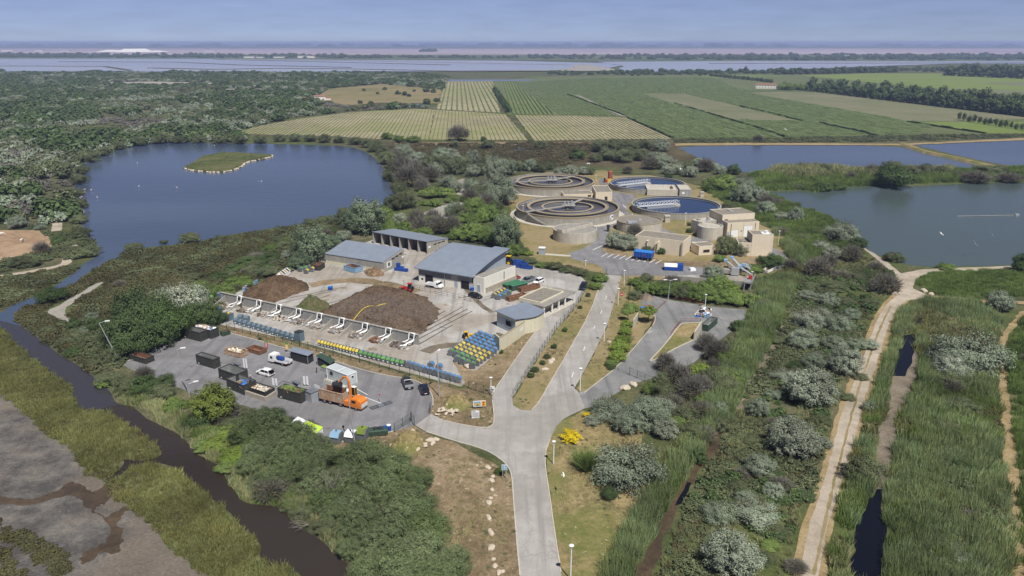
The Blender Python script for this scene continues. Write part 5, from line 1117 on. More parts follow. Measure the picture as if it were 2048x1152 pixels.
shelter("dark shelter with green brown roof behind the office cabin", [(632,712),(661,729.5),(670.5,720),(642,706.5)], 2.2, "skip_green")
a, rz, L, W = frame((642,742),(655,747),(664,739)); t = thing("green_crate", "low grey green crate box between shelter and office cabin", "crate", a, rz); m = MB(); m.box(0, L, 0, W, 0,1.1, "galv"); m.obj("body", t); m = MB(); m.box(-.05, L + .05,-.05, W + .05,1.103,1.2, "leaf_green"); m.obj("lid", t)
a, b, c_ = G(490,789), G(532,803), G(552,790); t = thing("upstand_wall", "concrete upstand wall in front of the plaster skip", "wall", (0,0,0)); m = MB(); wallseg(m, a, b, 1.0,1.0,.35, "stone_base"); wallseg(m, b, c_, .98,.98,.35, "stone_base"); m.obj("panel", t)
a, rz, L, W = frame((613,802),(624,807),(634,797)); t = thing("battery_shelter", "grey hut with open door beside the branch skip", "hut", a, rz); m = MB(); m.box(0, L, 0, W, 0,2.2, "galv"); m.box(L + .003, L + .06, W * .3, W * .8,0,1.9, "clad_light"); m.obj("wall", t); m = MB(); m.box(-.1, L + .1,-.1, W + .1,2.203,2.3, "clad_dark"); m.obj("roof", t); m = MB(); m.box(-.9,-.003,-.1,-.05,0,1.9, "clad_light"); m.obj("door", t); m = MB(); m.box(.2, L + .1, W, W + .06,2.35,3.1, "sign_white"); m.box(.2,.26, W + .065, W + .1,1.5,2.4, "galv"); m.obj("sign_board", t)
m = MB(); tyre = [(.42,0),(.42,.22),(.22,.22)]; m.ring(.42,.2,0,.24, "tyre", 18); o = m.obj("loose_tyre"); o.location = G(628,793); tag(o, "black loose tyre lying by the grey hut", "tyre")
for i, (px, py, lab) in enumerate(((475,733.5, "behind the empty green skip"),(490,756, "behind the household waste skip"),(593,771, "behind the branch skip"))):
    t = thing("tip_flap", "grey metal tipping flap " + lab, "flap", G(px, py), R(-38)); m = MB(); m.box(-1.1,1.1,-.4,.4,.75,.85, "clad_dark"); m.obj("plate", t)
    for x in (-.9,.9): m = MB(); m.box(x - .05, x + .05,-.3,.3,0,.748, "galv"); m.obj("leg", t)
def railing(label, px, mat="galv", H=1.05, n=8, name="railing", cat="railing", mid=True):
    a = GP(px); t = thing(name, label, cat, a[0], 0); o = a[0].copy(); a = [p - o for p in a]
    m = MB()
    for p, q in zip(a, a[1:]):
        for z in ((H, H * .55) if mid else (H,)): m.cyl((p.x, p.y, z),(q.x, q.y, z),.035,.035, mat, 5)
    m.obj("rail", t); tot = sum((q - p).length for p, q in zip(a, a[1:])); k = max(2, int(tot / 2.0)); 
    for i in range(k + 1):
        s = tot * i / k; 
        for p, q in zip(a, a[1:]):
            l = (q - p).length
            if s <= l + 1e-6: v = p.lerp(q, s / l); break
            s -= l
        m = MB(); m.cyl((v.x, v.y, 0),(v.x, v.y, H),.04,.04, mat, 5); m.obj("post", t)
railing("grey guard rail beside the branch skip", [(551,777),(566,764),(585,769)]); railing("grey guard rail near the worker", [(487,763),(500,758),(511,765)])
railing("dark railing round the tank area in front of the warehouse", [(808,573),(846,582),(889,592),(942,603)], "dark_metal", 1.3); railing("short dark railing beside the black car", [(940,604),(960,606),(982,598)], "dark_metal", 1.1)
railing("rusty red railing along the ramp of the grass triangle", [(1342,672),(1350,660),(1362,646)], "rail_red"); railing("rusty red railing behind the grass triangle", [(1362,645),(1401,644)], "rail_red")
railing("red brown barrier at the back of the side yard", [(1350,600),(1376,604),(1406,611)], "rail_red", 1.1); railing("red brown barrier by the pine in the side yard", [(1308,640),(1304,655)], "rail_red", .9); railing("rusty barrier on the ramp side by the double lamp", [(1313,622),(1334,603)], "rail_red", .9)
for lab, A, B, H0, H1 in (("pale retaining wall under the dark green skip", (1388,681),(1402,661),2.4,2.6),("pale low wall beside the rubble bay", (1389,632),(1408,613),.5,.5),("pale wall panel on the dry bank under the small pine", (1266,656),(1276,640),2.2,2.2)):
    t = thing("concrete_wall", lab, "wall", (0,0,0)); m = MB(); wallseg(m, G(*A), G(*B), H0, H1,.3, "concrete_pale"); m.obj("panel", t)
debris("mixed_waste", "mixed pale waste heaped in the corner bay of the side yard", [(1392,634),(1408,617),(1420,624),(1416,634)], 90,.5, ["rubble", "cardboard", "cloth_dark", "sign_white", "blue_bright", "wood_waste"], 31,1.0, "waste")
skip("small blue box behind the mixed waste bay", (1408,636),(1419,637),(1424,628),631, "skip_blue")
for (x, y, mt, lab) in ((1288,622, "blue_bright", "blue tarpaulin bin by the small pine"),(1297,620, "red_paint", "red bin by the small pine")):
    t = thing("waste_bin", lab, "bin", G(x, y),.4); m = MB(); m.box(-.9,.9,-.6,.6,0,1.0, mt, tx=-.05, ty=-.05); m.obj("body", t); m = MB(); m.box(-1,1,-.7,.7,1.003,1.12, mt); m.obj("lid", t)

# ---------------------------------------------------------------- recycling bins
def make_bin(label, body, lid, loc, rz, group):
    t = thing("recycling_bin", label, "bin", loc, rz, group)
    m = MB(); w_, d_ = .66,.62
    prof = [(-w_, .12),(w_, .12),(w_ + .04,1.15),(w_ * .62,1.52),(-w_ * .62,1.52),(-w_ - .04,1.15)]
    m.ext(prof, -d_, d_, body); m.obj("body", t, False, .04)
    m = MB(); m.add([(w_ * .66,-d_ * .92,1.50),(w_ + .07,-d_ * .92,1.17),(w_ + .07, d_ * .92,1.17),(w_ * .66, d_ * .92,1.50),(w_ * .15,-d_ * .92,1.57),(w_ * .15, d_ * .92,1.57),(w_ + .10,-d_ * .92,.95),(w_ + .10, d_ * .92,.95),(w_ + .045,-d_ * .92,.95),(w_ + .045, d_ * .92,.95),(w_ * .15,-d_ * .92,1.523),(w_ * .15, d_ * .92,1.523)],
        [(0,1,2,3),(4,0,3,5),(1,6,7,2),(6,8,9,7),(4,5,11,10)], lid); m.obj("lid", t)
    m = MB()
    for x in (-.5,.5): m.box(x - .08, x + .08,-.5,.5,0,.118, "dark_metal")
    m.cyl((0,-.3,1.522),(0,.3,1.56),.05,.05, "galv", 6); m.obj("foot", t)
    m = MB(); m.box(w_ + .01, w_ + .03,-.2,.2,.35,.65, "sign_white"); m.obj("sticker", t); return t
BIN = {}
def bin_at(kind, loc, rz, label, group, sc_=None):
    body, lid = {"yellow": ("bin_grey", "bin_yellow"), "green": ("bin_grey", "bin_green"), "blue": ("bin_grey", "bin_blue"), "plain": ("bin_bluegrey", "bin_bluegrey"), "bluebody": ("bin_grey", "bin_blue")}[kind]
    if kind not in BIN: BIN[kind] = make_bin(label, body, lid, loc, rz, group); return BIN[kind]
    return dup(BIN[kind], loc, rz, label, sc_, group)
A0, B0, C0 = G(886,715), G(947,741), G(999,705)
u = (B0 - A0); v = (C0 - B0); un, vn = u.normalized(), v.normalized(); pu = 1.62; nu = int(round(u.length / pu)); nv = int(round(((G(950,670) - A0).length) / 1.62)); pu = u.length / nu
rzb = -.22
for j in range(nv):
    for i in range(nu):
        p = A0 + un * (i + .5) * pu + vn * (j + .5) * 1.62
        kind = "green" if j < 2 and not (j == 1 and i >= nu - 1) else "yellow" if j < max(4, int(nv * .55)) else "blue"
        q = P(p)
        if j == 0 and i < nu - 4: continue
        wlx = (p - wa).dot((wb - wa).normalized()); side = (p - wa).cross((wb - wa).normalized()).z
        if side > -.9 and wlx > -1: continue
        bin_at(kind, p + Vector((rnd.uniform(-.1,.1), rnd.uniform(-.1,.1),0)), rzb + rnd.uniform(-.1,.1), "grey recycling bin with " + kind + " flap, " + ordw(i + 1) + " in the " + ordw(j + 1) + " row of the storage block", "recycling bins in the storage block")
def bin_row(kind, p0, p1, n, label, group, rz=None, sc_=None):
    a, b = G(*p0), G(*p1); d = (b - a); r = math.atan2(d.y, d.x) - math.pi / 2 + .25 if rz is None else rz
    for i in range(n):
        bin_at(kind, a.lerp(b, i / max(1, n - 1)), r, label % ordw(i + 1), group, sc_)
bin_row("plain", (474,647),(588,680),13, "plain blue grey recycling bin, %s along the fence from the canal end", "recycling bins along the dividing fence", sc_=(1,.8,1))
bin_row("plain", (482,640),(494,642.5),2, "spare blue grey bin standing behind the fence row, %s one", "recycling bins along the dividing fence")
bin_row("yellow", (641,690),(716,709),13, "yellow fronted bin, %s of the yellow ones along the fence", "recycling bins along the dividing fence", sc_=(1,.58,.9))
bin_row("green", (724,712),(806,732),10, "green fronted bin, %s of the green ones along the fence", "recycling bins along the dividing fence", sc_=(1,.8,.9))
bin_row("blue", (817,735),(917,765),12, "blue fronted bin, %s of the blue ones along the fence", "recycling bins along the dividing fence", rzb, (.85,.8,1))
bin_row("blue", (862,736),(878,740),2, "blue lidded bin standing behind the fence row, %s of two", "recycling bins along the dividing fence", rz=rzb)
bin_row("yellow", (988,596),(1006,586),4, "yellow lidded bin, %s of the short row by the annex", "recycling bins by the annex", rz=rzb)
bin_row("blue", (997,599),(1013,589),4, "blue lidded bin, %s of the short row by the annex", "recycling bins by the annex", rz=rzb)
bin_row("green", (1008,597),(1018,591),2, "green lidded bin, %s of the short row by the annex", "recycling bins by the annex", rz=rzb)
bin_row("green", (601,543),(620,540),3, "green lidded bin, %s of the group at the back of the platform", "recycling bins behind the platform", rz=rzb)
bin_row("yellow", (613,547),(624,543),2, "yellow lidded bin, %s of the group at the back of the platform", "recycling bins behind the platform", rz=rzb)
bin_row("green", (412,603),(422,601),2, "green lidded bin, %s beside the silver tree and compost wall", "recycling bins by the silver tree", rz=rzb)
a, rz, L, W = frame((550,560),(560,560.5),(592,549)); t = thing("collection_bank", "white bottle collection bank with dark slots at the platform edge", "collection bank", a, rz); W = min(W, 7)
m = MB(); m.ext([(0,.2),(2.2,.2),(2.2,1.3),(1.1,2.2),(0,1.3)], 0, W, "white_paint"); m.obj("body", t)
for k in range(4): m = MB(); m.add([(2.19, W * (.1 + .22 * k),1.35),(2.19, W * (.25 + .22 * k),1.35),(1.2, W * (.25 + .22 * k),2.16),(1.2, W * (.1 + .22 * k),2.16)], [(0,1,2,3)], "dark_metal" if k % 2 else "cardboard"); o = m.obj("slot", t); o.location = (.03,0,.03)
m = MB(); m.box(0,2.2,0,.5,0,.198, "dark_metal"); m.box(0,2.2, W - .5, W, 0,.198, "dark_metal"); m.obj("foot", t)
# bins of mixed look at the bottom of the yard
for px, mt, lid, lab, s in (((674,883), "bin_grey", "skip_blue", "grey bottle bank with pale blue hood at the bottom kerb of the yard", 1.25),((703,882), "bin_grey", "sign_white", "grey bottle bank with white top and yellow corners at the bottom kerb", 1.25),((726,876), "bin_grey", "leaf_lime", "rounded grey bottle bank with green hood at the bottom kerb", 1.3)):
    t = thing("bottle_bank", lab, "bin", G(*px), R(75)); 
    m = MB(); m.ext([(-.8 * s, .08),(.8 * s, .08),(.85 * s, 1.1 * s),(.45 * s, 1.55 * s),(-.45 * s, 1.55 * s),(-.85 * s, 1.1 * s)], -.75 * s, .75 * s, mt); m.obj("body", t, False, .06)
    m = MB(); m.ext([(-.9 * s, 1.12 * s),(-.46 * s, 1.6 * s),(.46 * s, 1.6 * s),(.9 * s, 1.12 * s),(.97 * s, 1.12 * s),(.5 * s, 1.68 * s),(-.5 * s, 1.68 * s),(-.97 * s, 1.12 * s)], -.7 * s, .7 * s, lid); m.obj("hood", t); m = MB(); m.cyl((0,0,1.69 * s),(0,0,1.9 * s),.1,.14, "dark_metal", 8); m.obj("lifting_ring", t)
t = thing("roll_container", "low dark green wheeled container with black bags on top", "bin", G(757,869), R(12)); m = MB(); m.box(-1.7,1.7,-.8,.8,.2,1.1, "skip_green", tx=-.1, ty=-.1); m.obj("body", t); m = MB(); m.box(-1.8,1.8,-.9,.9,1.103,1.25, "skip_green", tx=.1, ty=.1); m.obj("lid", t)
for x in (-.5,.4): m = MB(); m.lathe([(.1,1.2),(.45,1.3),(.42,1.55),(.1,1.7)], "dark_metal", 10,(x, 0)); m.obj("bag", t)
for x in (-1.3,1.3): m = MB(); m.cyl((x, -.85,.14),(x, .85,.14),.14,.14, "tyre", 10); m.obj("wheel", t)
for px, mt, lab in (((771,865), "blue_paint", "blue plastic drum at the yard bottom kerb"),((778,862), "blue_paint", "blue drum with white lid at the yard bottom kerb")):
    t = thing("drum", lab, "drum", G(*px),0); m = MB(); m.lathe([(.42,0),(.46,.3),(.46,1.0),(.42,1.2)], mt, 16); m.obj("body", t); m = MB(); m.lathe([(.4,1.203),(.42,1.3),(.2,1.36)], "blue_paint" if "plastic" in lab else "sign_white", 16); m.obj("lid", t)
def cabinet(label, A, B, C, top, c1, c2):
    a, rz, L, W = frame(A, B, C); t = thing("textile_bank", label, "collection bank", a, rz); H = 2.0
    m = MB(); m.box(0, L, 0, W, 0, H, "sign_white"); m.obj("body", t); m = MB(); m.add([(-.05,-.15, H - .1),(L + .05,-.15, H - .1),(L + .05, W, H + .45),(-.05, W, H + .45),(-.05,-.15, H - .22),(L + .05,-.15, H - .22),(L + .05, W, H + .33),(-.05, W, H + .33)], [(0,1,2,3),(4,5,6,7),(0,1,5,4),(1,2,6,5),(2,3,7,6),(3,0,4,7)], c1); m.obj("roof", t)
    m = MB(); m.box(L * .1, L * .9,-.04,-.003,1.0,1.7, c2); m.box(L * .1, L * .9,-.05,-.003,.3,.7, "bin_grey"); m.obj("front_panel", t); m = MB(); m.cyl((L * .5, W * .45, H + .17),(L * .5, W * .45, H + .22),.35,.35, "sign_blue", 14); m.obj("emblem", t)
cabinet("white textile bank with lime green lid, beside the pale blue hooded bank", (620,878),(636,884),(644,876),0, "lime", "lime"); cabinet("white textile bank with lime green lid, middle of three", (605,871),(618,877),(627,869),0, "lime", "sign_white"); cabinet("plain white textile bank half hidden by bushes", (586,862),(603,870),(611,862),0, "sign_white", "sign_white")
# cabinet by compost apron
a, rz, L, W = frame((452,648),(458,650),(464,646)); t = thing("grey_cabinet", "tall blue grey cabinet at the canal end of the apron", "cabinet", G(443,640), R(-30)); m = MB(); m.box(0,2.6,0,2,0,1.7, "bin_bluegrey", tx=.0); m.obj("body", t); m = MB(); m.box(-.05,2.65,-.05,2.05,1.703,1.8, "bin_grey"); m.obj("top", t); m = MB(); m.lathe([(.3,1.8),(.35,2.0),(.1,2.3)], "yellow_paint", 10,(1.8,1)); m.obj("yellow_bag", t)
t = thing("grey_cabinet", "tall dark grey cabinet closing the plain bin row", "cabinet", G(590,682), R(-30)); m = MB(); m.box(0,1.7,0,1.6,0,2.4, "bin_bluegrey"); m.obj("body", t); m = MB(); m.box(-.05,1.75,-.05,1.65,2.403,2.5, "dark_metal"); m.obj("top", t)
for px, lab in (((436,624), "blue plastic drum beside the grey cabinet"),((661,580), "blue tub alone on the concrete platform"),((945,581), "blue tub at the warehouse corner door")):
    t = thing("tub", lab, "tub", G(*px),0); m = MB(); m.box(-.55,.55,-.55,.55,0,1.0, "blue_paint", tx=-.08, ty=-.08); m.obj("body", t); m = MB(); m.box(-.66,.66,-.66,.66,1.003,1.1, "blue_bright"); m.obj("rim", t)

# ---------------------------------------------------------------- compost wall with ventilation pipes
wl0, wl1 = G(443,602), G(838,690); Hw2 = 2.6
t = thing("compost_wall", "long grey concrete wall carrying the white pipes", "wall", (0,0,0)); m = MB(); wallseg(m, wl0, wl1, Hw2, Hw2,.35, "concrete_grey"); m.obj("panel", t)
d = (wl1 - wl0).normalized(); Lw = (wl1 - wl0).length; rzw = math.atan2(d.y, d.x); fn = Vector((d.y, -d.x, 0))
m = MB(); nn = Vector((-d.y, d.x, 0)) * .3; m.prism([wl0 - nn, wl1 - nn, wl1 + nn, wl0 + nn], Hw2 + .003, Hw2 + .16, "concrete", True, True); m.obj("coping", t)
Pp = [(461,621),(500,630),(538,640),(578,649),(617,660),(660,671),(705,683),(748,696),(795,707)]
debris_m = [["compost", "rubble", "wood_waste"], ["compost", "rubble"], ["rubble", "compost"], ["rubble", "compost", "cream_wall"], ["rubble", "scrap"], ["scrap", "rubble"], ["scrap", "rubble"], ["scrap", "rubble"], ["scrap", "rust"], ["scrap", "bark"]]
pipe0 = None
for k, (px, py) in enumerate(Pp):
    g = G(px, py); s = (g - wl0).dot(d); base = wl0 + d * s
    lab = "white twin ventilation pipe on the compost wall, " + ordw(k + 1) + " from the blue skip end"
    if pipe0 is None:
        t = thing("ventilation_pipe", lab, "pipe", base, rzw, "ventilation pipes on the compost wall"); pipe0 = t
        for x in (-.75,.75):
            m = MB(); y = -.35
            m.tube([(x, y, Hw2 - .3),(x, y - .05, Hw2 + .3),(x, y - .25, Hw2 + .5),(x, y - .6, Hw2 + .35),(x, y - .75,1.5),(x - .3, y - 1.2,1.15),(x - 1.1, y - 2.0,.9),(x - 1.6, y - 2.5,.6),(x - 1.6, y - 2.6,.2)], .17, "white_pipe", 8); m.obj("pipe", t, True)
        m = MB(); m.tube([(-.75,-.75, Hw2 + .5),(.75,-.75, Hw2 + .5)], .17, "white_pipe", 8); m.tube([(-.75,-1.1,1.6),(.75,-1.1,1.6),(-.5,-2.4,.95),(-.3,-2.7,.6),(-1.4,-3.3,.5),(-2.2,-3.9,.45)], .16, "white_pipe", 8); m.obj("cross_pipe", t, True)
        m = MB(); m.box(-1.1,1.1,-4.3,-3.1,0,.22, "concrete_pale"); m.cyl((-.2,-3.9,.55),(.5,-3.9,.55),.4,.4, "galv", 12); m.obj("fan", t)
    else: dup(pipe0, base, rzw, lab)
for k in range(10):
    x0 = 2.0 + k * (Lw - 3.0) / 10; q = wl0 + d * x0 + fn * .25
    t = thing("bay_partition", "sloping concrete bay partition under the compost wall, " + ordw(k + 1) + " from the blue skip end", "partition", q, rzw, "bay partitions below the compost wall")
    m = MB(); m.add([(-.12,0,0),(.12,0,0),(.12,-5.0,0),(-.12,-5.0,0),(-.12,0,2.0),(.12,0,2.0),(.12,-5.0,.25),(-.12,-5.0,.25)], [(3,2,1,0),(4,5,6,7),(0,1,5,4),(1,2,6,5),(2,3,7,6),(3,0,4,7)], "concrete"); m.obj("panel", t)
    c0 = wl0 + d * (x0 + 1.6) + fn * 1.6; c1 = c0 + d * 3.4; pl = [c0, c1, c1 + fn * 2.6, c0 + fn * 2.6]
    debris("rubble_heap", ["brown soil", "reddish soil", "brown gravel", "pale grit", "soil and sticks", "grey stones", "dark stones", "mixed stones", "scrap sticks", "dark scrap"][k] + " heap in the " + ordw(k + 1) + " bay under the compost wall", None, 60 if k > 3 else 30,.42, debris_m[k], 50 + k, .9 if k > 3 else .5, "heap", None, 2.6, pl)

# ---------------------------------------------------------------- vehicles
def wheels(t, xs, hw, r=.33, wd=.22, name="wheel"):
    for x in xs:
        for s in (-1,1):
            m = MB(); m.cyl((x, s * (hw - wd), r),(x, s * hw, r), r, r, "tyre", 14); w_ = m.obj(name, t)
            m = MB(); m.cyl((x, s * (hw + .002), r),(x, s * (hw + .03), r), r * .6, r * .5, "rim", 10); m.obj("rim", w_)
def lights(t, xf, xr, hw, zf, zr_):
    for s in (-1,1):
        m = MB(); m.box(xf - .05, xf + .03, s * hw * .72 - .16, s * hw * .72 + .16, zf, zf + .16, "lamp_clear"); m.obj("headlight", t)
        m = MB(); m.box(xr - .03, xr + .05, s * hw * .8 - .12, s * hw * .8 + .12, zr_, zr_ + .22, "lamp_red"); m.obj("taillight", t)
def loft(m, secs, mat):      # secs: list of (x, halfwidth_bottom, halfwidth_top, z0, z1)
    vs = []
    for x, wb_, wt, z0, z1 in secs: vs += [(x, -wb_, z0),(x, -wb_ * 1.02,(z0 + z1) / 2),(x, -wt, z1),(x, wt, z1),(x, wb_ * 1.02,(z0 + z1) / 2),(x, wb_, z0)]
    fs = [tuple(range(6)), tuple(range(len(vs) - 6, len(vs)))]
    for i in range(len(secs) - 1):
        for j in range(6): fs.append((i * 6 + j, i * 6 + (j + 1) % 6,(i + 1) * 6 + (j + 1) % 6,(i + 1) * 6 + j))
    m.add(vs, fs, mat)
def car(label, rear, front, at, paint, kind="hatch", L=4.2, name="parked_car", boot=False):
    a, b = G(*rear), G(*front); dd = b - a; rz = math.atan2(dd.y, dd.x); g = G(*at); t = thing(name, label, "pickup truck" if kind == "pickup" else "car", g, rz)
    hl = L / 2; hw = .9 if kind != "pickup" else .93; zb = .28; zs = .88 if kind in ("hatch", "sedan") else 1.02; zt = {"hatch": 1.48, "sedan": 1.45, "suv": 1.68, "pickup": 1.76}[kind]
    m = MB(); loft(m, [(-hl, hw * .86, hw * .78, zb + .12, zs - .06),(-hl + .25, hw, hw * .92, zb, zs),(-hl * .3, hw, hw * .95, zb, zs),(hl * .35, hw, hw * .93, zb, zs - .02),(hl - .35, hw * .98, hw * .86, zb, zs - .16),(hl, hw * .82, hw * .72, zb + .1, zs - .26)], paint); body = m.obj("body", t, True); body.data.polygons.foreach_set("use_smooth", [False] * len(body.data.polygons))
    x0, x1, x2, x3 = {"hatch": (-hl + .12,-hl + .65, hl * .1, hl * .5), "suv": (-hl + .1,-hl + .45, hl * .12, hl * .48), "sedan": (-hl + .5,-hl + 1.2, hl * .1, hl * .48), "pickup": (-hl * .22,-hl * .1, hl * .22, hl * .52)}[kind]
    m = MB(); loft(m, [(x0, hw * .88, hw * .86, zs - .03, zs),(x1, hw * .88, hw * .74, zs - .03, zt - .06),(x2, hw * .9, hw * .76, zs - .03, zt - .04),(x3, hw * .88, hw * .84, zs - .04, zs - .02)], "glass_dark"); m.obj("window", t)
    m = MB(); loft(m, [(x1 - .1, hw * .70, hw * .66, zt - .09, zt - .03),((x1 + x2) / 2, hw * .77, hw * .73, zt - .06, zt + .01),(x2 + .12, hw * .74, hw * .68, zt - .09, zt - .03)], paint)
    for s in (-1,1):
        for xa, xb in ((x0 + .02, x1),(x2, x3)): m.tube([(xa, s * hw * .87, zs),(xb, s * hw * .75, zt - .06)], .05, paint, 4)
        xm = (x1 + x2) / 2; m.tube([(xm, s * hw * .9, zs),(xm, s * hw * .775, zt - .05)], .045, paint, 4)
    m.obj("roof", t)
    if kind == "pickup":
        m = MB(); m.box(-hl + .12, x0 - .1,-hw + .12, hw - .12, zs + .004, zs + .02, "dark_metal"); m.box(-hl + .05, x0 - .05,-hw, -hw + .12, zs - .01, zs + .32, paint); m.box(-hl + .05, x0 - .05, hw - .12, hw, zs - .01, zs + .32, paint); m.box(-hl - .02,-hl + .05,-hw, hw, zs - .2, zs + .32, "galv" if paint == "car_dark" else paint); m.obj("load_bed", t)
        m = MB()
        for s in (-1,1): m.tube([(x0 - .1, s * hw * .8, zs),(x0 - .15, s * hw * .75, zt - .1)], .05, "white_paint" if paint == "car_dark" else paint, 5)
        m.tube([(x0 - .15,-hw * .75, zt - .1),(x0 - .15, hw * .75, zt - .1)], .06, "white_paint" if paint == "car_dark" else paint, 5); m.obj("roll_bar", t)
    wheels(t, (-hl * .6, hl * .62), hw + .01,.34 if kind != "pickup" else .39)
    lights(t, hl - .12,-hl + .04, hw, zs - .38, zs - .25)
    m = MB(); m.box(-hl - .03,-hl + .01,-.26,.26,.5,.62, "sign_white"); m.obj("licence_plate", t)
    for s in (-1,1): m = MB(); m.box(x3 - .2, x3 - .05, s * (hw + .1) - .1, s * (hw + .1) + .1, zs, zs + .16, paint); m.obj("mirror", t)
    if boot:
        m = MB(); m.box(-hl - .02,-hl + .12,-hw * .6, hw * .6,.6, zs + .02, "dark_open"); m.obj("boot_opening", t)
        m = MB(); m.add([(x1 - .1,-hw * .66, zt),(x1 - .1, hw * .66, zt),(x1 - 1.05, hw * .66, zt + .35),(x1 - 1.05,-hw * .66, zt + .35),(x1 - .1,-hw * .66, zt - .08),(x1 - .1, hw * .66, zt - .08),(x1 - 1.05, hw * .66, zt + .26),(x1 - 1.05,-hw * .66, zt + .26)], [(0,1,2,3),(4,5,6,7),(0,1,5,4),(1,2,6,5),(2,3,7,6),(3,0,4,7)], "glass_dark"); m.obj("tailgate", t)
    return t
car("white hatchback with open tailgate in the drop-off yard", (542,750),(517,743),(531,749), "car_white", "hatch", 4.3, boot=True)
car("dark pickup truck with empty bed parked at the yard fence", (820,780),(809,757),(814.5,771), "car_dark", "pickup", 5.1, "parked_pickup")
car("dark blue sport utility car behind the dark pickup in the yard", (851,791),(843,772),(848,783), "car_navy", "suv", 4.5)
car("black hatchback parked by the railing of the warehouse", (938,592),(965,598),(951,595), "car_black", "hatch", 4.3)
car("red hatchback behind the green containers", (1022,558),(1037,553),(1030,558.5), "car_red", "hatch", 4.0)
car("grey pickup truck between the red car and the white car", (1066,558),(1044,565),(1055,564), "car_grey", "pickup", 5.1, "parked_pickup")
car("white hatchback parked beside the grey pickup", (1086,560),(1068,568),(1077,565.5), "car_white", "hatch", 4.3)
car("dark sport utility car driving on the bend of the access lane", (1171,567),(1161,582),(1166,577), "car_navy", "suv", 4.7)
car("white small van half hidden behind the long beige building", (1387,488),(1386,500),(1387,495), "car_white", "suv", 4.4, "parked_van")
def flatbed(label, rear, front, at, L, van=False):
    a, b = G(*rear), G(*front); dd = b - a; t = thing("dropside_truck", label, "truck", G(*at), math.atan2(dd.y, dd.x)); hl = L / 2; hw = 1.0
    m = MB(); 
    if van: loft(m, [(hl - 2.3, hw, hw * .88,.45,2.15),(hl - 1.2, hw, hw * .86,.4,2.2),(hl - .75, hw, hw * .86,.4,1.35),(hl, hw * .9, hw * .78,.45,1.0)], "car_white")
    else: loft(m, [(hl - 1.75, hw, hw * .92,.5,2.2),(hl - .3, hw, hw * .92,.45,2.2),(hl, hw * .97, hw * .9,.45,1.3)], "car_white")
    m.obj("cab", t)
    m = MB()
    if van: m.add([(hl - 1.18,-hw * .8,2.06),(hl - 1.18, hw * .8,2.06),(hl - .74, hw * .82,1.4),(hl - .74,-hw * .82,1.4)], [(0,1,2,3)], "glass_dark")
    else: m.add([(hl - .27,-hw * .86,2.1),(hl - .27, hw * .86,2.1),(hl + .0, hw * .88,1.36),(hl + .0,-hw * .88,1.36)], [(0,1,2,3)], "glass_dark")
    o = m.obj("windscreen", t); o.location = (.025,0,.015)
    for s in (-1,1): m = MB(); m.box(hl - 1.5, hl - .75, s * (hw + .012) - .01, s * (hw + .012) + .01,1.25,1.85, "glass_dark"); m.obj("side_window", t)
    bx = hl - (2.4 if van else 1.9)
    m = MB(); m.box(-hl, bx, -hw - .05, hw + .05,.75,.85, "galv"); m.obj("load_floor", t)
    for q in ((-hl, bx, -hw - .05,-hw + .0),(-hl, bx, hw - .0, hw + .05),(-hl, -hl + .05,-hw, hw)): m = MB(); m.box(q[0], q[1], q[2], q[3], .853,1.25, "white_paint"); m.obj("dropside", t)
    m = MB(); m.box(bx, bx + .06,-hw, hw, .853,2.1, "white_paint"); m.obj("headboard", t)
    m = MB(); m.box(-hl + .3, hl - .4,-.45,.45,.4,.748, "dark_metal"); m.obj("chassis", t)
    wheels(t, (-hl * .55, hl - .85), hw, .38); lights(t, hl - .02,-hl, hw, .7,.6); m = MB(); m.box(-hl - .06,-hl - .003,-.26,.26,.62,.74, "sign_white"); m.obj("licence_plate", t)
    return t, hl, bx
t, hl, bx = flatbed("white dropside truck carrying a blue tank in the yard", (579,731),(543,722),(561,727),5.6)
M4 = Matrix.Translation(t.location) @ Matrix.Rotation(t.rotation_euler[2], 4, 'Z')
c0 = thing("water_tank", "blue plastic tank and hose reel on the dropside truck", "tank", M4 @ Vector((bx - 1.2,0,.86)), t.rotation_euler[2]); m = MB(); m.cyl((-.7,0,.5),(.6,0,.5),.5,.5, "blue_paint", 16); m.obj("vessel", c0); m = MB(); m.cyl((.8,-.3,.55),(.8,.3,.55),.45,.45, "dark_metal", 14); m.obj("reel", c0); m = MB(); m.ring(.4,.34,.4,.46, "galv", 16,(-2.3,.3)); m.box(-2.35,-2.25,.25,.35,0,.4, "galv"); m.obj("hoop", c0)
flatbed("white van with open load bed in front of the warehouse", (853,571),(887,577),(869,575),5.6, True)
# orange loader lorry with rusty skip
a, b = G(640,804), G(722,824); dd = b - a; rz = math.atan2(dd.y, dd.x); Lt = dd.length; c = (a + b) / 2 + Vector((-dd.y, dd.x, 0)).normalized() * 1.2
t = thing("loader_lorry", "orange loader lorry with a raised grab arm and rusty open body", "lorry", c, rz); h = Lt / 2
xc = h - 4.2
m = MB(); m.box(-h, xc, -1.25,-1.15,.9,2.9, "rust_white"); m.box(-h, xc, 1.15,1.25,.9,2.9, "rust_white"); m.box(-h, -h + .1,-1.15,1.15,.9,2.5, "rust_white"); m.box(xc - .1, xc, -1.15,1.15,.9,3.1, "rust_white"); m.box(-h, xc, -1.25,1.25,.8,.9, "rust"); m.obj("skip_body", t)
m = MB(); m.box(-h + .102, xc - .102,-1.148,-1.13,.9,2.85, "rust"); m.box(-h + .102, xc - .102,1.13,1.148,.9,2.85, "rust"); m.box(xc - .12, xc - .102,-1.1,1.1,.9,3.0, "rust"); m.obj("inner_lining", t)
n = 10
m = MB()
for k in range(n + 1):
    x = -h + k * (xc + h - .12) / n
    for y0, y1 in ((-1.34,-1.253),(1.253,1.34)): m.box(x, x + .12, y0, y1,.9,2.95, "rust_white")
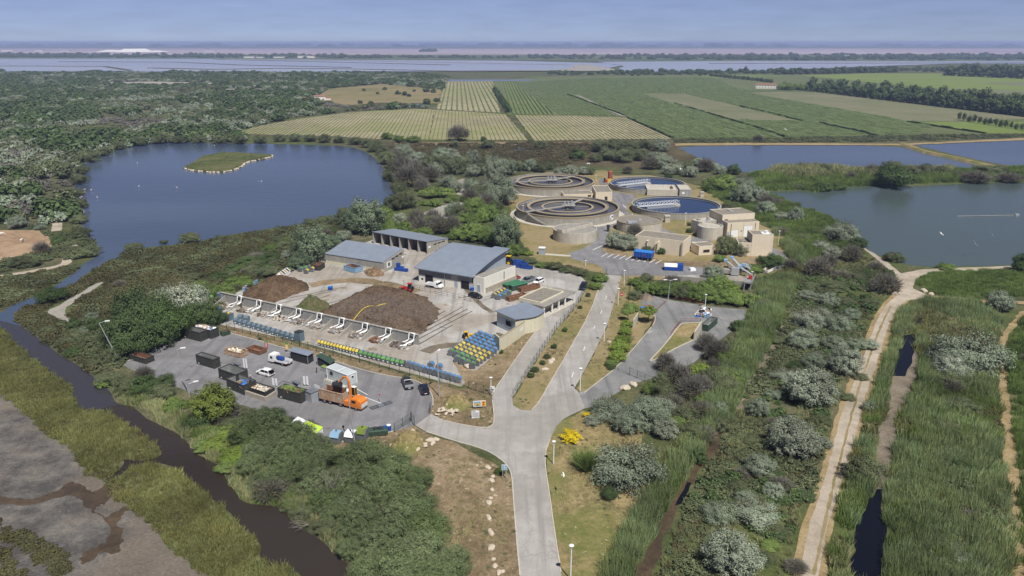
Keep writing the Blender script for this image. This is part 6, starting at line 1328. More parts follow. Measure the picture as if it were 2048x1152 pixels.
for y0, y1 in ((-1.34,-1.13),(1.13,1.34)): m.box(-h - .02, xc + .02, y0, y1,2.953,3.05, "rust_white")
m.obj("rib", t)
m = MB(); m.box(-h + .2, h - .3,-.5,.5,.5,.79, "dark_metal"); m.obj("chassis", t)
m = MB(); loft(m, [(xc + 1.7,1.2,1.15,.6,2.3),(h - .9,1.2,1.12,.55,2.35),(h, 1.15,1.1,.5,1.75)], "orange_paint"); m.box(xc + .1, xc + 1.68,-1.2,1.2,.6,1.6, "orange_paint"); m.obj("cab", t, False)
m = MB(); m.add([(h - .88,-1.0,2.26),(h - .88,1.0,2.26),(h + .0,1.0,1.8),(h + .0,-1.0,1.8)], [(0,1,2,3)], "orange_paint"); o = m.obj("bonnet", t); o.location = (.02,0,.02)
for s in (-1,1): m = MB(); m.box(xc + 2.0, xc + 3.0, s * 1.215 - .01, s * 1.215 + .01,1.5,2.1, "glass_dark"); m.obj("side_window", t)
m = MB(); m.box(h + .002, h + .08,-1.0,1.0,.6,1.4, "lamp_clear"); m.box(h + .081, h + .1,-1.1,1.1,.5,.75, "galv"); m.obj("grille", t)
wheels(t, (-h + 1.2,-h + 2.6, xc - .8, h - 1.2),1.2,.5,.3)
m = MB(); m.cyl((xc + .8,0,1.6),(xc + .8,0,2.4),.4,.35, "orange_paint", 12); m.tube([(xc + .8,0,2.3),(xc + .9,.1,4.0),(xc + .7,.1,5.6),(xc + .2,.1,6.3),(xc - .5,.1,6.2),(xc - 2.3,.1,4.3)], [.28,.26,.24,.24,.22,.16], "orange_paint", 6); m.tube([(xc + .6,.1,3.0),(xc + .3,.1,5.2)], .1, "galv", 6); m.obj("crane_arm", t)
m = MB(); m.cyl((xc - 3.2,.1,4.0),(xc - 1.4,.1,4.3),.6,.6, "dark_metal", 16); m.cyl((xc - 2.3,.1,4.2),(xc - 2.3,.1,5.0),.15,.2, "dark_metal", 8); m.obj("grab", t)
m = MB(); m.box(xc + .9, xc + 1.7,.5,1.15,2.3,4.0, "glass_dark"); m.box(xc + .85, xc + 1.75,.45,1.2,4.003,4.1, "white_paint")
for x in (xc + .87, xc + 1.68):
    for y in (.47,1.12): m.box(x, x + .06, y, y + .06,2.25,4.0, "yellow_paint")
m.obj("operator_cabin", t)
# compact machines
def tractor(label, at, rz, paint, name="tractor", big=1.0):
    t = thing(name, label, "tractor" if name == "tractor" else "loader", G(*at), rz); s = big
    m = MB(); m.box(-.4 * s, 1.8 * s, -.45 * s, .45 * s, .7 * s, 1.4 * s, paint, tx=.1, ty=.08); m.box(1.5 * s, 2.0 * s, -.3 * s, .3 * s, .5 * s, .9 * s, "dark_metal"); m.obj("body", t)
    m = MB(); m.box(-1.4 * s, -.2 * s, -.6 * s, .6 * s, 1.3 * s, 2.5 * s, "glass_dark", tx=.12, ty=.1); m.obj("cab_glass", t); m = MB(); m.box(-1.4 * s, -.1 * s, -.6 * s, .6 * s, 2.503 * s, 2.62 * s, paint); m.obj("cab_roof", t)
    for x, r in ((-1.0 * s, .8 * s),(1.4 * s, .55 * s)):
        for q in (-1,1): m = MB(); m.cyl((x, q * .55 * s, r),(x, q * .95 * s, r), r, r, "tyre", 18); w_ = m.obj("wheel", t); m = MB(); m.cyl((x, q * .952 * s, r),(x, q * .99 * s, r), r * .5, r * .4, paint, 10); m.obj("rim", w_)
    m = MB(); m.tube([(.4 * s, .55 * s, 1.5 * s),(1.9 * s, .55 * s, 1.2 * s),(2.6 * s, .55 * s, .5 * s)], .09 * s, paint, 6); m.tube([(.4 * s, -.55 * s, 1.5 * s),(1.9 * s, -.55 * s, 1.2 * s),(2.6 * s, -.55 * s, .5 * s)], .09 * s, paint, 6); m.obj("loader_arm", t)
    m = MB(); m.ext([(2.5 * s, .1 * s),(3.3 * s, .1 * s),(2.7 * s, .25 * s),(2.6 * s, .9 * s),(2.5 * s, .9 * s)], -1.0 * s, 1.0 * s, "dark_metal" if paint != "yellow_paint" else paint); m.obj("bucket", t); return t
tractor("red tractor with front loader behind the big compost heap", (815,583), R(172), "red_paint")
tractor("yellow wheel loader beside the warehouse gable", (1012,530), R(160), "yellow_paint", "wheel_loader", 1.25)
tractor("yellow fork loader with dark mast next to the blue flapped bins", (936,677), R(25), "yellow_paint", "wheel_loader", .75)
k = 0
for j, (x0, y0, n, layers) in enumerate(((1000,526,2,1),(1030,531,4,2),(1036,535,4,2),(1046,537,3,2),(1062,538,1,1),(793,541,4,1),(797,538,2,2))):
    for i in range(n):
        for l in range(layers):
            if l and i == n - 1: continue
            k += 1; g = G(x0 + i * 6.5, y0 + i * .8); t = thing("crate", "blue plastic crate, " + ordw(k) + " of the stacked blue crates by the warehouse and shed", "crate", (g.x, g.y, l * 1.02), R(-20), "stacked blue crates")
            m = MB(); m.box(-.55,.55,-.5,.5,.1,1.0, "blue_paint", tx=-.03, ty=-.03); m.box(-.45,.45,-.4,.4,0,.1, "blue_paint"); m.obj("body", t)
# blue trailer and tank container
a, rz, L, W = frame((1267,519),(1302,523.5),(1305,519)); W = max(W, 2.3)
t = thing("tipping_trailer", "blue two axle tipping trailer with high sides on the plant car park", "trailer", a, rz); m = MB(); m.box(0, L, 0, W, 1.1,2.9, "blue_paint", tx=-.08, ty=-.08); m.obj("body", t); m = MB(); m.box(-.15, L + .15,-.15, W + .15,2.903,3.05, "blue_bright", tx=.1, ty=.1); m.obj("tarpaulin", t)
m = MB()
for i in range(7): m.box(i * (L - .12) / 6, i * (L - .12) / 6 + .12,-.14,-.085,1.1,2.9, "blue_bright")
m.obj("rib", t); m = MB(); m.box(.1, L - .1, W * .25, W * .75,.75,1.098, "dark_metal"); m.tube([(L - .1, W / 2,.9),(L + 1.5, W / 2,.6)], .08, "dark_metal", 6); m.obj("chassis", t)
for x in (1.1, L - 1.1):
    for y in (-.02, W - .3): m = MB(); m.cyl((x, y, .5),(x, y + .32,.5),.5,.5, "tyre", 16); w_ = m.obj("wheel", t); m = MB(); m.cyl((x, y - .03,.5),(x, y - .003,.5),.28,.28, "rim", 10); m.obj("rim", w_)
m = MB(); m.box(L * .55, L * .62,-.16,-.145,1.6,2.1, "red_paint"); m.obj("emblem", t)
a, rz, L, W = frame((1328,541),(1366,543),(1368,538)); W = max(2.3, W); t = thing("tank_container", "low blue container with a white rounded tank top on the car park", "container", a, rz); m = MB(); m.box(0, L, 0, W, .15,1.3, "blue_paint"); m.box(L * .7, L, 0, W, 1.3,2.0, "blue_paint"); m.box(0, L, W * .2, W * .8,0,.148, "dark_metal"); m.obj("body", t)
m = MB(); n = 10; pr = [(W / 2 - W / 2 * math.cos(math.pi * i / n),1.303 + .8 * math.sin(math.pi * i / n)) for i in range(n + 1)]
m.add([(x, y, z) for x in (.05, L * .69) for y, z in pr], [(i, i + 1, n + 2 + i, n + 1 + i) for i in range(n)] + [tuple(range(n + 1)), tuple(range(n + 1,2 * n + 2))], "sign_white"); m.obj("tank_top", t)
t = thing("bulk_bag", "white bulky bag on the car park beside the silver tree", "bag", G(1384,541),.3); m = MB(); m.box(-1,1,-.8,.8,0,.8, "sign_white", tx=.1, ty=.1); m.obj("body", t); m = MB(); m.box(-.7,.7,-.5,.5,.802,.95, "sign_white"); m.obj("top", t)
a, rz, L, W = frame((1523,546),(1535,548.5),(1557,541)); t = thing("tipper_body", "white open tipper body standing on the ground by the round bushes", "container", a, rz)
m = MB(); m.box(0, L, 0,.1,.3,1.2, "white_paint"); m.box(0, L, W - .1, W, .3,1.2, "white_paint"); m.box(0,.1,.1, W - .1,.3,1.2, "white_paint"); m.box(L - .1, L, .1, W - .1,.3,1.2, "white_paint"); m.obj("side_wall", t); m = MB(); m.box(.1, L - .1,.1, W - .1,.28,.55, "rust"); m.obj("floor", t); m = MB(); m.box(.1, L - .1, W - .02, W + .05,1.203,1.8, "white_paint"); m.obj("headboard", t); m = MB(); m.box(.2, L - .2,.3, W - .3,0,.27, "dark_metal"); m.obj("skid", t)
for k in range(3): m = MB(); m.box(L * (.1 + .3 * k), L * (.3 + .3 * k),-.03,-.003,.5,.95, "galv"); m.obj("panel", t)
# conveyor machine
t = thing("screening_machine", "grey and blue screening machine with raised conveyor belts", "machine", G(1468,551), R(-12))
def conv(x0, y0, z0, x1, y1, z1, mt):
    p, q = Vector((x0, y0, z0)), Vector((x1, y1, z1)); s = (q - p).cross(Vector((0,0,1))).normalized() * .45; u_ = Vector((0,0,.3)); m = MB()
    m.add([p - s, p + s, q + s, q - s, p - s + u_, p + s + u_, q + s + u_, q - s + u_], [(3,2,1,0),(4,5,6,7),(0,1,5,4),(1,2,6,5),(2,3,7,6),(3,0,4,7)], mt); m.tube([q - Vector((0,0,0)),((p.x + q.x) / 2,(p.y + q.y) / 2,0)], .07, "galv", 5); m.obj("conveyor", t); m = MB(); m.box(q.x - .6, q.x + .6, q.y - .6, q.y + .6, q.z - .1, q.z + .6, "skip_blue"); m.obj("hopper", t)
conv(1,3,1,-2.5,5,3.2, "galv"); conv(3,2.5,1,-.5,7.5,3.6, "galv"); conv(5.6,-1.5,.6,1.6,1.2,2.4, "galv"); conv(6,3,.8,3.2,4.5,2.2, "galv")
m = MB(); m.box(-1,1.4,-.8,.6,.3,2.6, "galv"); m.box(-3.6,-1.4,0,1.6,.5,1.7, "concrete_grey"); m.obj("cabinet", t); m = MB(); m.lathe([(1.8,1.6),(1.9,2.0)], "galv", 18,(3.8,5.5)); m.cyl((3.8,5.5,0),(3.8,5.5,1.6),.4,.6, "rust", 8); m.obj("drum_screen", t)
for x, y in ((-3.3,.3),(-1.8,1.2),(2.2,1.0),(4.2,2.0),(-1.5,3.8)): m = MB(); m.cyl((x, y, 0),(x, y, 1.6),.09,.09, "galv", 6); m.obj("leg", t)

# ---------------------------------------------------------------- lamps, signs, fences, gates
lamp0 = None
LAMPS = [((1208,684),648, "beside the lower dashes of the main road"),((1236,611),578, "beside the upper main road"),((1248,571),542, "at the plant gate"),((1160,783),738, "at the mouth of the side yard road"),((1107,928),884, "near the yellow broom bush"),((1141,1160),1093, "at the very bottom of the main road"),((1410,616),590, "above the mixed waste bay"),((1046,437),412, "against the front ring tank"),((1192,363),351, "between the silo and the rear ring tank"),((1556,490),463, "on the curved plant road by the tall block"),((1370,452),427, "between the clarifier and the angular house"),((1294,504),482, "in front of the long beige building"),((982,790),756, "short with round globe at the lane gate"),((1503,560),544, "on the loading platform edge"),((1171,532),521, "at the crate stack beyond the lane")]
for k, (b, top, lab) in enumerate(LAMPS):
    H = min(HT(b[0], b[1], top),7.5)
    if lamp0 is None:
        t = thing("street_lamp", "white lamp post " + lab, "street lamp", G(*b),0, "street lamps of the plant roads"); lamp0 = t; H0 = H
        m = MB(); m.cyl((0,0,0),(0,0, H),.1,.075, "white_paint", 8); m.obj("pole", t); m = MB(); m.lathe([(.08, H - .1),(.28, H + .02),(.36, H + .16),(.2, H + .26),(.02, H + .28)], "white_paint", 12); m.obj("lamp_head", t); m = MB(); m.lathe([(.18,0),(.18,.1),(.1,.2)], "concrete_grey", 8); m.obj("base", t)
    else: dup(lamp0, G(*b),0, "white lamp post " + lab, (1,1, H / H0))
def tall_lamp(label, base, top, lean=(0,0), heads=1, ang=0.0, arm=1.2):
    H = HT(base[0], base[1], top[1]); g = G(*base); dxm = (top[0] - base[0]) * mpp(base[0], base[1]) * .97
    t = thing("tall_lamp", label, "street lamp", g, 0); m = MB(); m.cyl((0,0,0),(dxm, 0, H),.13,.08, "galv", 8); m.obj("pole", t)
    for k in range(heads):
        a_ = ang + math.pi * k; ca, sa = math.cos(a_), math.sin(a_); m = MB(); m.tube([(dxm, 0, H),(dxm + ca * arm, sa * arm, H + .25)], .05, "galv", 6); o = m.obj("arm", t)
        m = MB(); m.box(0,1.0,-.18,.18,-.06,.12, "white_paint", rz=a_, at=(dxm + ca * arm, sa * arm)); m.obj("lamp_head", t).location = (0,0, H + .25)
tall_lamp("tall grey lamp post leaning toward the canal by the low black skip", (240,726),(212,646), ang=.35); tall_lamp("tall thin lamp post in front of the pine, bright head over the yard", (377,785),(366,700), ang=.4, arm=.7); tall_lamp("tall grey lamp post at the bottom kerb in front of the orange lorry", (710,890),(703,787), ang=1.8, arm=.3)
tall_lamp("tall grey lamp post by the dark blue car", (879,793),(877,706), ang=1.2, arm=.4); tall_lamp("grey lamp post with two heads at the side yard corner", (1336,599),(1338,561), heads=2, ang=.1, arm=1.0); tall_lamp("short bent lamp post with a dark head by the pine", (379,792),(381,768), ang=.5, arm=.9)
def banner(label, base, top, mats, wd=.8, n=1, name="banner_sign"):
    H = HT(base[0], base[1], top); t = thing(name, label, "sign", G(*base), R(-12)); 
    for k in range(n):
        x = k * (wd + .25)
        m = MB(); m.cyl((x, 0,0),(x, 0, H),.05,.05, "galv", 6); m.obj("pole", t)
        z0 = H * (.28 if n == 1 else .2); hs = (H - z0) / len(mats)
        m = MB()
        for i, mt in enumerate(mats): m.box(x - wd / 2, x + wd / 2,-.12,-.06, z0 + i * hs, z0 + (i + 1) * hs - .004, mt)
        m.obj("panel", t)
        if n == 1:
            m = MB()
            for i in range(4): m.box(x - wd * .3, x + wd * .3,-.14,-.122, z0 + (H - z0) * (.12 + .17 * i), z0 + (H - z0) * (.19 + .17 * i), "sign_white" if mats[0] != "sign_white" else "sign_blue")
            m.obj("lettering", t)
    m = MB(); m.box(-.5,.5 + (n - 1) * (wd + .2),-.3,.3,0,.12, "concrete_grey"); m.obj("base", t)
banner("tall banner sign of white and red with green cap behind the white truck", (534,701),681, ["sign_red", "sign_red", "sign_red", "bin_green"], .75); banner("tall banner sign of white and yellow with green cap by the dark shelter", (575,705),685, ["sign_yellow", "sign_yellow", "sign_yellow", "bin_green"], .75); banner("white totem sign with dark stripes beside the green roofed shelter", (644,722),704, ["sign_white"], .5)
banner("twin white totem boards behind the empty green skip", (490,740),717, ["sign_white"], .35,2, "totem_sign"); banner("twin white totem boards between plaster and branch skips", (548,774),756, ["sign_white"], .45,2, "totem_sign"); banner("twin white totem boards at the grey hut", (610,773),752, ["sign_white"], .45,2, "totem_sign")
def board(label, px, top, wd, hs, parts, rz=0.0):
    H = HT(px[0], px[1], top); t = thing("notice_board", label, "sign", G(*px), rz)
    for x in (-wd * .3, wd * .3): m = MB(); m.box(x - .05, x + .05,-.05,.05,0, H - .1, "galv"); m.obj("post", t)
    m = MB(); m.box(-wd / 2, wd / 2,-.12,-.053, H - hs, H, "sign_white"); m.obj("panel", t)
    for q in parts: m = MB(); m.box(wd * (q[0] - .5), wd * (q[1] - .5),-.135 - q[5] if len(q) > 5 else -.135,-.122, H - hs + hs * q[2], H - hs + hs * q[3], q[4]); m.obj("print", t)
board("white and yellow picture board at the corner plot", (959,817),801,2.5,1.3, [(.06,.6,.1,.9, "skip_blue"),(.12,.5,.2,.6, "sign_yellow", .012),(.25,.42,.15,.45, "leaf_green", .02),(.66,.98,.05,.95, "sign_yellow"),(.74,.9,.55,.8, "sign_red", .012),(.74,.9,.2,.4, "red_paint", .012)], R(8))
board("white rule board with rows of text below the picture board", (951,836),821,1.5,1.6, [(.08,.5,.85,.92, "dark_metal")] + [(.08,.92,.72 - .11 * k, .76 - .11 * k, "bin_grey") for k in range(6)], R(5))
board("small blue grey direction sign with a white cross on the junction corner", (1009,958),929,.95,1.0, [(.06,.47,.06,.47, "skip_blue"),(.53,.94,.06,.47, "skip_blue"),(.06,.47,.53,.94, "skip_blue"),(.53,.94,.53,.94, "skip_blue")])
board("white notice beside the lane gate", (985,783),772,1.0,1.2, [(.2,.8,.2,.5, "bin_grey")], R(-10))
t = thing("stop_sign", "small red and white round sign by the upper main road", "sign", G(1243,601), R(0)); m = MB(); m.cyl((0,0,0),(0,0,2.2),.04,.04, "galv", 6); m.obj("pole", t); m = MB(); m.cyl((0,-.05,1.9),(0,-.1,1.9),.5,.5, "sign_red", 20); m.obj("disc", t); m = MB(); m.box(-.34,.34,-.13,-.103,1.82,1.98, "sign_white"); m.obj("bar", t)
t = thing("height_post", "thin red and white marker post beside the weighing plate", "post", G(760,804),0); m = MB(); m.cyl((0,0,0),(0,0,1.5),.05,.05, "galv", 6); m.obj("pole", t); m = MB(); m.lathe([(.14,1.5),(.14,1.8)], "red_paint", 10); m.obj("cap", t)
a = G(744,820); t = thing("weighing_plate", "dark metal grid plate in the yard floor", "plate", (a.x, a.y, 0), R(38)); m = MB(); m.box(0,4.8,0,1.4,.03,.06, "dark_metal"); m.obj("plate_surface", t)
for k in range(3): m = MB(); m.box(.1 + 1.6 * k, 1.5 + 1.6 * k, .1,1.3,.061,.08, "bin_grey"); m.obj("grid", t)
def fence(label, px, H=1.9, mat="fence_green", gap=2.5, name="mesh_fence", cat="fence", bar=.28):
    a = GP(px); o = a[0].copy(); t = thing(name, label, cat, o, 0); a = [p - o for p in a]; m = MB(); k_ = 0
    for p, q in zip(a, a[1:]):
        d_ = q - p; l = d_.length; n_ = max(1, int(l / bar)); dn = d_ / l * .012
        for i in range(n_):
            v_ = p + d_ * (i / n_); m.add([(v_.x - dn.x, v_.y - dn.y, .08),(v_.x + dn.x, v_.y + dn.y, .08),(v_.x + dn.x, v_.y + dn.y, H - .05),(v_.x - dn.x, v_.y - dn.y, H - .05)], [(0,1,2,3)], mat)
        for z in (.1, H * .5, H - .08): m.cyl((p.x, p.y, z),(q.x, q.y, z),.015,.015, mat, 4, False)
    m.obj("mesh_panel", t)
    for p, q in zip(a, a[1:]):
        d_ = q - p; n_ = max(1, int(d_.length / gap))
        for i in range(n_ + 1):
            v_ = p + d_ * (i / n_); m = MB(); m.box(v_.x - .045, v_.x + .045, v_.y - .045, v_.y + .045,0, H, mat); m.obj("post", t)
    return t
fence("green mesh fence between the access lane and the grass verge", [(1026,796),(1050,757),(1113,658),(1136,634),(1157,606),(1172,579)], 2.0)
fence("green mesh fence dividing the bin apron from the yard", [(437,652),(470,662),(600,694),(720,726),(820,752),(900,775),(935,787)], 1.9)
fence("green mesh gate with notices beside the access lane", [(937,778),(983,792)], 2.0, "fence_green", 1.5, "mesh_gate", "gate", .14)
fence("green slatted gate leaf open at the yard exit", [(789,864),(822,843)], 1.9, "fence_green", 2, "mesh_gate", "gate", .14); fence("short dark gate wing at the yard exit", [(823,842),(829,852)], 2.2, "fence_green", 1.2, "mesh_gate", "gate", .14); fence("dark gate post wing by the boulders", [(859,827),(861,822)], 2.0, "fence_green", 1, "mesh_gate", "gate", .14)
fence("green mesh sliding gate across the side yard road", [(1259,750),(1305,770)], 1.9, "fence_green", 2.0, "mesh_gate", "gate", .2); fence("low dark barrier in front of the side yard hedge", [(1236,741),(1259,751)], .7, "fence_green", 3, "low_barrier", "barrier", .5)
fence("pale mesh gate at the water plant entrance", [(1216,549),(1242,551)], 2.0, "galv", 2.5, "mesh_gate", "gate", .16); fence("dark mesh fence from the plant gate down the hedge side", [(1244,552),(1262,568),(1257,600),(1256,640),(1238,725)], 1.8); fence("dark mesh fence behind the lane bend", [(1178,560),(1188,558),(1213,548)], 1.9)
fence("green mesh fence behind the crate stack", [(1066,530),(1110,535),(1160,549),(1178,560)], 1.7); fence("short black gate frame on the dry bank under the yard", [(694,908),(704,911)], 1.9, "dark_metal", 1.3, "mesh_gate", "gate", .2)
fence("low rail fence along the paddock", [(-20,524),(40,518)], 1.1, "white_paint", 4, "paddock_fence", "fence", 50)
t = thing("floating_boom", "thin floating boom on the green pond", "boom", (0,0,0),0); a, b = G(1913,434), G(2033,431); m = MB(); m.cyl((a.x, a.y, .35),(b.x, b.y, .18),.13,.13, "concrete_grey", 6); m.obj("tube", t); m = MB(); m.box(b.x - .8, b.x + .8, b.y - .6, b.y + .6,.05,.7, "galv"); m.obj("float", t)
dk = GP([(1806,289),(1851,305),(1904,316),(1956,328),(1990,336)]); m = MB()
for p, q in zip(dk, dk[1:]):
    d_ = (q - p).normalized(); nn = Vector((-d_.y, d_.x, 0)) * 3.2; n2 = nn * .5
    m.add([(v_.x, v_.y, z) for v_, z in ((p - nn, 0),(q - nn, 0),(q + nn, 0),(p + nn, 0),(p - n2,1.2),(q - n2,1.2),(q + n2,1.2),(p + n2,1.2))], [(4,5,6,7),(0,1,5,4),(2,3,7,6)], "dry_grass")
tag(m.obj("dyke"), "narrow grassy dyke between the upper blue ponds", "dyke", None, 'structure')
# ---------------------------------------------------------------- people, horses, birds
def skin_body(name, verts, edges, mat, parent=None, lvl=1):
    me = bpy.data.meshes.new(name); me.from_pydata([v[:3] for v in verts], edges, []); me.materials.append(MATS[mat]); o = bpy.data.objects.new(name, me); COL.objects.link(o); o.parent = parent
    s = o.modifiers.new("skin", 'SKIN'); s.use_smooth_shade = True
    for i, v in enumerate(verts):
        r = v[3]; me.skin_vertices[0].data[i].radius = r if isinstance(r, tuple) else (r, r)
    me.skin_vertices[0].data[0].use_root = True
    if lvl: d_ = o.modifiers.new("sub", 'SUBSURF'); d_.levels = lvl; d_.render_levels = lvl
    return o
def person(label, at, rz, top, legs, reach=0.0):
    t = thing("person", label, "person", G(*at), rz)
    V = [(0,0,.95,.13),(0,0,1.15,.13),(0,0,1.38,(.18,.12)),(0,0,1.5,.06),(.01,0,1.58,.075),(.015,0,1.68,.095),(.01,0,1.74,.06),
         (0,.19,1.40,.055),(.04 + reach * .2,.26,1.14,.045),(.14 + reach * .4,.22,.95 + reach * .25,.035),(.18 + reach * .45,.21,.88 + reach * .28,.038),
         (0,-.19,1.40,.055),(.04 + reach * .2,-.26,1.14,.045),(.14 + reach * .4,-.22,.95 + reach * .25,.035),(.18 + reach * .45,-.21,.88 + reach * .28,.038),
         (0,.1,.86,.085),(.03,.11,.48,.06),(-.03,.12,.08,.045),(.12,.13,.04,.04),(0,-.1,.86,.085),(.0,-.11,.48,.06),(-.02,-.12,.08,.045),(.13,-.13,.04,.04),(.11,0,1.66,.02)]
    E = [(0,1),(1,2),(2,3),(3,4),(4,5),(5,6),(2,7),(7,8),(8,9),(9,10),(2,11),(11,12),(12,13),(13,14),(0,15),(15,16),(16,17),(17,18),(0,19),(19,20),(20,21),(21,22),(5,23)]
    for hb, s in ((10,1),(14,-1)):
        x, y, z, _ = V[hb]
        for k, (dx, dy, L_) in enumerate(((.02,-.03,.08),(.01,-.01,.09),(-.01,.01,.085),(-.03,.03,.07),(.05,-.035,.05))):
            V.append((x + dx + .015, y + dy, z - L_ * .55,.009)); V.append((x + dx + .03, y + dy, z - L_, .008)); i = len(V) - 2; E += [(hb, i),(i, i + 1)]
    skin_body("body", V, E, "skin", t)
    skin_body("jacket", [(0,0,.93,.155),(0,0,1.15,.15),(0,0,1.40,(.2,.14)),(0,.2,1.40,.075),(.04 + reach * .2,.265,1.14,.062),(.12 + reach * .37,.225,.99 + reach * .22,.05),(0,-.2,1.40,.075),(.04 + reach * .2,-.265,1.14,.062),(.12 + reach * .37,-.225,.99 + reach * .22,.05)], [(0,1),(1,2),(2,3),(3,4),(4,5),(2,6),(6,7),(7,8)], top, t)
    skin_body("trousers", [(0,0,.96,.15),(0,.1,.84,.105),(.03,.11,.48,.078),(-.03,.12,.1,.062),(0,-.1,.84,.105),(0,-.11,.48,.078),(-.02,-.12,.1,.062)], [(0,1),(1,2),(2,3),(0,4),(4,5),(5,6)], legs, t)
    skin_body("hair", [(-.03,0,1.72,.09),(.0,0,1.77,.075)], [(0,1)], "hair", t)
    return t
person("person in dark jacket and brown trousers standing alone in the yard", (634,746), R(200), "cloth_dark", "cloth_brown"); person("worker in pale top and blue trousers throwing waste into a skip", (502,761), R(160), "cloth_white", "cloth_blue", .8)
def horse(label, at, rz, graze=True):
    t = thing("horse", label, "horse", G(*at), rz); nh = (.45,.62) if graze else (1.9,1.75)
    V = [(0,0,1.15,(.32,.36)),(.55,0,1.15,(.30,.38)),(-.55,0,1.18,(.30,.34)),(-.8,0,1.15,.24),(.85,0,1.3,.2),(1.15,0,1.05 if graze else 1.6,.15),(1.4,0,.62 if graze else 1.85,.12),(1.55 if graze else 1.65,0,.3 if graze else 1.65,.08),
         (.6,.2,.9,.11),(.6,.2,.5,.06),(.6,.2,.06,.06),(.6,-.2,.9,.11),(.62,-.2,.5,.06),(.62,-.2,.06,.06),(-.65,.2,.9,.15),(-.58,.2,.62,.08),(-.74,.2,.42,.055),(-.7,.2,.06,.06),(-.65,-.2,.9,.15),(-.58,-.2,.62,.08),(-.74,-.2,.42,.055),(-.7,-.2,.06,.06),(-1.0,0,1.1,.05),(-1.05,0,.6,.06)]
    E = [(0,1),(0,2),(2,3),(1,4),(4,5),(5,6),(6,7),(1,8),(8,9),(9,10),(1,11),(11,12),(12,13),(2,14),(14,15),(15,16),(16,17),(2,18),(18,19),(19,20),(20,21),(3,22),(22,23)]
    skin_body("body", V, E, "horse_coat", t); m = MB()
    for s in (-1,1): m.add([(1.32, s * .05,(.78 if graze else 1.95)),(1.38, s * .09,(.78 if graze else 1.95)),(1.32, s * .08,(.92 if graze else 2.1))], [(0,1,2)], "horse_coat")
    m.tube([(.8,0,1.5),(1.05,0,1.28 if graze else 1.8)], .06, "cloth_white", 5); m.obj("mane", t)
horse("white horse standing in the middle of the brown paddock", (44,485), R(100)); horse("white horse grazing at the far edge of the brown paddock", (3,472), R(20))
horse("white horse grazing in scrub beside the lagoon", (131,308), R(10)); horse("white horse behind the round tanks in the scrub", (1177,331), R(170))
def bird(label, px, z, rz, roll, s=1.0, name="gull"):
    g = G(px[0], px[1], z); o_ = MB()
    bd = [(-.32,.02),(-.2,.07),(0,.10),(.2,.08),(.32,.045),(.42,.01)]; n = 8; vs = []
    for x, r in bd:
        for i in range(n): vs.append((x * s, r * s * math.cos(6.283 * i / n), r * s * math.sin(6.283 * i / n)))
    fs = [(k * n + i, k * n + (i + 1) % n, (k + 1) * n + (i + 1) % n, (k + 1) * n + i) for k in range(len(bd) - 1) for i in range(n)] + [tuple(range(n)), tuple(range(len(vs) - n, len(vs)))]
    o_.add(vs, fs, "feather")
    for q in (-1,1): o_.add([(x * s, q * y * s, zz * s) for x, y, zz in ((.15,.06,.05),(-.12,.06,.05),(-.1,.4,.22),(.16,.42,.24),(-.22,.95,.12),(-.05,.8,.18))], [(0,1,2,3),(3,2,4,5)], "feather")
    o_.add([(-.3 * s, -.03 * s, 0),(-.3 * s, .03 * s, 0),(-.5 * s, .1 * s, 0),(-.5 * s, -.1 * s, 0)], [(0,1,2,3)], "feather")
    o = o_.obj(name); o.location = g; o.rotation_euler = (roll, .1, rz); return tag(o, label, "bird")
bird("white gull flying over the vineyard, the lower winged one", (1571,259),18,.5,.5,1.4); bird("white gull flying over the vineyard with raised wings", (1614,262),18,1.4,.9,1.4); bird("white gull flying over the green pond near the far bank", (1883,468),8,.3,.4,1.1); bird("white gull over the green pond with wings up", (1985,470),8,1.3,.9,1.3); bird("white gull low over the green pond", (1950,487),5,1.2,.8,1.2); bird("white gull over the bushes near the silver trees", (1361,338),8,.2,.4,1.1); bird("white gull over the grass by the lower road", (1127,950),4,.1,.2,.7)
fl = [(153,384),(158,381),(163,384),(167,382),(170,381),(160,392),(164,396),(157,387),(183,382),(195,397),(161,398),(169,387),(278,375),(354,377),(517,365),(523,365),(275,328),(429,293),(545,318),(768,362)]
wb0 = None
for k, p in enumerate(fl):
    g = G(*p); lab = "pale wading bird on the lagoon, " + ordw(k + 1) + " counted from the paddock shore"
    if wb0 is None:
        m = MB(); vs = []; n = 8
        for x, r, z in ((-.6,.05,.75),(-.3,.3,.85),(.1,.34,.9),(.4,.2,1.0),(.55,.08,1.2),(.6,.07,1.6),(.7,.09,1.7),(.85,.03,1.6)):
            for i in range(n): vs.append((x, r * math.cos(6.283 * i / n), z + r * math.sin(6.283 * i / n)))
        m.add(vs, [(j * n + i, j * n + (i + 1) % n, (j + 1) * n + (i + 1) % n, (j + 1) * n + i) for j in range(7) for i in range(n)], "pink_feather"); m.cyl((0,.08,0),(0,.08,.8),.03,.03, "pink_feather", 4); m.cyl((0,-.08,0),(0,-.08,.8),.03,.03, "pink_feather", 4)
        wb0 = m.obj("wading_bird"); wb0.location = g; tag(wb0, lab, "bird", "wading birds on the lagoon")
    else:
        c = wb0.copy(); c.scale = (.7,.7,.7); COL.objects.link(c); c.location = g; c.rotation_euler = (0,0, k * 1.7); c['label'] = lab
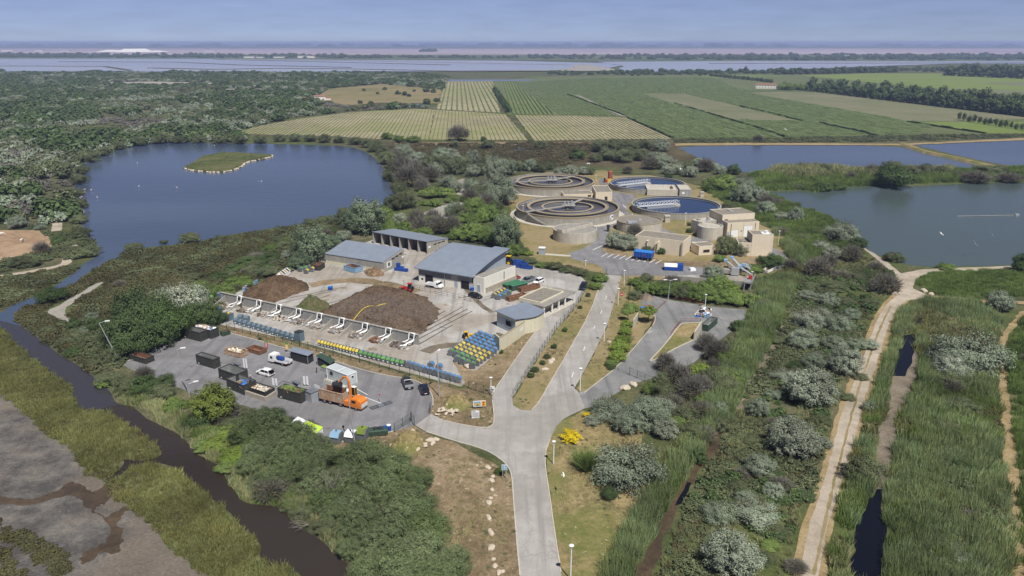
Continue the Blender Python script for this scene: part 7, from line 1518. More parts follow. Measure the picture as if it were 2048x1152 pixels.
# ---------------------------------------------------------------- rocks
def rock_mesh(seed, mat="rock"):
    rs = random.Random(seed); bm = bmesh.new(); bmesh.ops.create_icosphere(bm, subdivisions=2, radius=1.0)
    for v_ in bm.verts:
        k = 1 + .35 * mnoise.noise(v_.co * 1.3 + Vector((seed * 3.1,0,0))) + .12 * mnoise.noise(v_.co * 3.5 + Vector((0, seed, 0))); v_.co *= k; v_.co.x *= 1.25; v_.co.z = v_.co.z * .7
    me = bpy.data.meshes.new("rock"); bm.to_mesh(me); bm.free(); me.materials.append(MATS[mat]); return me
RK = [rock_mesh(i) for i in range(6)]
def rock(px, r, label, group, stretch=1.0, i=0, z=.3):
    o = bpy.data.objects.new("rock", RK[i % 6]); COL.objects.link(o); g = G(*px); o.location = (g.x, g.y, r * z); o.scale = (r * stretch, r, r); o.rotation_euler = (0,0, i * 1.37 + px[0]); return tag(o, label, "rock", group)
rk = [(976,936,.95,1.3),(986,954,.7,1),(983,962,.9,1.1),(984,980,.75,1),(981,997,.65,1),(978,1007,1.0,1.1),(977,1036,.75,1.7),(982,1066,.8,1.8),(983,1096,1.0,1.2),(987,1119,.6,1),(990,1133,.8,1),(998,1146,.7,1.2),(1005,1144,.6,1),(957,924,.35,1),(962,925,.4,1),(954,931,.4,1)]
for k, (x, y, r, s) in enumerate(rk): rock((x, y), r * .5, "pale boulder in the line beside the junction road, " + ordw(k + 1) + " counted from the junction", "boulders lining the dry plot", s, k)
kk = 0
for (cx_, cy_, n, sp_, nm) in ((895,822,26,20, "boulder pile at the yard gate"),(812,893,22,26, "stony mound by the exit road")):
    for k in range(n):
        rr = random.Random(kk + 77); kk += 1
        x, y = cx_ + rr.gauss(0, sp_ * .75), cy_ + rr.gauss(0,6); rock((x, y), rr.uniform(.12,.42), "pale rock in the " + nm + ", " + ordw(k + 1) + " piece", "rocks of the " + nm, rr.uniform(1,1.4), k, rr.uniform(.4,1.6))
for k, (x, y, r) in enumerate(((1251,778,.9),(1267,770,.7),(1791,589,.8),(1848,583,.9),(1862,590,.8),(1090,740,.6),(936,733,.9),(1101,725,.7),(1106,720,.5),(825,865,.6),(860,882,.6),(866,887,.5),(872,880,.5),(355,813,.5),(1218,684,.35))):
    rock((x, y), r, "single pale rock " + ["at the side yard gate, the bigger one", "at the side yard gate, the smaller one", "beside the gravel track fork on the bush side", "on the grassy corner of the gravel track fork", "at the branch of the straw track", "on the verge by the lane fence", "beside the storage bins", "on the verge below the lamp", "on the verge, smallest by the road", "at the yard exit", "below the exit road", "lower by the exit road", "upper by the exit road", "in the reeds by the pine", "at the foot of a lamp post"][k], None, 1.2, k)
isw = smooth_poly(GP(ISL),1); nI = len(isw); q = 0
for i in range(nI):
    a_, b_ = isw[i], isw[(i + 1) % nI]; l = (b_ - a_).length
    for k in range(int(l / 2.2)):
        p = a_.lerp(b_, k * 2.2 / l)
        py = P(p)[1]; px_ = P(p)[0]
        if (px_ < 480 and py > 334) or px_ > 455 and py > 311:
            q += 1; o = bpy.data.objects.new("rock", RK[q % 6]); COL.objects.link(o); o.location = (p.x, p.y, .3); o.scale = (1.0,.8,.7); o.rotation_euler = (0,0, q); tag(o, "white stone edging the lagoon island, " + ordw(q) + " along the shore", "rock", "stones edging the lagoon island")
# ---------------------------------------------------------------- trees and bushes, one object each
def crown_mesh(name, Q, mats, mi=None): return quads_mesh(name, Q, mats, mi)
def two(Qa, Qb): return np.vstack([Qa, Qb]), np.concatenate([np.zeros(len(Qa)), np.ones(len(Qb))])
PROT = {}
for s in range(3):
    Q, mi = two(crown_quads(10 + s, 13000, [85,48,120][s], [1.55,1.3,1.75][s], .021,1.7, [.2,.3,.17][s], -.45,.55), twig_quads(60 + s, 500,1.3,.008)); PROT.setdefault("silver", []).append(crown_mesh("silver_crown", Q, ["leaf_silver", "leaf_brown"], mi))
    PROT.setdefault("dark", []).append(crown_mesh("dark_crown", crown_quads(20 + s, 10000, [60,38,90][s], 1.5,.026,1.3, [.25,.34,.2][s], -.4,.7), ["leaf_dark"]))
    PROT.setdefault("green", []).append(crown_mesh("green_crown", crown_quads(30 + s, 10000, [60,36,90][s], 1.3,.026,1.4, [.25,.34,.2][s], -.35,.6), ["leaf_green"]))
    PROT.setdefault("olive", []).append(crown_mesh("olive_crown", crown_quads(40 + s, 10000, [60,36,90][s], 1.35,.023,1.6, [.24,.33,.2][s], -.4,.6), ["leaf_olive"]))
    PROT.setdefault("tam", []).append(crown_mesh("tamarisk_crown", crown_quads(50 + s, 16000, [110,70,150][s], 1.5,.018,2.0, [.2,.28,.16][s], -.3,.5), ["leaf_tam"]))
    Q, mi = two(twig_quads(70 + s, 2600,1.25,.010), crown_quads(75 + s, 900,40,1.25,.03,1.4,.25,-.3,.5)); PROT.setdefault("grey", []).append(crown_mesh("grey_crown", Q, ["leaf_grey", "leaf_brown"], mi))
    PROT.setdefault("poplar", []).append(crown_mesh("poplar_crown", crown_quads(80 + s, 10000,70,2.0,.027,1.2,.24,-.7,.6), ["leaf_poplar"]))
    PROT.setdefault("far", []).append(crown_mesh("far_crown", crown_quads(90 + s, 900,30,1.7,.085,1.1,.28,-.5,.7), ["leaf_dark"]))
    PROT.setdefault("cypress", []).append(crown_mesh("cypress_crown", crown_quads(95 + s, 900,40,4.2,.09,1.2,.3,-.9,.7), ["leaf_dark"]))
PROT["lime"] = [crown_mesh("lime_crown", crown_quads(110 + s, 10000,60,1.3,.026,1.3,.24,-.35,.6), ["leaf_lime"]) for s in range(2)]
PROT["pine"] = [crown_mesh("pine_crown", crown_quads(120 + s, 8000,90,1.7,.030,1.5,.2,-.35,.8), ["leaf_pine"]) for s in range(2)]
PROT["yellow"] = [crown_mesh("broom_crown", crown_quads(130,3200,50,1.3,.035,1.3,.22,-.2,.6), ["leaf_yellow"])]
Qg = blade_quads(140,1400,.35,1.3,.018,.75,.2); PROT["tuft"] = [crown_mesh("tuft_crown", Qg, ["leaf_green"])]
def trunk_mesh(seed, h, r):
    rs = random.Random(seed); m = MB(); m.tube([(0,0,-.05),(.03 * h, .02, h * .35),(-.02,.03 * h, h * .7)], [r, r * .75, r * .5], "bark", 7)
    for k in range(6):
        a_ = k * 1.05 + rs.uniform(-.3,.3); z0 = h * rs.uniform(.25,.6); L_ = h * rs.uniform(.4,.6)
        m.tube([(0,0, z0),(math.cos(a_) * L_ * .5, math.sin(a_) * L_ * .5, z0 + L_ * .35),(math.cos(a_) * L_, math.sin(a_) * L_, z0 + L_ * .75)], [r * .5, r * .35, r * .12], "bark", 5)
    return m.mesh("trunk")
TRK = [trunk_mesh(i, 1.2,.06) for i in range(3)]
ADJ = {"silver": "silvery", "dark": "dark green", "green": "fresh green", "olive": "dull green", "tam": "feathery tamarisk", "grey": "bare twiggy", "poplar": "tall poplar", "far": "dark pine", "cypress": "dark cypress", "lime": "bright green", "pine": "rounded yellow green pine", "yellow": "yellow flowering broom", "tuft": "arching green grass"}
CLUS = {}
tk = 0
def tree(where, kind, x, yb, w_, hk=1.0, big=None, lift=0.0, label=None):
    if where.startswith("in the clump"): hk *= 1.6 if kind == "dark" and w_ > 45 else 1.2
    if where.startswith(("between the lagoon", "behind the ware")) and hk >= .9: hk *= 1.25; w_ *= 1.08
    CLUS.setdefault((where, kind, label), []).append((x, yb, w_, hk, big, lift))
def build_trees():
    global tk
    rs = random.Random(3)
    for (where, kind, label), L in CLUS.items():
        L.sort(key=lambda e: (e[0], e[1]))
        for n, (x, yb, w_, hk, big, lift) in enumerate(L):
            g = G(x, yb); r = w_ * mpp(x, yb) / 2; dv = Vector((g.x, g.y, 0)).normalized(); g = g + dv * r * (.55 if not lift else 0)
            me = PROT[kind][tk % len(PROT[kind])]; tk += 1
            isbig = big if big is not None else w_ >= 34
            noun = "tree" if isbig or kind in ("far", "cypress", "poplar", "pine") else "tuft" if kind == "tuft" else "bush"
            lab = label or (ADJ[kind] + " " + noun + " " + where + ("" if len(L) == 1 else ", " + ordw(n + 1) + " from lagoon side"))
            nm = {"far": "pine_tree", "cypress": "cypress_tree", "poplar": "poplar_tree", "pine": "pine_tree", "tam": "tamarisk", "silver": "olive_tree" if isbig else "olive_bush", "yellow": "broom_bush", "tuft": "grass_tuft"}.get(kind, "tree" if isbig else "bush")
            sx, sz = r * rs.uniform(.95,1.1), r * hk * rs.uniform(.9,1.08)
            if isbig:
                t = thing(nm, lab, "tree", g, rs.uniform(0,6.28), "trees " + where)
                c = bpy.data.objects.new("crown", me); COL.objects.link(c); c.parent = t; c.scale = (sx, sx * rs.uniform(.9,1.1), sz); c.location = (0,0, lift)
                k = bpy.data.objects.new("trunk", TRK[tk % 3]); COL.objects.link(k); k.parent = t; k.scale = (sx * .8, sx * .8, sz * .95 + lift)
            else:
                c = bpy.data.objects.new(nm, me); COL.objects.link(c); c.location = (g.x, g.y, lift); c.rotation_euler = (0,0, rs.uniform(0,6.28)); c.scale = (sx, sx * rs.uniform(.9,1.1), sz)
                tag(c, lab, "tuft" if kind == "tuft" else "tree" if noun == "tree" else "bush", ("trees " if noun == "tree" else "bushes ") + where)
def many(where, s):
    for e in s.split(";"):
        p = e.split()
        if p: tree(where, p[0], float(p[1]), float(p[2]), float(p[3]), float(p[4]) if len(p) > 4 else 1.0)
many("in the clump beside the drop-off yard", "dark 258 716 84;dark 300 706 86;dark 343 688 74;dark 322 664 80;dark 275 674 82;dark 240 694 62;dark 392 664 58;dark 420 655 48;silver 365 640 104 .9;dark 440 648 30;olive 215 712 40;silver 186 644 24;dark 195 664 36;olive 228 728 44;olive 210 690 40;silver 168 672 20;olive 180 700 40;olive 160 690 36;dark 150 660 30")
many("on the canal bend", "dark 105 608 60 .8;olive 70 650 30 .6;olive 95 668 34 .6;olive 60 640 26 .6;olive 130 690 34 .6;dark 150 712 34 .7;olive 190 735 30 .7;grey 240 575 34 .6;olive 290 520 30 .5")
many("on the canal bank below the yard", "olive 222 772 54 .8;olive 258 792 60 .8;dark 292 792 62 .9;olive 325 800 56 .8;green 210 775 36 .7;grey 290 762 40;green 352 825 50 .6;dark 330 780 44;grey 455 850 62;dark 392 862 50;green 350 812 30;lime 470 885 66 .7;olive 515 862 66;dark 545 856 56;olive 578 866 44;lime 440 905 60 .7;lime 478 930 64 .7;green 500 910 60;dark 500 850 40;tam 556 930 96;tam 600 905 76;tam 612 958 76;grey 636 905 46;tam 505 955 64;olive 525 985 64 .8;grey 545 1006 90 .7;olive 598 1000 56 .7;green 430 880 50 .6;green 410 905 50 .6;green 455 945 50 .6;olive 610 1035 56 .6;olive 585 1022 50 .6;grey 620 870 40;olive 640 895 40;tam 500 900 86 1.1;tam 540 890 84 1.1;tam 582 905 80 1.1;tam 640 945 84 1.1;tam 590 962 90 1.1;tam 556 980 76 1.0;tam 640 995 76 1.0;tam 610 930 80 1.1;olive 470 872 54;tam 525 935 80 1.1;tam 655 1025 70")
tree("", "pine", 432,838,94,.95, True, 0.6, "rounded yellow green pine tree standing at the edge of the drop-off yard")
many("in the big thicket beside the dry plot", "tam 735 950 92;tam 790 960 84;tam 832 985 72;tam 700 985 76;tam 762 1005 96;tam 828 1040 92;tam 712 1040 80;tam 720 1085 92;tam 790 1078 104;tam 858 1092 92;tam 760 1130 104;tam 838 1148 112;tam 905 1160 88;tam 702 1122 60;tam 880 1205 110;tam 800 1200 120;tam 672 1050 60;tam 660 1010 50;grey 775 930 40 .7;tam 690 930 50;olive 650 1070 50 .7;tam 740 1175 90")
many("beside the road junction", "silver 1215 842 70;silver 1290 858 92;silver 1322 838 62;silver 1330 880 56;silver 1185 852 34 .8;silver 1255 870 60;dark 1220 1002 44 .8;olive 1328 800 50;grey 1352 770 58;grey 1378 800 64;grey 1400 845 62;green 1302 790 40;olive 1372 850 54;dark 1395 930 42 1.1;olive 1380 885 56;grey 1408 890 54;green 1352 865 50;silver 1340 760 30;olive 1325 770 40;grey 1345 825 50;green 1410 815 40;grey 1330 745 44 1.4")
tree("", "silver", 1258,980,142,.95, True, 0.0, "largest silver grey round tree beside the junction road")
tree("", "yellow", 1141,886,46,.75, False, 0, "bright yellow flowering broom bush by the road lamp"); tree("", "yellow", 1180,842,34,.7, False, 0, "small yellow broom bush tucked against the silver trees"); tree("", "tuft", 1172,948,60,1.0, False, 0, "round arching tuft of green grass next to the biggest silver tree")
tree("", "green", 1000,950,24,.9, False, 0, "low green bush behind the direction sign")
many("in the hedge beside the side yard", "green 1222 735 26;lime 1234 724 38;lime 1240 706 38;lime 1246 690 34;lime 1250 672 30;lime 1254 656 24;green 1262 626 34;olive 1270 600 30;dark 1222 740 18")
tree("", "green", 1252,641,22,1.0, False, 1.6, "small round green tree on the verge beside the mesh fence"); tree("", "pine", 1297,645,32,.8, True, 2.2, "small umbrella pine with bare trunk on the dry bank of the side yard")
tree("", "dark", 1476,664,36,1.0, True, 0, "lone dark round bush standing on the side yard asphalt")
many("in the hedge behind the side yard", "green 1272 574 30;green 1292 586 38;green 1315 592 44;green 1340 594 48;olive 1365 600 48;green 1392 604 48;green 1420 606 50;green 1448 608 52;green 1476 612 48;green 1502 616 44;olive 1525 622 40;green 1440 590 62 1.1;olive 1290 572 40;olive 1330 574 34 .6;silver 1425 562 42 1.2;green 1380 585 40;grey 1345 566 40 .5;green 1412 588 40;lime 1460 590 40;green 1530 640 36;olive 1540 600 34")
many("between the side yard and the reeds", "grey 1412 705 48 1.2;grey 1432 725 60;green 1450 730 52;lime 1402 755 46;olive 1425 770 56;grey 1400 790 58;olive 1465 700 36;green 1480 745 44;olive 1450 790 56;silver 1440 830 40;grey 1425 745 40;olive 1440 865 44;green 1470 770 40")
many("on the scrub strip along the gravel track", "silver 1616 660 66;silver 1676 665 58;silver 1604 700 60;silver 1668 705 48;silver 1625 742 52;silver 1688 752 72;silver 1566 765 44;silver 1616 815 104 .85;silver 1582 918 112 .85;silver 1515 835 46;silver 1517 955 60;silver 1508 1052 80;silver 1433 1050 66;silver 1460 1160 118;silver 1738 824 34 .8;silver 1545 800 34;silver 1640 640 40;silver 1712 700 40;silver 1700 640 36;silver 1545 1000 44;silver 1490 1010 40;silver 1560 880 40;silver 1740 700 30;dark 1590 740 40 .5;dark 1580 775 50 .4;olive 1600 760 56 .5;olive 1560 690 40 .5;grey 1640 770 50 .5;grey 1561 985 54 .7;grey 1640 720 40 .5;dark 1545 960 40 .5;olive 1480 985 46 .5;grey 1590 1150 56 .6;olive 1640 850 44 .5;dark 1560 1010 40 .5;olive 1555 1075 50 .5;grey 1545 855 40 .6;olive 1500 890 44 .5;olive 1660 800 40 .5;green 1540 1100 40 .5;grey 1480 960 40 .6;olive 1530 1130 50 .5;dark 1610 1000 40 .5;silver 1650 900 30;olive 1690 800 36 .5;olive 1720 760 34 .5")
many("between plant road and the track fork", "grey 1632 555 62;grey 1655 535 40;silver 1682 485 62;silver 1662 520 44;grey 1768 590 66;grey 1700 525 50;olive 1715 560 40 .6;olive 1660 580 50 .5;silver 1615 600 40 .6;grey 1680 560 44 .6;dark 1715 495 40 .7;olive 1620 580 44 .5;silver 1590 445 30 1.5;grey 1550 410 36 .5;silver 1640 500 30;olive 1600 480 40 .5;olive 1640 470 36 .5;silver 1570 440 40 .6;grey 1750 540 36 .6;olive 1740 610 36 .5;grey 1560 470 40 .6;silver 1530 430 40;grey 1580 540 30;olive 1745 575 30;silver 1655 615 40;dark 1640 625 40 .5;olive 1690 610 40 .5;grey 1610 640 30")
many("among the reeds beyond the gravel track", "olive 1721 965 78 .9;silver 1885 735 60;silver 1900 760 70;olive 1830 1010 50 .6;silver 1925 1140 50;olive 1900 780 60 .7;grey 1945 1050 60 .6;olive 1890 870 60 .6;olive 1920 830 70 .6;olive 1880 940 50 .6;dark 1935 900 44 .6;dark 1925 950 50 .6;olive 1890 1110 70 .6;dark 1910 1110 40 .6;grey 1960 1150 60 .6;dark 1940 1000 40 .6;olive 1960 860 44 .6;grey 1905 790 40;grey 2060 730 50 .6")
tree("", "silver", 1935,745,128,.9, True, 0, "biggest silver grey tree in the reeds beyond the gravel track"); tree("", "silver", 1997,624,56,.9, True, 0, "lone silver grey bush by the straw track"); tree("", "dark", 2043,546,42,1.3, True, 0, "dark green tree at the corner of the green pond"); tree("", "green", 1890,540,34,.6, False, 0, "low green bush on the shore of the green pond"); tree("", "olive", 1788,525,40,.8, True, 0, "olive green tree on the pond corner above the track fork")
many("between the lagoon and the ring tanks", "silver 807 310 32;silver 818 322 30;silver 841 322 24;silver 835 334 34;silver 885 325 38;silver 902 322 30;silver 915 328 24;silver 946 330 28;olive 910 350 46;olive 973 335 32;silver 1013 352 36;silver 1061 343 28;olive 1038 342 26;silver 946 355 30;silver 872 354 30;grey 815 376 52;grey 803 348 42;grey 830 358 42;grey 862 366 42;silver 895 376 38;silver 912 386 24;silver 990 368 44 1.2;silver 941 388 30 1.4;grey 971 384 34;silver 1002 412 54 1.3;silver 985 390 40;grey 971 416 36;green 875 396 62 .5;green 856 412 32 .6;green 872 414 22;dark 924 404 13;silver 910 420 24;silver 898 434 18 1.4;olive 814 418 48;olive 790 422 42;green 946 430 46;grey 866 450 36;grey 835 456 42;green 938 458 62 .8;silver 801 450 30;olive 925 340 34;olive 960 352 34;olive 1000 340 30;olive 885 340 34;olive 855 335 30;olive 775 330 36;olive 790 345 38;olive 780 365 30;olive 800 395 40;grey 845 385 34;green 905 405 40 .5;olive 955 400 34;olive 920 440 34;grey 940 405 30;green 975 445 48;olive 990 430 34;silver 1010 385 30 1.3;olive 765 312 30;olive 750 305 30;grey 790 325 30")
many("behind the warehouse and sheds", "poplar 622 528 70 .9;poplar 600 540 44 .8;poplar 735 470 68 .9;poplar 705 470 46;poplar 660 500 40 .7;green 778 470 44;silver 688 482 28;olive 655 455 54 .7;olive 625 452 36 .6;olive 600 460 30 .5;green 845 476 44 .7;grey 880 470 44;grey 905 470 44;green 950 485 60 .9;green 985 490 50;poplar 1012 505 60 1.0;green 1030 512 34;green 1045 505 30 .5;green 920 480 40;olive 860 462 40;green 810 470 36;olive 690 450 40;green 765 445 40;grey 840 470 40;olive 740 440 44 .7;olive 575 545 30 .5;silver 575 520 24;olive 700 445 30;lime 1055 512 28 .5;grey 1000 480 34")
many("on the lagoon shore", "olive 268 506 40 .8;olive 380 486 42 .7;olive 328 488 18 .7;olive 165 478 44 .8;olive 160 448 38 .8;olive 175 515 60 .6;olive 145 540 30 .5;dark 120 490 28;grey 85 510 38;olive 45 536 40;olive 70 534 30;silver 35 458 36;silver 80 460 22;olive 560 284 26;olive 590 284 26;olive 620 284 28;olive 650 286 28;olive 680 287 28;olive 710 290 28;olive 735 296 28;green 775 279 24;green 799 286 28;green 826 286 28;grey 917 283 48;dark 967 282 12 1.3;olive 910 297 26;olive 973 299 30;olive 1082 299 30;dark 1155 320 36;olive 160 420 36;olive 155 395 30;olive 160 370 34;olive 165 350 30;olive 185 325 34;olive 210 312 30;olive 240 300 30;olive 280 292 30;olive 320 288 28;olive 360 287 28;olive 400 287 28;olive 440 288 30;olive 480 289 30;olive 520 288 30;olive 440 480 26 .5;dark 470 545 40 .5;olive 500 530 46 .5;dark 440 560 40 .6;olive 530 555 50 .6;green 440 595 60 .6;green 480 575 56 .6;green 410 590 50 .5;lime 440 585 36 .5;olive 390 560 40 .5;dark 540 525 40 .7")
many("between the ring tanks and the upper pond", "olive 1200 305 42;olive 1230 305 46;olive 1260 308 46;olive 1215 322 42;olive 1245 326 48;olive 1280 322 42;silver 1312 326 42;silver 1332 340 42;silver 1346 350 40;silver 1322 304 38;silver 1167 350 26;silver 1141 353 32;silver 1120 351 28;grey 1255 348 24;silver 1397 333 26;dark 1466 350 30;silver 1490 410 62;silver 1485 378 42;silver 1515 400 40;grey 1410 345 40;silver 1440 350 26;olive 1370 345 36;silver 1380 355 34;olive 1290 300 36;grey 1300 340 40;dark 1337 357 16;olive 1190 325 30;olive 1100 340 30;olive 1080 345 28;olive 1180 350 24;silver 1445 385 30;grey 1530 415 40;silver 1420 340 30;olive 1460 420 40 .5")
tree("", "green", 1436,384,66,.95, True, 0, "large round dark fresh green tree beside the silver trees above the clarifiers")
many("on the reedy bank between the ponds", "dark 1783 378 72 .9;olive 1780 352 40 1.2;olive 1650 348 26 1.2;olive 1850 352 38;olive 1882 352 32;grey 1740 350 30;dark 1645 383 42 .7;grey 1950 368 62 .6;grey 2015 366 54 .6;olive 1820 355 34;cypress 1622 365 8 .8;olive 1540 372 30 .5;grey 1700 360 24;olive 1980 350 60 .5;olive 1920 355 40 .5;olive 1590 378 30 .5;grey 1515 284 22;dark 1675 380 34 .5")
many("between the water plant buildings", "silver 1230 498 40 1.2;silver 1255 502 46 1.2;grey 1268 478 36 1.2;dark 1295 505 22;dark 1322 509 18;olive 1448 512 44 1.4;olive 1478 512 38 1.4;green 1440 525 26;dark 1536 540 48;green 1506 547 36 .8;dark 1378 466 14;dark 1378 452 10;green 1555 530 30")
many("along the access lane bend", "olive 1108 540 36 .6;olive 1135 546 38 .6;olive 1160 552 36 .6;green 1192 580 28;green 1200 566 30;green 1085 536 30 .6;olive 1060 528 30 .6;olive 1040 510 30;dark 1176 594 12;dark 1160 618 10;dark 1130 664 12;dark 1108 698 14;dark 1094 718 16;dark 1070 745 16;dark 1062 756 16;dark 1085 730 12;dark 950 702 8;dark 1003 708 9 1.6;lime 1070 640 12;dark 1080 648 8;dark 659 720 9 1.8;dark 812 760 14 .8;dark 520 680 8")
for i in range(30):
    f_ = i / 29.0; x = 1622 + 440 * f_; y = 183 + 52 * f_; tree("in the front row of the pine belt", "far", x, y, 20 + 14 * f_, 1.25)
for i in range(16):
    f_ = i / 15.0; x = 1625 + 430 * f_; y = 176 + 44 * f_; tree("in the rear row of the pine belt", "far", x, y, 24 + 12 * f_, 1.3)
for i in range(14): tree("in the short row below the pine belt", "cypress", 1917 + i * 10.4,241 + i * 1.7,9.5,.85)
for i in range(17): tree("in the belt behind the light vineyard", "far", 1556 + i * 14.5,149.5 - i * .3,18,.95)
for i in range(9): tree("in the wood behind the vineyard", "far", 1900 + i * 20,152 + i * .8,26,1.1)
for i in range(8): tree("in the second rank of that far wood", "far", 1930 + i * 20,146 + i * .8,24,1.1)
for i in range(14): tree("in the low row by the farmhouse", "far", 1424 + i * 9,153 + i * .95,11,.9)
for i in range(13): tree("in the dark hedge cutting the striped vineyard", "far", 990 + i * 2.2,186 + i * 3.3,11 + .25 * i, 1.6)
for i, (x, y) in enumerate(((1563,181),(1578,182),(1592,181),(1606,182),(1570,177))): tree("in the farmhouse garden", "green", x, y, 20,1.2)
for x, y, w_ in ((1400,152,9),(1410,151,10),(1322,151,6),(1265,152,6),(1491,146,12),(1277,152,7),(1360,150,7)): tree("at the head of the vineyards", "far", x, y, w_, 1.5)
for x, y, w_ in ((80,382,8),(275,402,11),(315,408,12),(340,415,9),(440,388,14),(480,392,11),(200,376,9),(350,357,18),(520,365,20),(500,445,13),(235,330,10),(60,455,11),(120,462,12),(430,340,11),(370,385,7),(160,400,8),(440,460,16),(275,340,10),(160,400,7),(300,330,9)): tree("in the pasture by the striped vineyard", "far", 700 + x / 2.88,50 + y / 2.88, w_, 1.0)
r9 = random.Random(9)
for i in range(34):
    f_ = r9.random(); x = 395 + 280 * f_; y = 596 - 128 * f_ + r9.uniform(-26,22); tree("in the low scrub behind the compost wall", r9.choice(["olive", "dark", "olive", "green", "grey"]), x, y, r9.uniform(24,44), r9.uniform(.5,.8), False)
build_trees()
# dead trees
def dead_tree(label, px, top, seed, lying=False):
    rs = random.Random(seed); t = thing("dead_tree", label, "tree", G(*px),0); H = 6.5 if not lying else 5; m = MB()
    def br(p, d, L_, r, dep):
        q = p + d * L_; mid = p.lerp(q, .5) + Vector((rs.uniform(-.1,.1), rs.uniform(-.1,.1), rs.uniform(-.05,.1))) * L_ * .5
        m.tube([p, mid, q], [r, r * .8, r * .55], "dead_wood", 5)
        if dep:
            for k in range(3):
                d2 = (d + Vector((rs.uniform(-.8,.8), rs.uniform(-.8,.8), rs.uniform(-.2,.6) * (0.3 if lying else 1)))).normalized(); br(p.lerp(q, rs.uniform(.45,1)), d2, L_ * rs.uniform(.5,.75), r * .5, dep - 1)
    if lying:
        for a_ in (2.6,3.0,3.5,3.9): br(Vector((0,0,.6)), Vector((math.cos(a_), math.sin(a_),.12)).normalized(),1.5,.05,3)
    else:
        for k in range(3): br(Vector((k * .3 - .3,0,0)), Vector((rs.uniform(-.25,.25), rs.uniform(-.2,.2),1)).normalized(),3.2,.13,3)
    m.obj("branch", t)
dead_tree("bare pale dead tree standing in the thicket by the canal", (668,1010),905,4); dead_tree("fallen dead branches hanging over the canal", (618,1056),0,9, True); dead_tree("leaning bare grey tree at the side yard gate", (1372,770),690,14)
# ---------------------------------------------------------------- uncountable ground growth
rs = np.random.RandomState(11)
def pr(name, Q, mats, mi=None): return proto_obj(name, quads_mesh(name, Q, mats, mi))
P_reed = pr("reed_clump", blade_quads(1,150,1.1,1.9,.03,.36), ["leaf_reed"])
Qa, mi = two(blade_quads(2,45,.8,1.3,.05,.35), blade_quads(3,45,.8,1.2,.045,.4)); P_reed2 = pr("mixed_reed_clump", Qa, ["leaf_reed", "leaf_straw"], mi)
P_greenreed = pr("green_reed_clump", blade_quads(4,150,1.1,1.7,.035,.42), ["leaf_green"])
P_marsh = pr("marsh_shrub", crown_quads(5,170,14,.8,.11,1.3,.3,-.1,.4, core=.1), ["leaf_marsh"])
P_bank = pr("bank_shrub", blade_quads(20,110,1.0,.75,.04,.75), ["leaf_bank"]); P_bshrub = pr("bank_bush", crown_quads(5,300,20,.8,.08,1.3,.28,-.1,.4, core=.1), ["leaf_bank"]); P_straw = pr("straw_tuft", blade_quads(6,40,.5,.45,.03,.8), ["leaf_straw"])
P_low = pr("low_shrub", crown_quads(7,260,18,.9,.10,1.3,.28,-.1,.5, core=.1), ["leaf_olive"])
P_brown = pr("brown_shrub", crown_quads(8,220,16,.8,.10,1.5,.28,-.1,.4, core=.1), ["leaf_brown"])
P_farD = pr("far_dark_bush", crown_quads(9,380,24,1.3,.12,1.1,.28,-.2,.6), ["leaf_dark"]); P_farS = pr("far_silver_bush", crown_quads(10,380,26,1.2,.11,1.2,.28,-.2,.5), ["leaf_silver"]); P_farO = pr("far_olive_bush", crown_quads(11,380,26,1.1,.11,1.2,.28,-.2,.5), ["leaf_olive"]); P_farG = pr("far_grey_bush", crown_quads(12,380,26,1.0,.09,1.6,.28,-.2,.5), ["leaf_grey"])
W_LAG = LAGw; roadw = [GP(q) for q in (ROAD, LANE, YARD, PLAT, SIDE, R_A, TR)]
EX = [W_LAG] + roadw + [GP(q) for q in (PD, PE, PM, PF, PA, PB, PC, VERGE)]
def grow(name, label, cat, px, dens, proto, s0, s1, ex=None, zs=(.8,1.2), patch=None, sm=0):
    poly = GP(px); x, y = scatter_pts(poly, dens, rs, EX if ex is None else ex, 200000, s1 * .6 if s1 < 2.5 else 0)
    if patch is not None:
        k = np.array([mnoise.noise(Vector((a_ * patch[0], b_ * patch[0], patch[2]))) for a_, b_ in zip(x, y)]) > patch[1]; x, y = x[k], y[k]
    return stuff_inst(name, label, cat, x, y, 0.0, proto, s0, s1, rs, zs)
MARSH_L = [(24,636),(60,615),(110,600),(140,570),(200,535),(255,508),(370,492),(510,466),(640,448),(700,440),(690,460),(640,490),(560,540),(470,585),(440,600),(350,620),(240,660),(200,700),(215,765),(150,728),(80,680)]
sandx = [GP([(90,622),(125,608),(172,579),(206,562),(208,566),(150,602),(134,634),(156,646),(141,649),(110,635)])]
grow("marsh_scrub", "low brown and olive salt marsh scrub between lagoon and yard", "scrub", MARSH_L, .55, P_marsh, .9,2.0, EX + sandx, (.7,1.2)); grow("marsh_scrub", "darker low shrubs spread in the salt marsh by the lagoon", "scrub", MARSH_L, .12, P_low, .8,2.0, EX + sandx, (.8,1.3),(.05,0,2)); grow("marsh_scrub", "brown dry shrubs spread in the salt marsh by the lagoon", "scrub", MARSH_L, .2, P_brown, .7,1.6, EX + sandx, (.7,1.1),(.04,-.05,7))
LBANK = [(-40,640),(8,662),(60,714),(115,756),(143,774),(146,800),(160,822),(227,829),(281,868),(328,905),(300,916),(247,917),(230,940),(210,962),(182,950),(151,910),(146,892),(107,876),(65,834),(31,806),(0,780),(-60,740)]
LB2 = [(216,968),(232,956),(260,938),(300,928),(325,928),(350,938),(378,958),(420,998),(454,1021),(475,1045),(508,1074),(520,1090),(530,1131),(572,1129),(602,1152),(630,1190),(430,1190),(414,1152),(362,1109),(322,1065),(304,1044),(262,1012),(225,990)]
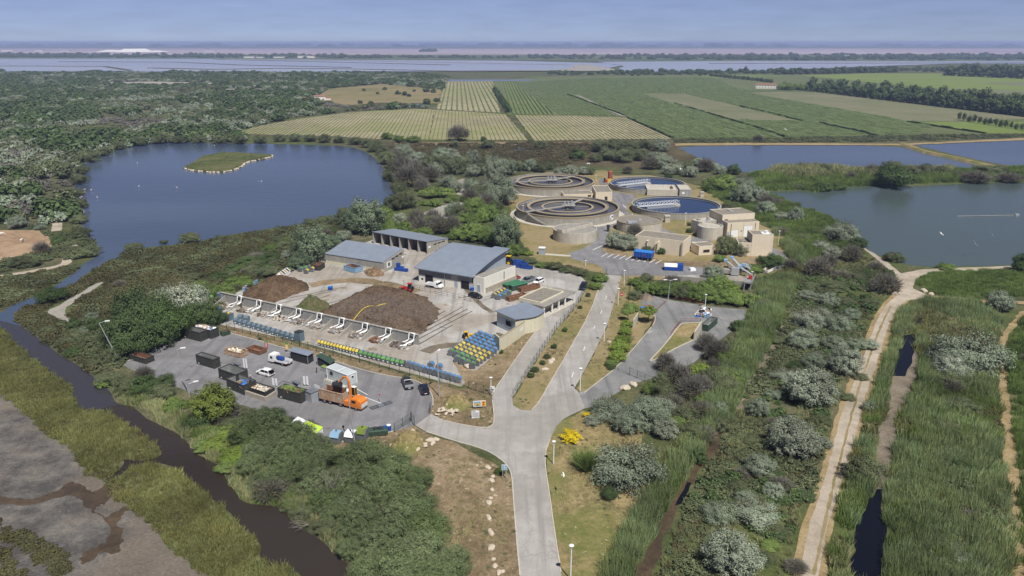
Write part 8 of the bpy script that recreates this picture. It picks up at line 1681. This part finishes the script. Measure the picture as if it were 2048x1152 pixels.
for q, lb in ((LBANK, "along the canal bend"),(LB2, "along the lower canal")):
    grow("marsh_scrub", "dense low green marsh growth " + lb, "scrub", q, 2.2, P_bank, .6,1.2, [LAGw], (.6,1.1)); grow("marsh_scrub", "low green bushes in the marsh growth " + lb, "scrub", q, .35, P_bshrub, .5,1.3, [LAGw], (.6,1.0),(.05,-.05,11)); grow("marsh_grass", "grey green grass standing in the marsh growth " + lb, "grass", q, .45, P_reed2,.35,.7, [LAGw], (.6,1.0),(.06,-.05,3)); grow("marsh_scrub", "brown patches in the marsh growth " + lb, "scrub", q, .5, P_brown, .5,1.2, [LAGw], (.6,1.0),(.08,.05,5))
for q, lb in (([(-30,1040),(0,1046),(73,1070),(120,1100),(149,1141),(120,1160),(60,1110),(0,1075)], "dark marsh strip on the mudflat corner"),([(-40,1090),(10,1100),(55,1150),(60,1190),(-80,1190)], "dark marsh patch at the end of the mudflat")): grow("marsh_scrub", lb, "scrub", q, 1.6, P_marsh, .5,1.1, [], (.6,1.1)); 
UL = [(-80,560),(0,560),(140,534),(160,540),(120,570),(80,590),(16,616),(-80,630)]
grow("marsh_scrub", "olive marsh scrub between footpath and canal", "scrub", UL, .6, P_marsh, .8,1.9, EX, (.6,1.1)); grow("marsh_scrub", "dark low shrubs between footpath and canal", "scrub", UL, .1, P_low, 1.0,2.2, EX)
DM = [(770,300),(790,288),(1060,286),(1200,288),(1190,300),(1140,330),(1000,340),(960,325),(880,320),(810,318)]
grow("marsh_scrub", "dark brown samphire marsh between lagoon and fields", "scrub", DM, .09, P_brown, 1.4,3.0, [], (.5,.9))
# reeds and growth at the right-hand part
RB = [(1545,460),(1600,500),(1610,530),(1590,570),(1570,610),(1560,650),(1530,700),(1490,770),(1460,830),(1430,900),(1390,960),(1330,1090),(1270,1190),(1190,1190),(1230,1110),(1290,1000),(1330,930),(1400,850),(1440,760),(1480,680),(1500,630),(1530,600),(1500,570),(1555,548),(1590,530)]
grow("reeds", "tall green reed belt running down from the water plant", "reeds", RB, .75, P_reed, .6,1.4, EX, (.7,1.3),(.05,-.22,21)); grow("reeds", "fresh green reeds mixed in the reed belt", "reeds", RB, .25, P_greenreed, .8,1.25, EX, (.8,1.2),(.03,0,1))
ST = [(1595,560),(1620,530),(1690,470),(1730,500),(1790,550),(1795,590),(1765,610),(1735,680),(1700,770),(1660,880),(1630,970),(1600,1090),(1585,1190),(1300,1190),(1350,1060),(1400,970),(1450,870),(1490,790),(1540,710),(1570,640)]
grow("undergrowth", "low olive undergrowth on the scrub strip beside the gravel track", "undergrowth", ST, .42, P_low, .6,1.7, EX, (.6,1.1),(.035,-.12,4)); grow("undergrowth", "dark green low bushes merging on the scrub strip beside the gravel track", "undergrowth", ST, .12, P_farD, .7,1.7, EX, (.6,1.0),(.04,-.02,14)); grow("undergrowth", "straw and green grass on the scrub strip beside the gravel track", "undergrowth", ST, .6, P_reed2,.4,.8, EX, (.6,1.0),(.04,-.05,8)); grow("undergrowth", "brown dry growth on the scrub strip beside the gravel track", "undergrowth", ST, .25, P_brown, .5,1.2, EX, (.5,.9),(.03,-.1,12))
BX = [(1870,545),(2060,540),(2120,590),(1960,598),(1860,588),(1835,575),(1838,556)]
grow("reeds", "short green reeds between the two arms of the track", "reeds", BX, .9, P_greenreed, .6,1.0, EX, (.5,.8)); grow("reeds", "grey green reeds mixed between the two arms of the track", "reeds", BX, .3, P_reed, .5,.8, EX, (.6,.9),(.03,0,5))
DR = [(1800,622),(1860,600),(1950,608),(2000,640),(1996,690),(1988,760),(2000,900),(2012,1050),(2020,1190),(1660,1190),(1670,1050),(1700,952),(1730,850),(1745,780),(1780,680)]
grow("reeds", "tall reeds lining the ditch beyond the gravel track", "reeds", DR, .75, P_reed, .5,1.35, EX, (.7,1.2),(.05,-.2,22)); grow("reeds", "bright green reeds lining the ditch beyond the gravel track", "reeds", DR, .4, P_greenreed, .7,1.2, EX, (.8,1.1),(.025,.0,2)); grow("reeds", "straw coloured reeds among the ditch reeds", "reeds", DR, .6, P_reed2,.8,1.4, EX, (.7,1.1),(.04,.0,9))
grow("reeds", "flattened straw reeds in patches beyond the gravel track", "reeds", DR, .9, P_bank, .9,1.7, EX, (.8,1.3),(.045,.1,33)); grow("undergrowth", "dry brown growth in patches beyond the gravel track", "undergrowth", DR, .5, P_brown, .7,1.6, EX, (.7,1.1),(.05,.16,41)); grow("undergrowth", "dark bushes in patches beyond the gravel track", "undergrowth", [(1900,640),(1990,650),(1990,760),(2015,1190),(1860,1190),(1880,900)], .16, P_low, 1.0,2.4, EX, (.7,1.0),(.05,.0,47))
grow("reeds", "yellowed reeds in patches of the reed belt", "reeds", RB, .8, P_bank, .9,1.6, EX, (.9,1.4),(.05,.12,35))
FR = [(2045,640),(2080,620),(2200,700),(2200,1190),(2060,1190),(2045,1000),(2030,850),(2018,740),(2016,700)]
grow("reeds", "dark green growth at the far side of the farm track", "reeds", FR, .8, P_greenreed, .6,1.1, EX, (.7,1.0))
PB_ = [(1500,350),(1540,347),(1700,344),(1900,342),(1990,340),(2060,335),(2200,335),(2200,352),(2048,363),(1869,366),(1747,371),(1690,374),(1640,384),(1530,381),(1515,372)]
grow("reeds", "reeds on the bank between the ponds", "reeds", PB_, .16, P_greenreed, 1.2,2.2, EX, (.6,.9)); grow("reeds", "pale tall reeds facing the upper pond", "reeds", [(1530,350),(1560,338),(1650,336),(1700,342),(1900,342),(1900,352),(1700,352),(1600,360)], .22, P_reed2,1.8,3.2, [], (.8,1.2))
UPB = [(1345,279),(1555,277),(1830,271),(2048,269),(2300,264),(2300,268),(2048,274),(1830,282),(1555,286),(1350,287)]
grow("reeds", "reedy edge between vineyard and upper ponds", "reeds", UPB, .08, P_low, 1.2,2.4, [], (.7,1.1))
NG = [(1400,375),(1450,350),(1520,380),(1600,412),(1690,450),(1720,490),(1690,500),(1620,540),(1595,490),(1545,455),(1480,425)]
grow("undergrowth", "green undergrowth behind the water plant", "undergrowth", NG, .28, P_greenreed, .8,1.6, EX, (.5,.9)); grow("undergrowth", "olive undergrowth behind the water plant", "undergrowth", NG, .12, P_low, .8,1.8, EX, (.6,.9),(.03,0,3))
CB = [(225,785),(262,812),(300,842),(372,880),(391,908),(448,937),(484,1004),(560,1012),(585,1044),(657,1091),(703,1130),(740,1170),(800,1170),(700,1060),(640,1000),(560,960),(470,900),(400,850),(330,815),(280,790)]
grow("reeds", "grey green reeds along the canal bank below the yard", "reeds", CB, .9, P_reed2,.7,1.3, [LAGw]); grow("reeds", "green reeds along the canal bank below the yard", "reeds", CB, .5, P_greenreed, .6,1.1, [LAGw], (.7,1.1),(.04,0,6))
YT = [(130,660),(230,650),(340,600),(440,590),(440,650),(360,680),(290,705),(240,735),(200,745)]
grow("undergrowth", "shaded undergrowth below the dark trees of the yard", "undergrowth", YT, .5, P_low, .7,1.6, EX)
# dry grass tufts
dryex = [GP(ROAD), GP(YARD), GP(SIDE), GP(LANE), GP(PLAT)]
for q, d_, lb in (([(1100,880),(1165,825),(1290,860),(1285,985),(1225,1100),(1200,1190),(1128,1190),(1115,1090),(1094,960)], 1.6, "on the verge with the road lamps"),([(1025,800),(1115,657),(1173,578),(1211,551),(1180,627),(1120,732),(1060,818)], 1.2, "on the verge beside the lane fence"),([(780,905),(860,868),(950,907),(1020,950),(1030,1000),(1040,1190),(900,1190),(860,1000)], 1.3, "on the dry plot by the junction"),([(1150,778),(1192,698),(1243,552),(1290,600),(1263,702),(1180,777)], 1.2, "on the hedge verge"),([(1302,720),(1359,652),(1400,648),(1388,678),(1313,718)], 2.0, "on the side yard triangle"),([(462,668),(440,652),(640,700),(925,778),(866,812),(826,759),(671,723)], 1.4, "under the dividing fence"),([(862,842),(880,790),(984,792),(986,850),(926,848)], 1.6, "on the boulder corner plot"),([(960,745),(1050,669),(1085,640),(1047,694),(984,788)], 1.2, "between bins and access lane"),([(790,864),(700,885),(640,890),(700,915),(850,900),(831,855)], 1.5, "on the bank under the yard")):
    grow("dry_grass", "short straw coloured dry grass " + lb, "grass", q, d_, P_straw, .5,1.1, dryex, (.5,1.0),(.12,.0,2)); grow("dry_grass", "small green weeds " + lb, "grass", q, d_ * .12, P_low, .15,.4, dryex, (.5,.9),(.07,.0,6))
grow("island_grass", "green growth covering the lagoon island", "grass", ISL, .5, P_greenreed, .6,1.1, [], (.4,.7)); grow("island_scrub", "olive shrubs covering the lagoon island", "scrub", ISL, .16, P_marsh, 1.0,2.4, [], (.5,.9),(.05,0,3))
# far scrub wood, one mass
FS = [(-300,144),(300,146),(520,147),(700,147),(900,152),(892,160),(885,180),(760,168),(660,177),(632,190),(650,205),(700,214),(860,214),(850,217),(700,222),(600,234),(510,252),(455,270),(500,285),(380,283),(243,296),(160,328),(148,362),(150,425),(155,440),(100,452),(0,452),(-300,470)]
clr = [GP(q) for q in ([(178,165),(300,163.5),(470,167),(472,171),(300,172),(220,171)], [(395,180),(470,177.5),(585,178),(588,182),(470,184)], [(605,197),(670,197),(670,206),(605,206)])]
fex = [LAGw] + clr
grow("far_scrub", "grey green scrub wood spreading beyond the lagoon", "scrub", FS, .013, P_farO, 2.5,5.5, fex, (.8,1.2),(.011,-.12,31)); grow("far_scrub", "silver bushes within the scrub wood beyond the lagoon", "scrub", FS, .012, P_farS, 2.5,5.0, fex, (.8,1.2),(.016,-.05,1)); grow("far_scrub", "dark pines within the scrub wood beyond the lagoon", "scrub", FS, .0045, P_farD, 4.0,8.5, fex, (.8,1.1),(.01,-.12,5)); grow("far_scrub", "bare grey bushes within the scrub wood beyond the lagoon", "scrub", FS, .012, P_farG, 2.0,5.0, fex, (.7,1.1),(.012,-.05,9))
NL = [(-60,470),(0,455),(80,455),(110,470),(140,470),(165,440),(190,490),(150,520),(100,520),(60,535),(0,545),(-60,555)]
grow("marsh_scrub", "low green scrub round the horse paddock", "scrub", NL, .25, P_low, .8,2.0, EX + [GP([(-40,455),(78,458),(102,482),(104,498),(39,516),(0,522),(-60,525)])])
FB = [(1060,146),(1300,144),(1560,142),(1700,139),(2400,136),(2400,142),(1700,145),(1420,149),(1100,151)]
grow("far_scrub", "sparse dark bushes on the strip behind the vineyards", "scrub", FB, .0012, P_farD, 4,9, [])
for i, (q, d_) in enumerate((([(-700,111.5),(150,111.5),(430,112),(700,113.5),(1050,115),(1050,117),(700,117),(430,116),(-700,116)], .00035),([(1050,112.5),(1500,110.5),(2300,109.5),(2300,119),(1500,120),(1050,118.5)], .0002),([(1200,116),(1600,117),(2300,115),(2300,121),(1400,121)], .00025),([(0,108.5),(360,109.5),(700,111),(700,112),(300,111.5),(-200,111)], .0002))):
    grow("far_treeline", "dark line of far trees on the green strip beyond the salt pans, " + ["canal side", "sea side", "pine side", "salt works side"][i], "trees", q, d_, P_farD, 7,17, [], (.7,1.0))
grow("far_treeline", "lone dark grove on the pink salt flat", "trees", [(842,102.5),(870,102),(870,104),(842,104)], .0008, P_farD, 14,24, [], (.6,.9)); grow("far_treeline", "darkest wooded plain under the horizon", "trees", [(-700,90.5),(2900,90.5),(2900,94),(-700,94)], .0000012, P_farD, 60,160, [], (.25,.4))
# vine rows
def vine_rows(name, label, px, p0, p1, gap, wd, h, mat, seg=9.0, miss=.03, ex=()):
    poly = GP(px, 0); a, b = G(*p0), G(*p1); d_ = (b - a).normalized(); nn = Vector((-d_.y, d_.x, 0)); s = [q.dot(nn) for q in poly]; t_ = [q.dot(d_) for q in poly]; Q = []; r2 = np.random.RandomState(3)
    for o_ in np.arange(min(s), max(s), gap):
        tt = np.arange(min(t_), max(t_), seg); x = nn.x * o_ + d_.x * (tt + seg / 2); y = nn.y * o_ + d_.y * (tt + seg / 2); k = inpoly(x, y, poly)
        for q in ex: k &= ~inpoly(x, y, q)
        k &= (r2.uniform(size=len(tt)) > miss)
        for t0 in tt[k]:
            e = seg * r2.uniform(.42,.5); m0 = t0 + seg / 2; hh = h * r2.uniform(.7,1.2); w0 = wd * r2.uniform(.7,1.2); A_ = nn * o_ + d_ * (m0 - e); B_ = nn * o_ + d_ * (m0 + e)
            z0 = .3; L0, L1 = A_ - nn * w0, B_ - nn * w0; R0, R1 = A_ + nn * w0, B_ + nn * w0; T0, T1 = A_ - nn * w0 * .5, B_ - nn * w0 * .5; U0, U1 = A_ + nn * w0 * .5, B_ + nn * w0 * .5
            Q += [[(L0.x, L0.y, z0),(L1.x, L1.y, z0),(T1.x, T1.y, z0 + hh),(T0.x, T0.y, z0 + hh)], [(T0.x, T0.y, z0 + hh),(T1.x, T1.y, z0 + hh),(U1.x, U1.y, z0 + hh),(U0.x, U0.y, z0 + hh)], [(U0.x, U0.y, z0 + hh),(U1.x, U1.y, z0 + hh),(R1.x, R1.y, z0),(R0.x, R0.y, z0)], [(L0.x, L0.y, z0),(T0.x, T0.y, z0 + hh),(U0.x, U0.y, z0 + hh),(R0.x, R0.y, z0)]]
    o = bpy.data.objects.new(name, quads_mesh(name, np.array(Q), [mat])); COL.objects.link(o); return tag(o, label, "vines", None, 'stuff')
vine_rows("vine_rows", "green vine rows of the beige striped vineyard", FIELDS["F4"], (874,219),(891,163),6.0,1.0,.9, "leaf_vine"); vine_rows("vine_rows", "thin young vine rows on the curved beige field", FIELDS["F1"], (760,279),(800,222),3.4,.28,.4, "leaf_olive"); vine_rows("vine_rows", "thin young vine rows on the middle beige field", FIELDS["F2"], (958,280),(945,225),3.4,.28,.4, "leaf_olive"); vine_rows("vine_rows", "thin young vine rows on the beige field by the pond path", FIELDS["F3"], (1066,281),(1028,230.5),3.4,.28,.4, "leaf_olive")
vine_rows("vine_rows", "green vine rows beside the dark hedge", FIELDS["F5"], (1020,228),(1003,164),4.5,.8,1.3, "leaf_vine")
vine_rows("vine_rows", "dense green vine rows of the wide vineyard", [(1030,166),(1180,156),(1420,155),(1480,180),(1600,180),(1860,250),(1830,268),(1560,275),(1350,277),(1258,234),(1118,230)], (1252,233),(1156,191),4.2,1.5,.7, "leaf_vine", 14.0,.05, [GP(FIELDS[q]) for q in ("F8", "F9", "F10")] + [GP([(1146,188),(1158,190),(1256,234),(1240,234)])])
for px in ([(1242,234),(1345,277)], [(1480,214),(1602,243),(1640,252)], [(1290,205),(1460,240),(1570,274)], [(1602,245),(1760,272)], [(1813,244),(1975,268)]):
    pass
for i, px in enumerate(([(1256,236),(1345,277)], [(1350,208),(1459,240),(1572,275)], [(1480,213),(1606,243)], [(1640,247),(1755,272)], [(1815,245),(1972,268)], [(1134,189),(1250,232)])):
    a = GP(px); m = MB()
    for p, q in zip(a, a[1:]):
        d_ = (q - p); n_ = max(1, int(d_.length / 6)); nn = Vector((-d_.y, d_.x, 0)).normalized()
        for k in range(n_):
            A_, B_ = p + d_ * (k / n_), p + d_ * ((k + 1) / n_); w_ = rnd.uniform(.7,1.3); hh = rnd.uniform(1.2,2.2); m.prism([A_ - nn * w_, B_ - nn * w_, B_ + nn * w_, A_ + nn * w_], .3, [hh, hh, hh * .8, hh * .8], "leaf_dark")
    tag(m.obj("field_hedge"), "dark low hedge line in the vineyards, " + ordw(i + 1) + " of the hedge lines", "hedge", "hedge lines in the vineyards")
# ---------------------------------------------------------------- air between the lens and the far plain
m = MB(); m.box(-30000,30000,-380,30000,-1.0,76.0, "salt"); hz = m.obj("haze"); hz.data.materials.clear()
hm_ = bpy.data.materials.new("haze_air"); hm_.use_nodes = True; nt = hm_.node_tree; nt.nodes.remove(nt.nodes["Principled BSDF"]); pv = nt.nodes.new("ShaderNodeVolumePrincipled")
pv.inputs['Color'].default_value = (.52,.63,1.0,1); pv.inputs['Density'].default_value = 0.00012; pv.inputs['Anisotropy'].default_value = 0.0
nt.links.new(pv.outputs[0], [n for n in nt.nodes if n.type == 'OUTPUT_MATERIAL'][0].inputs['Volume']); hz.data.materials.append(hm_); tag(hz, "thin bluish haze over the whole plain", "haze", None, 'stuff')
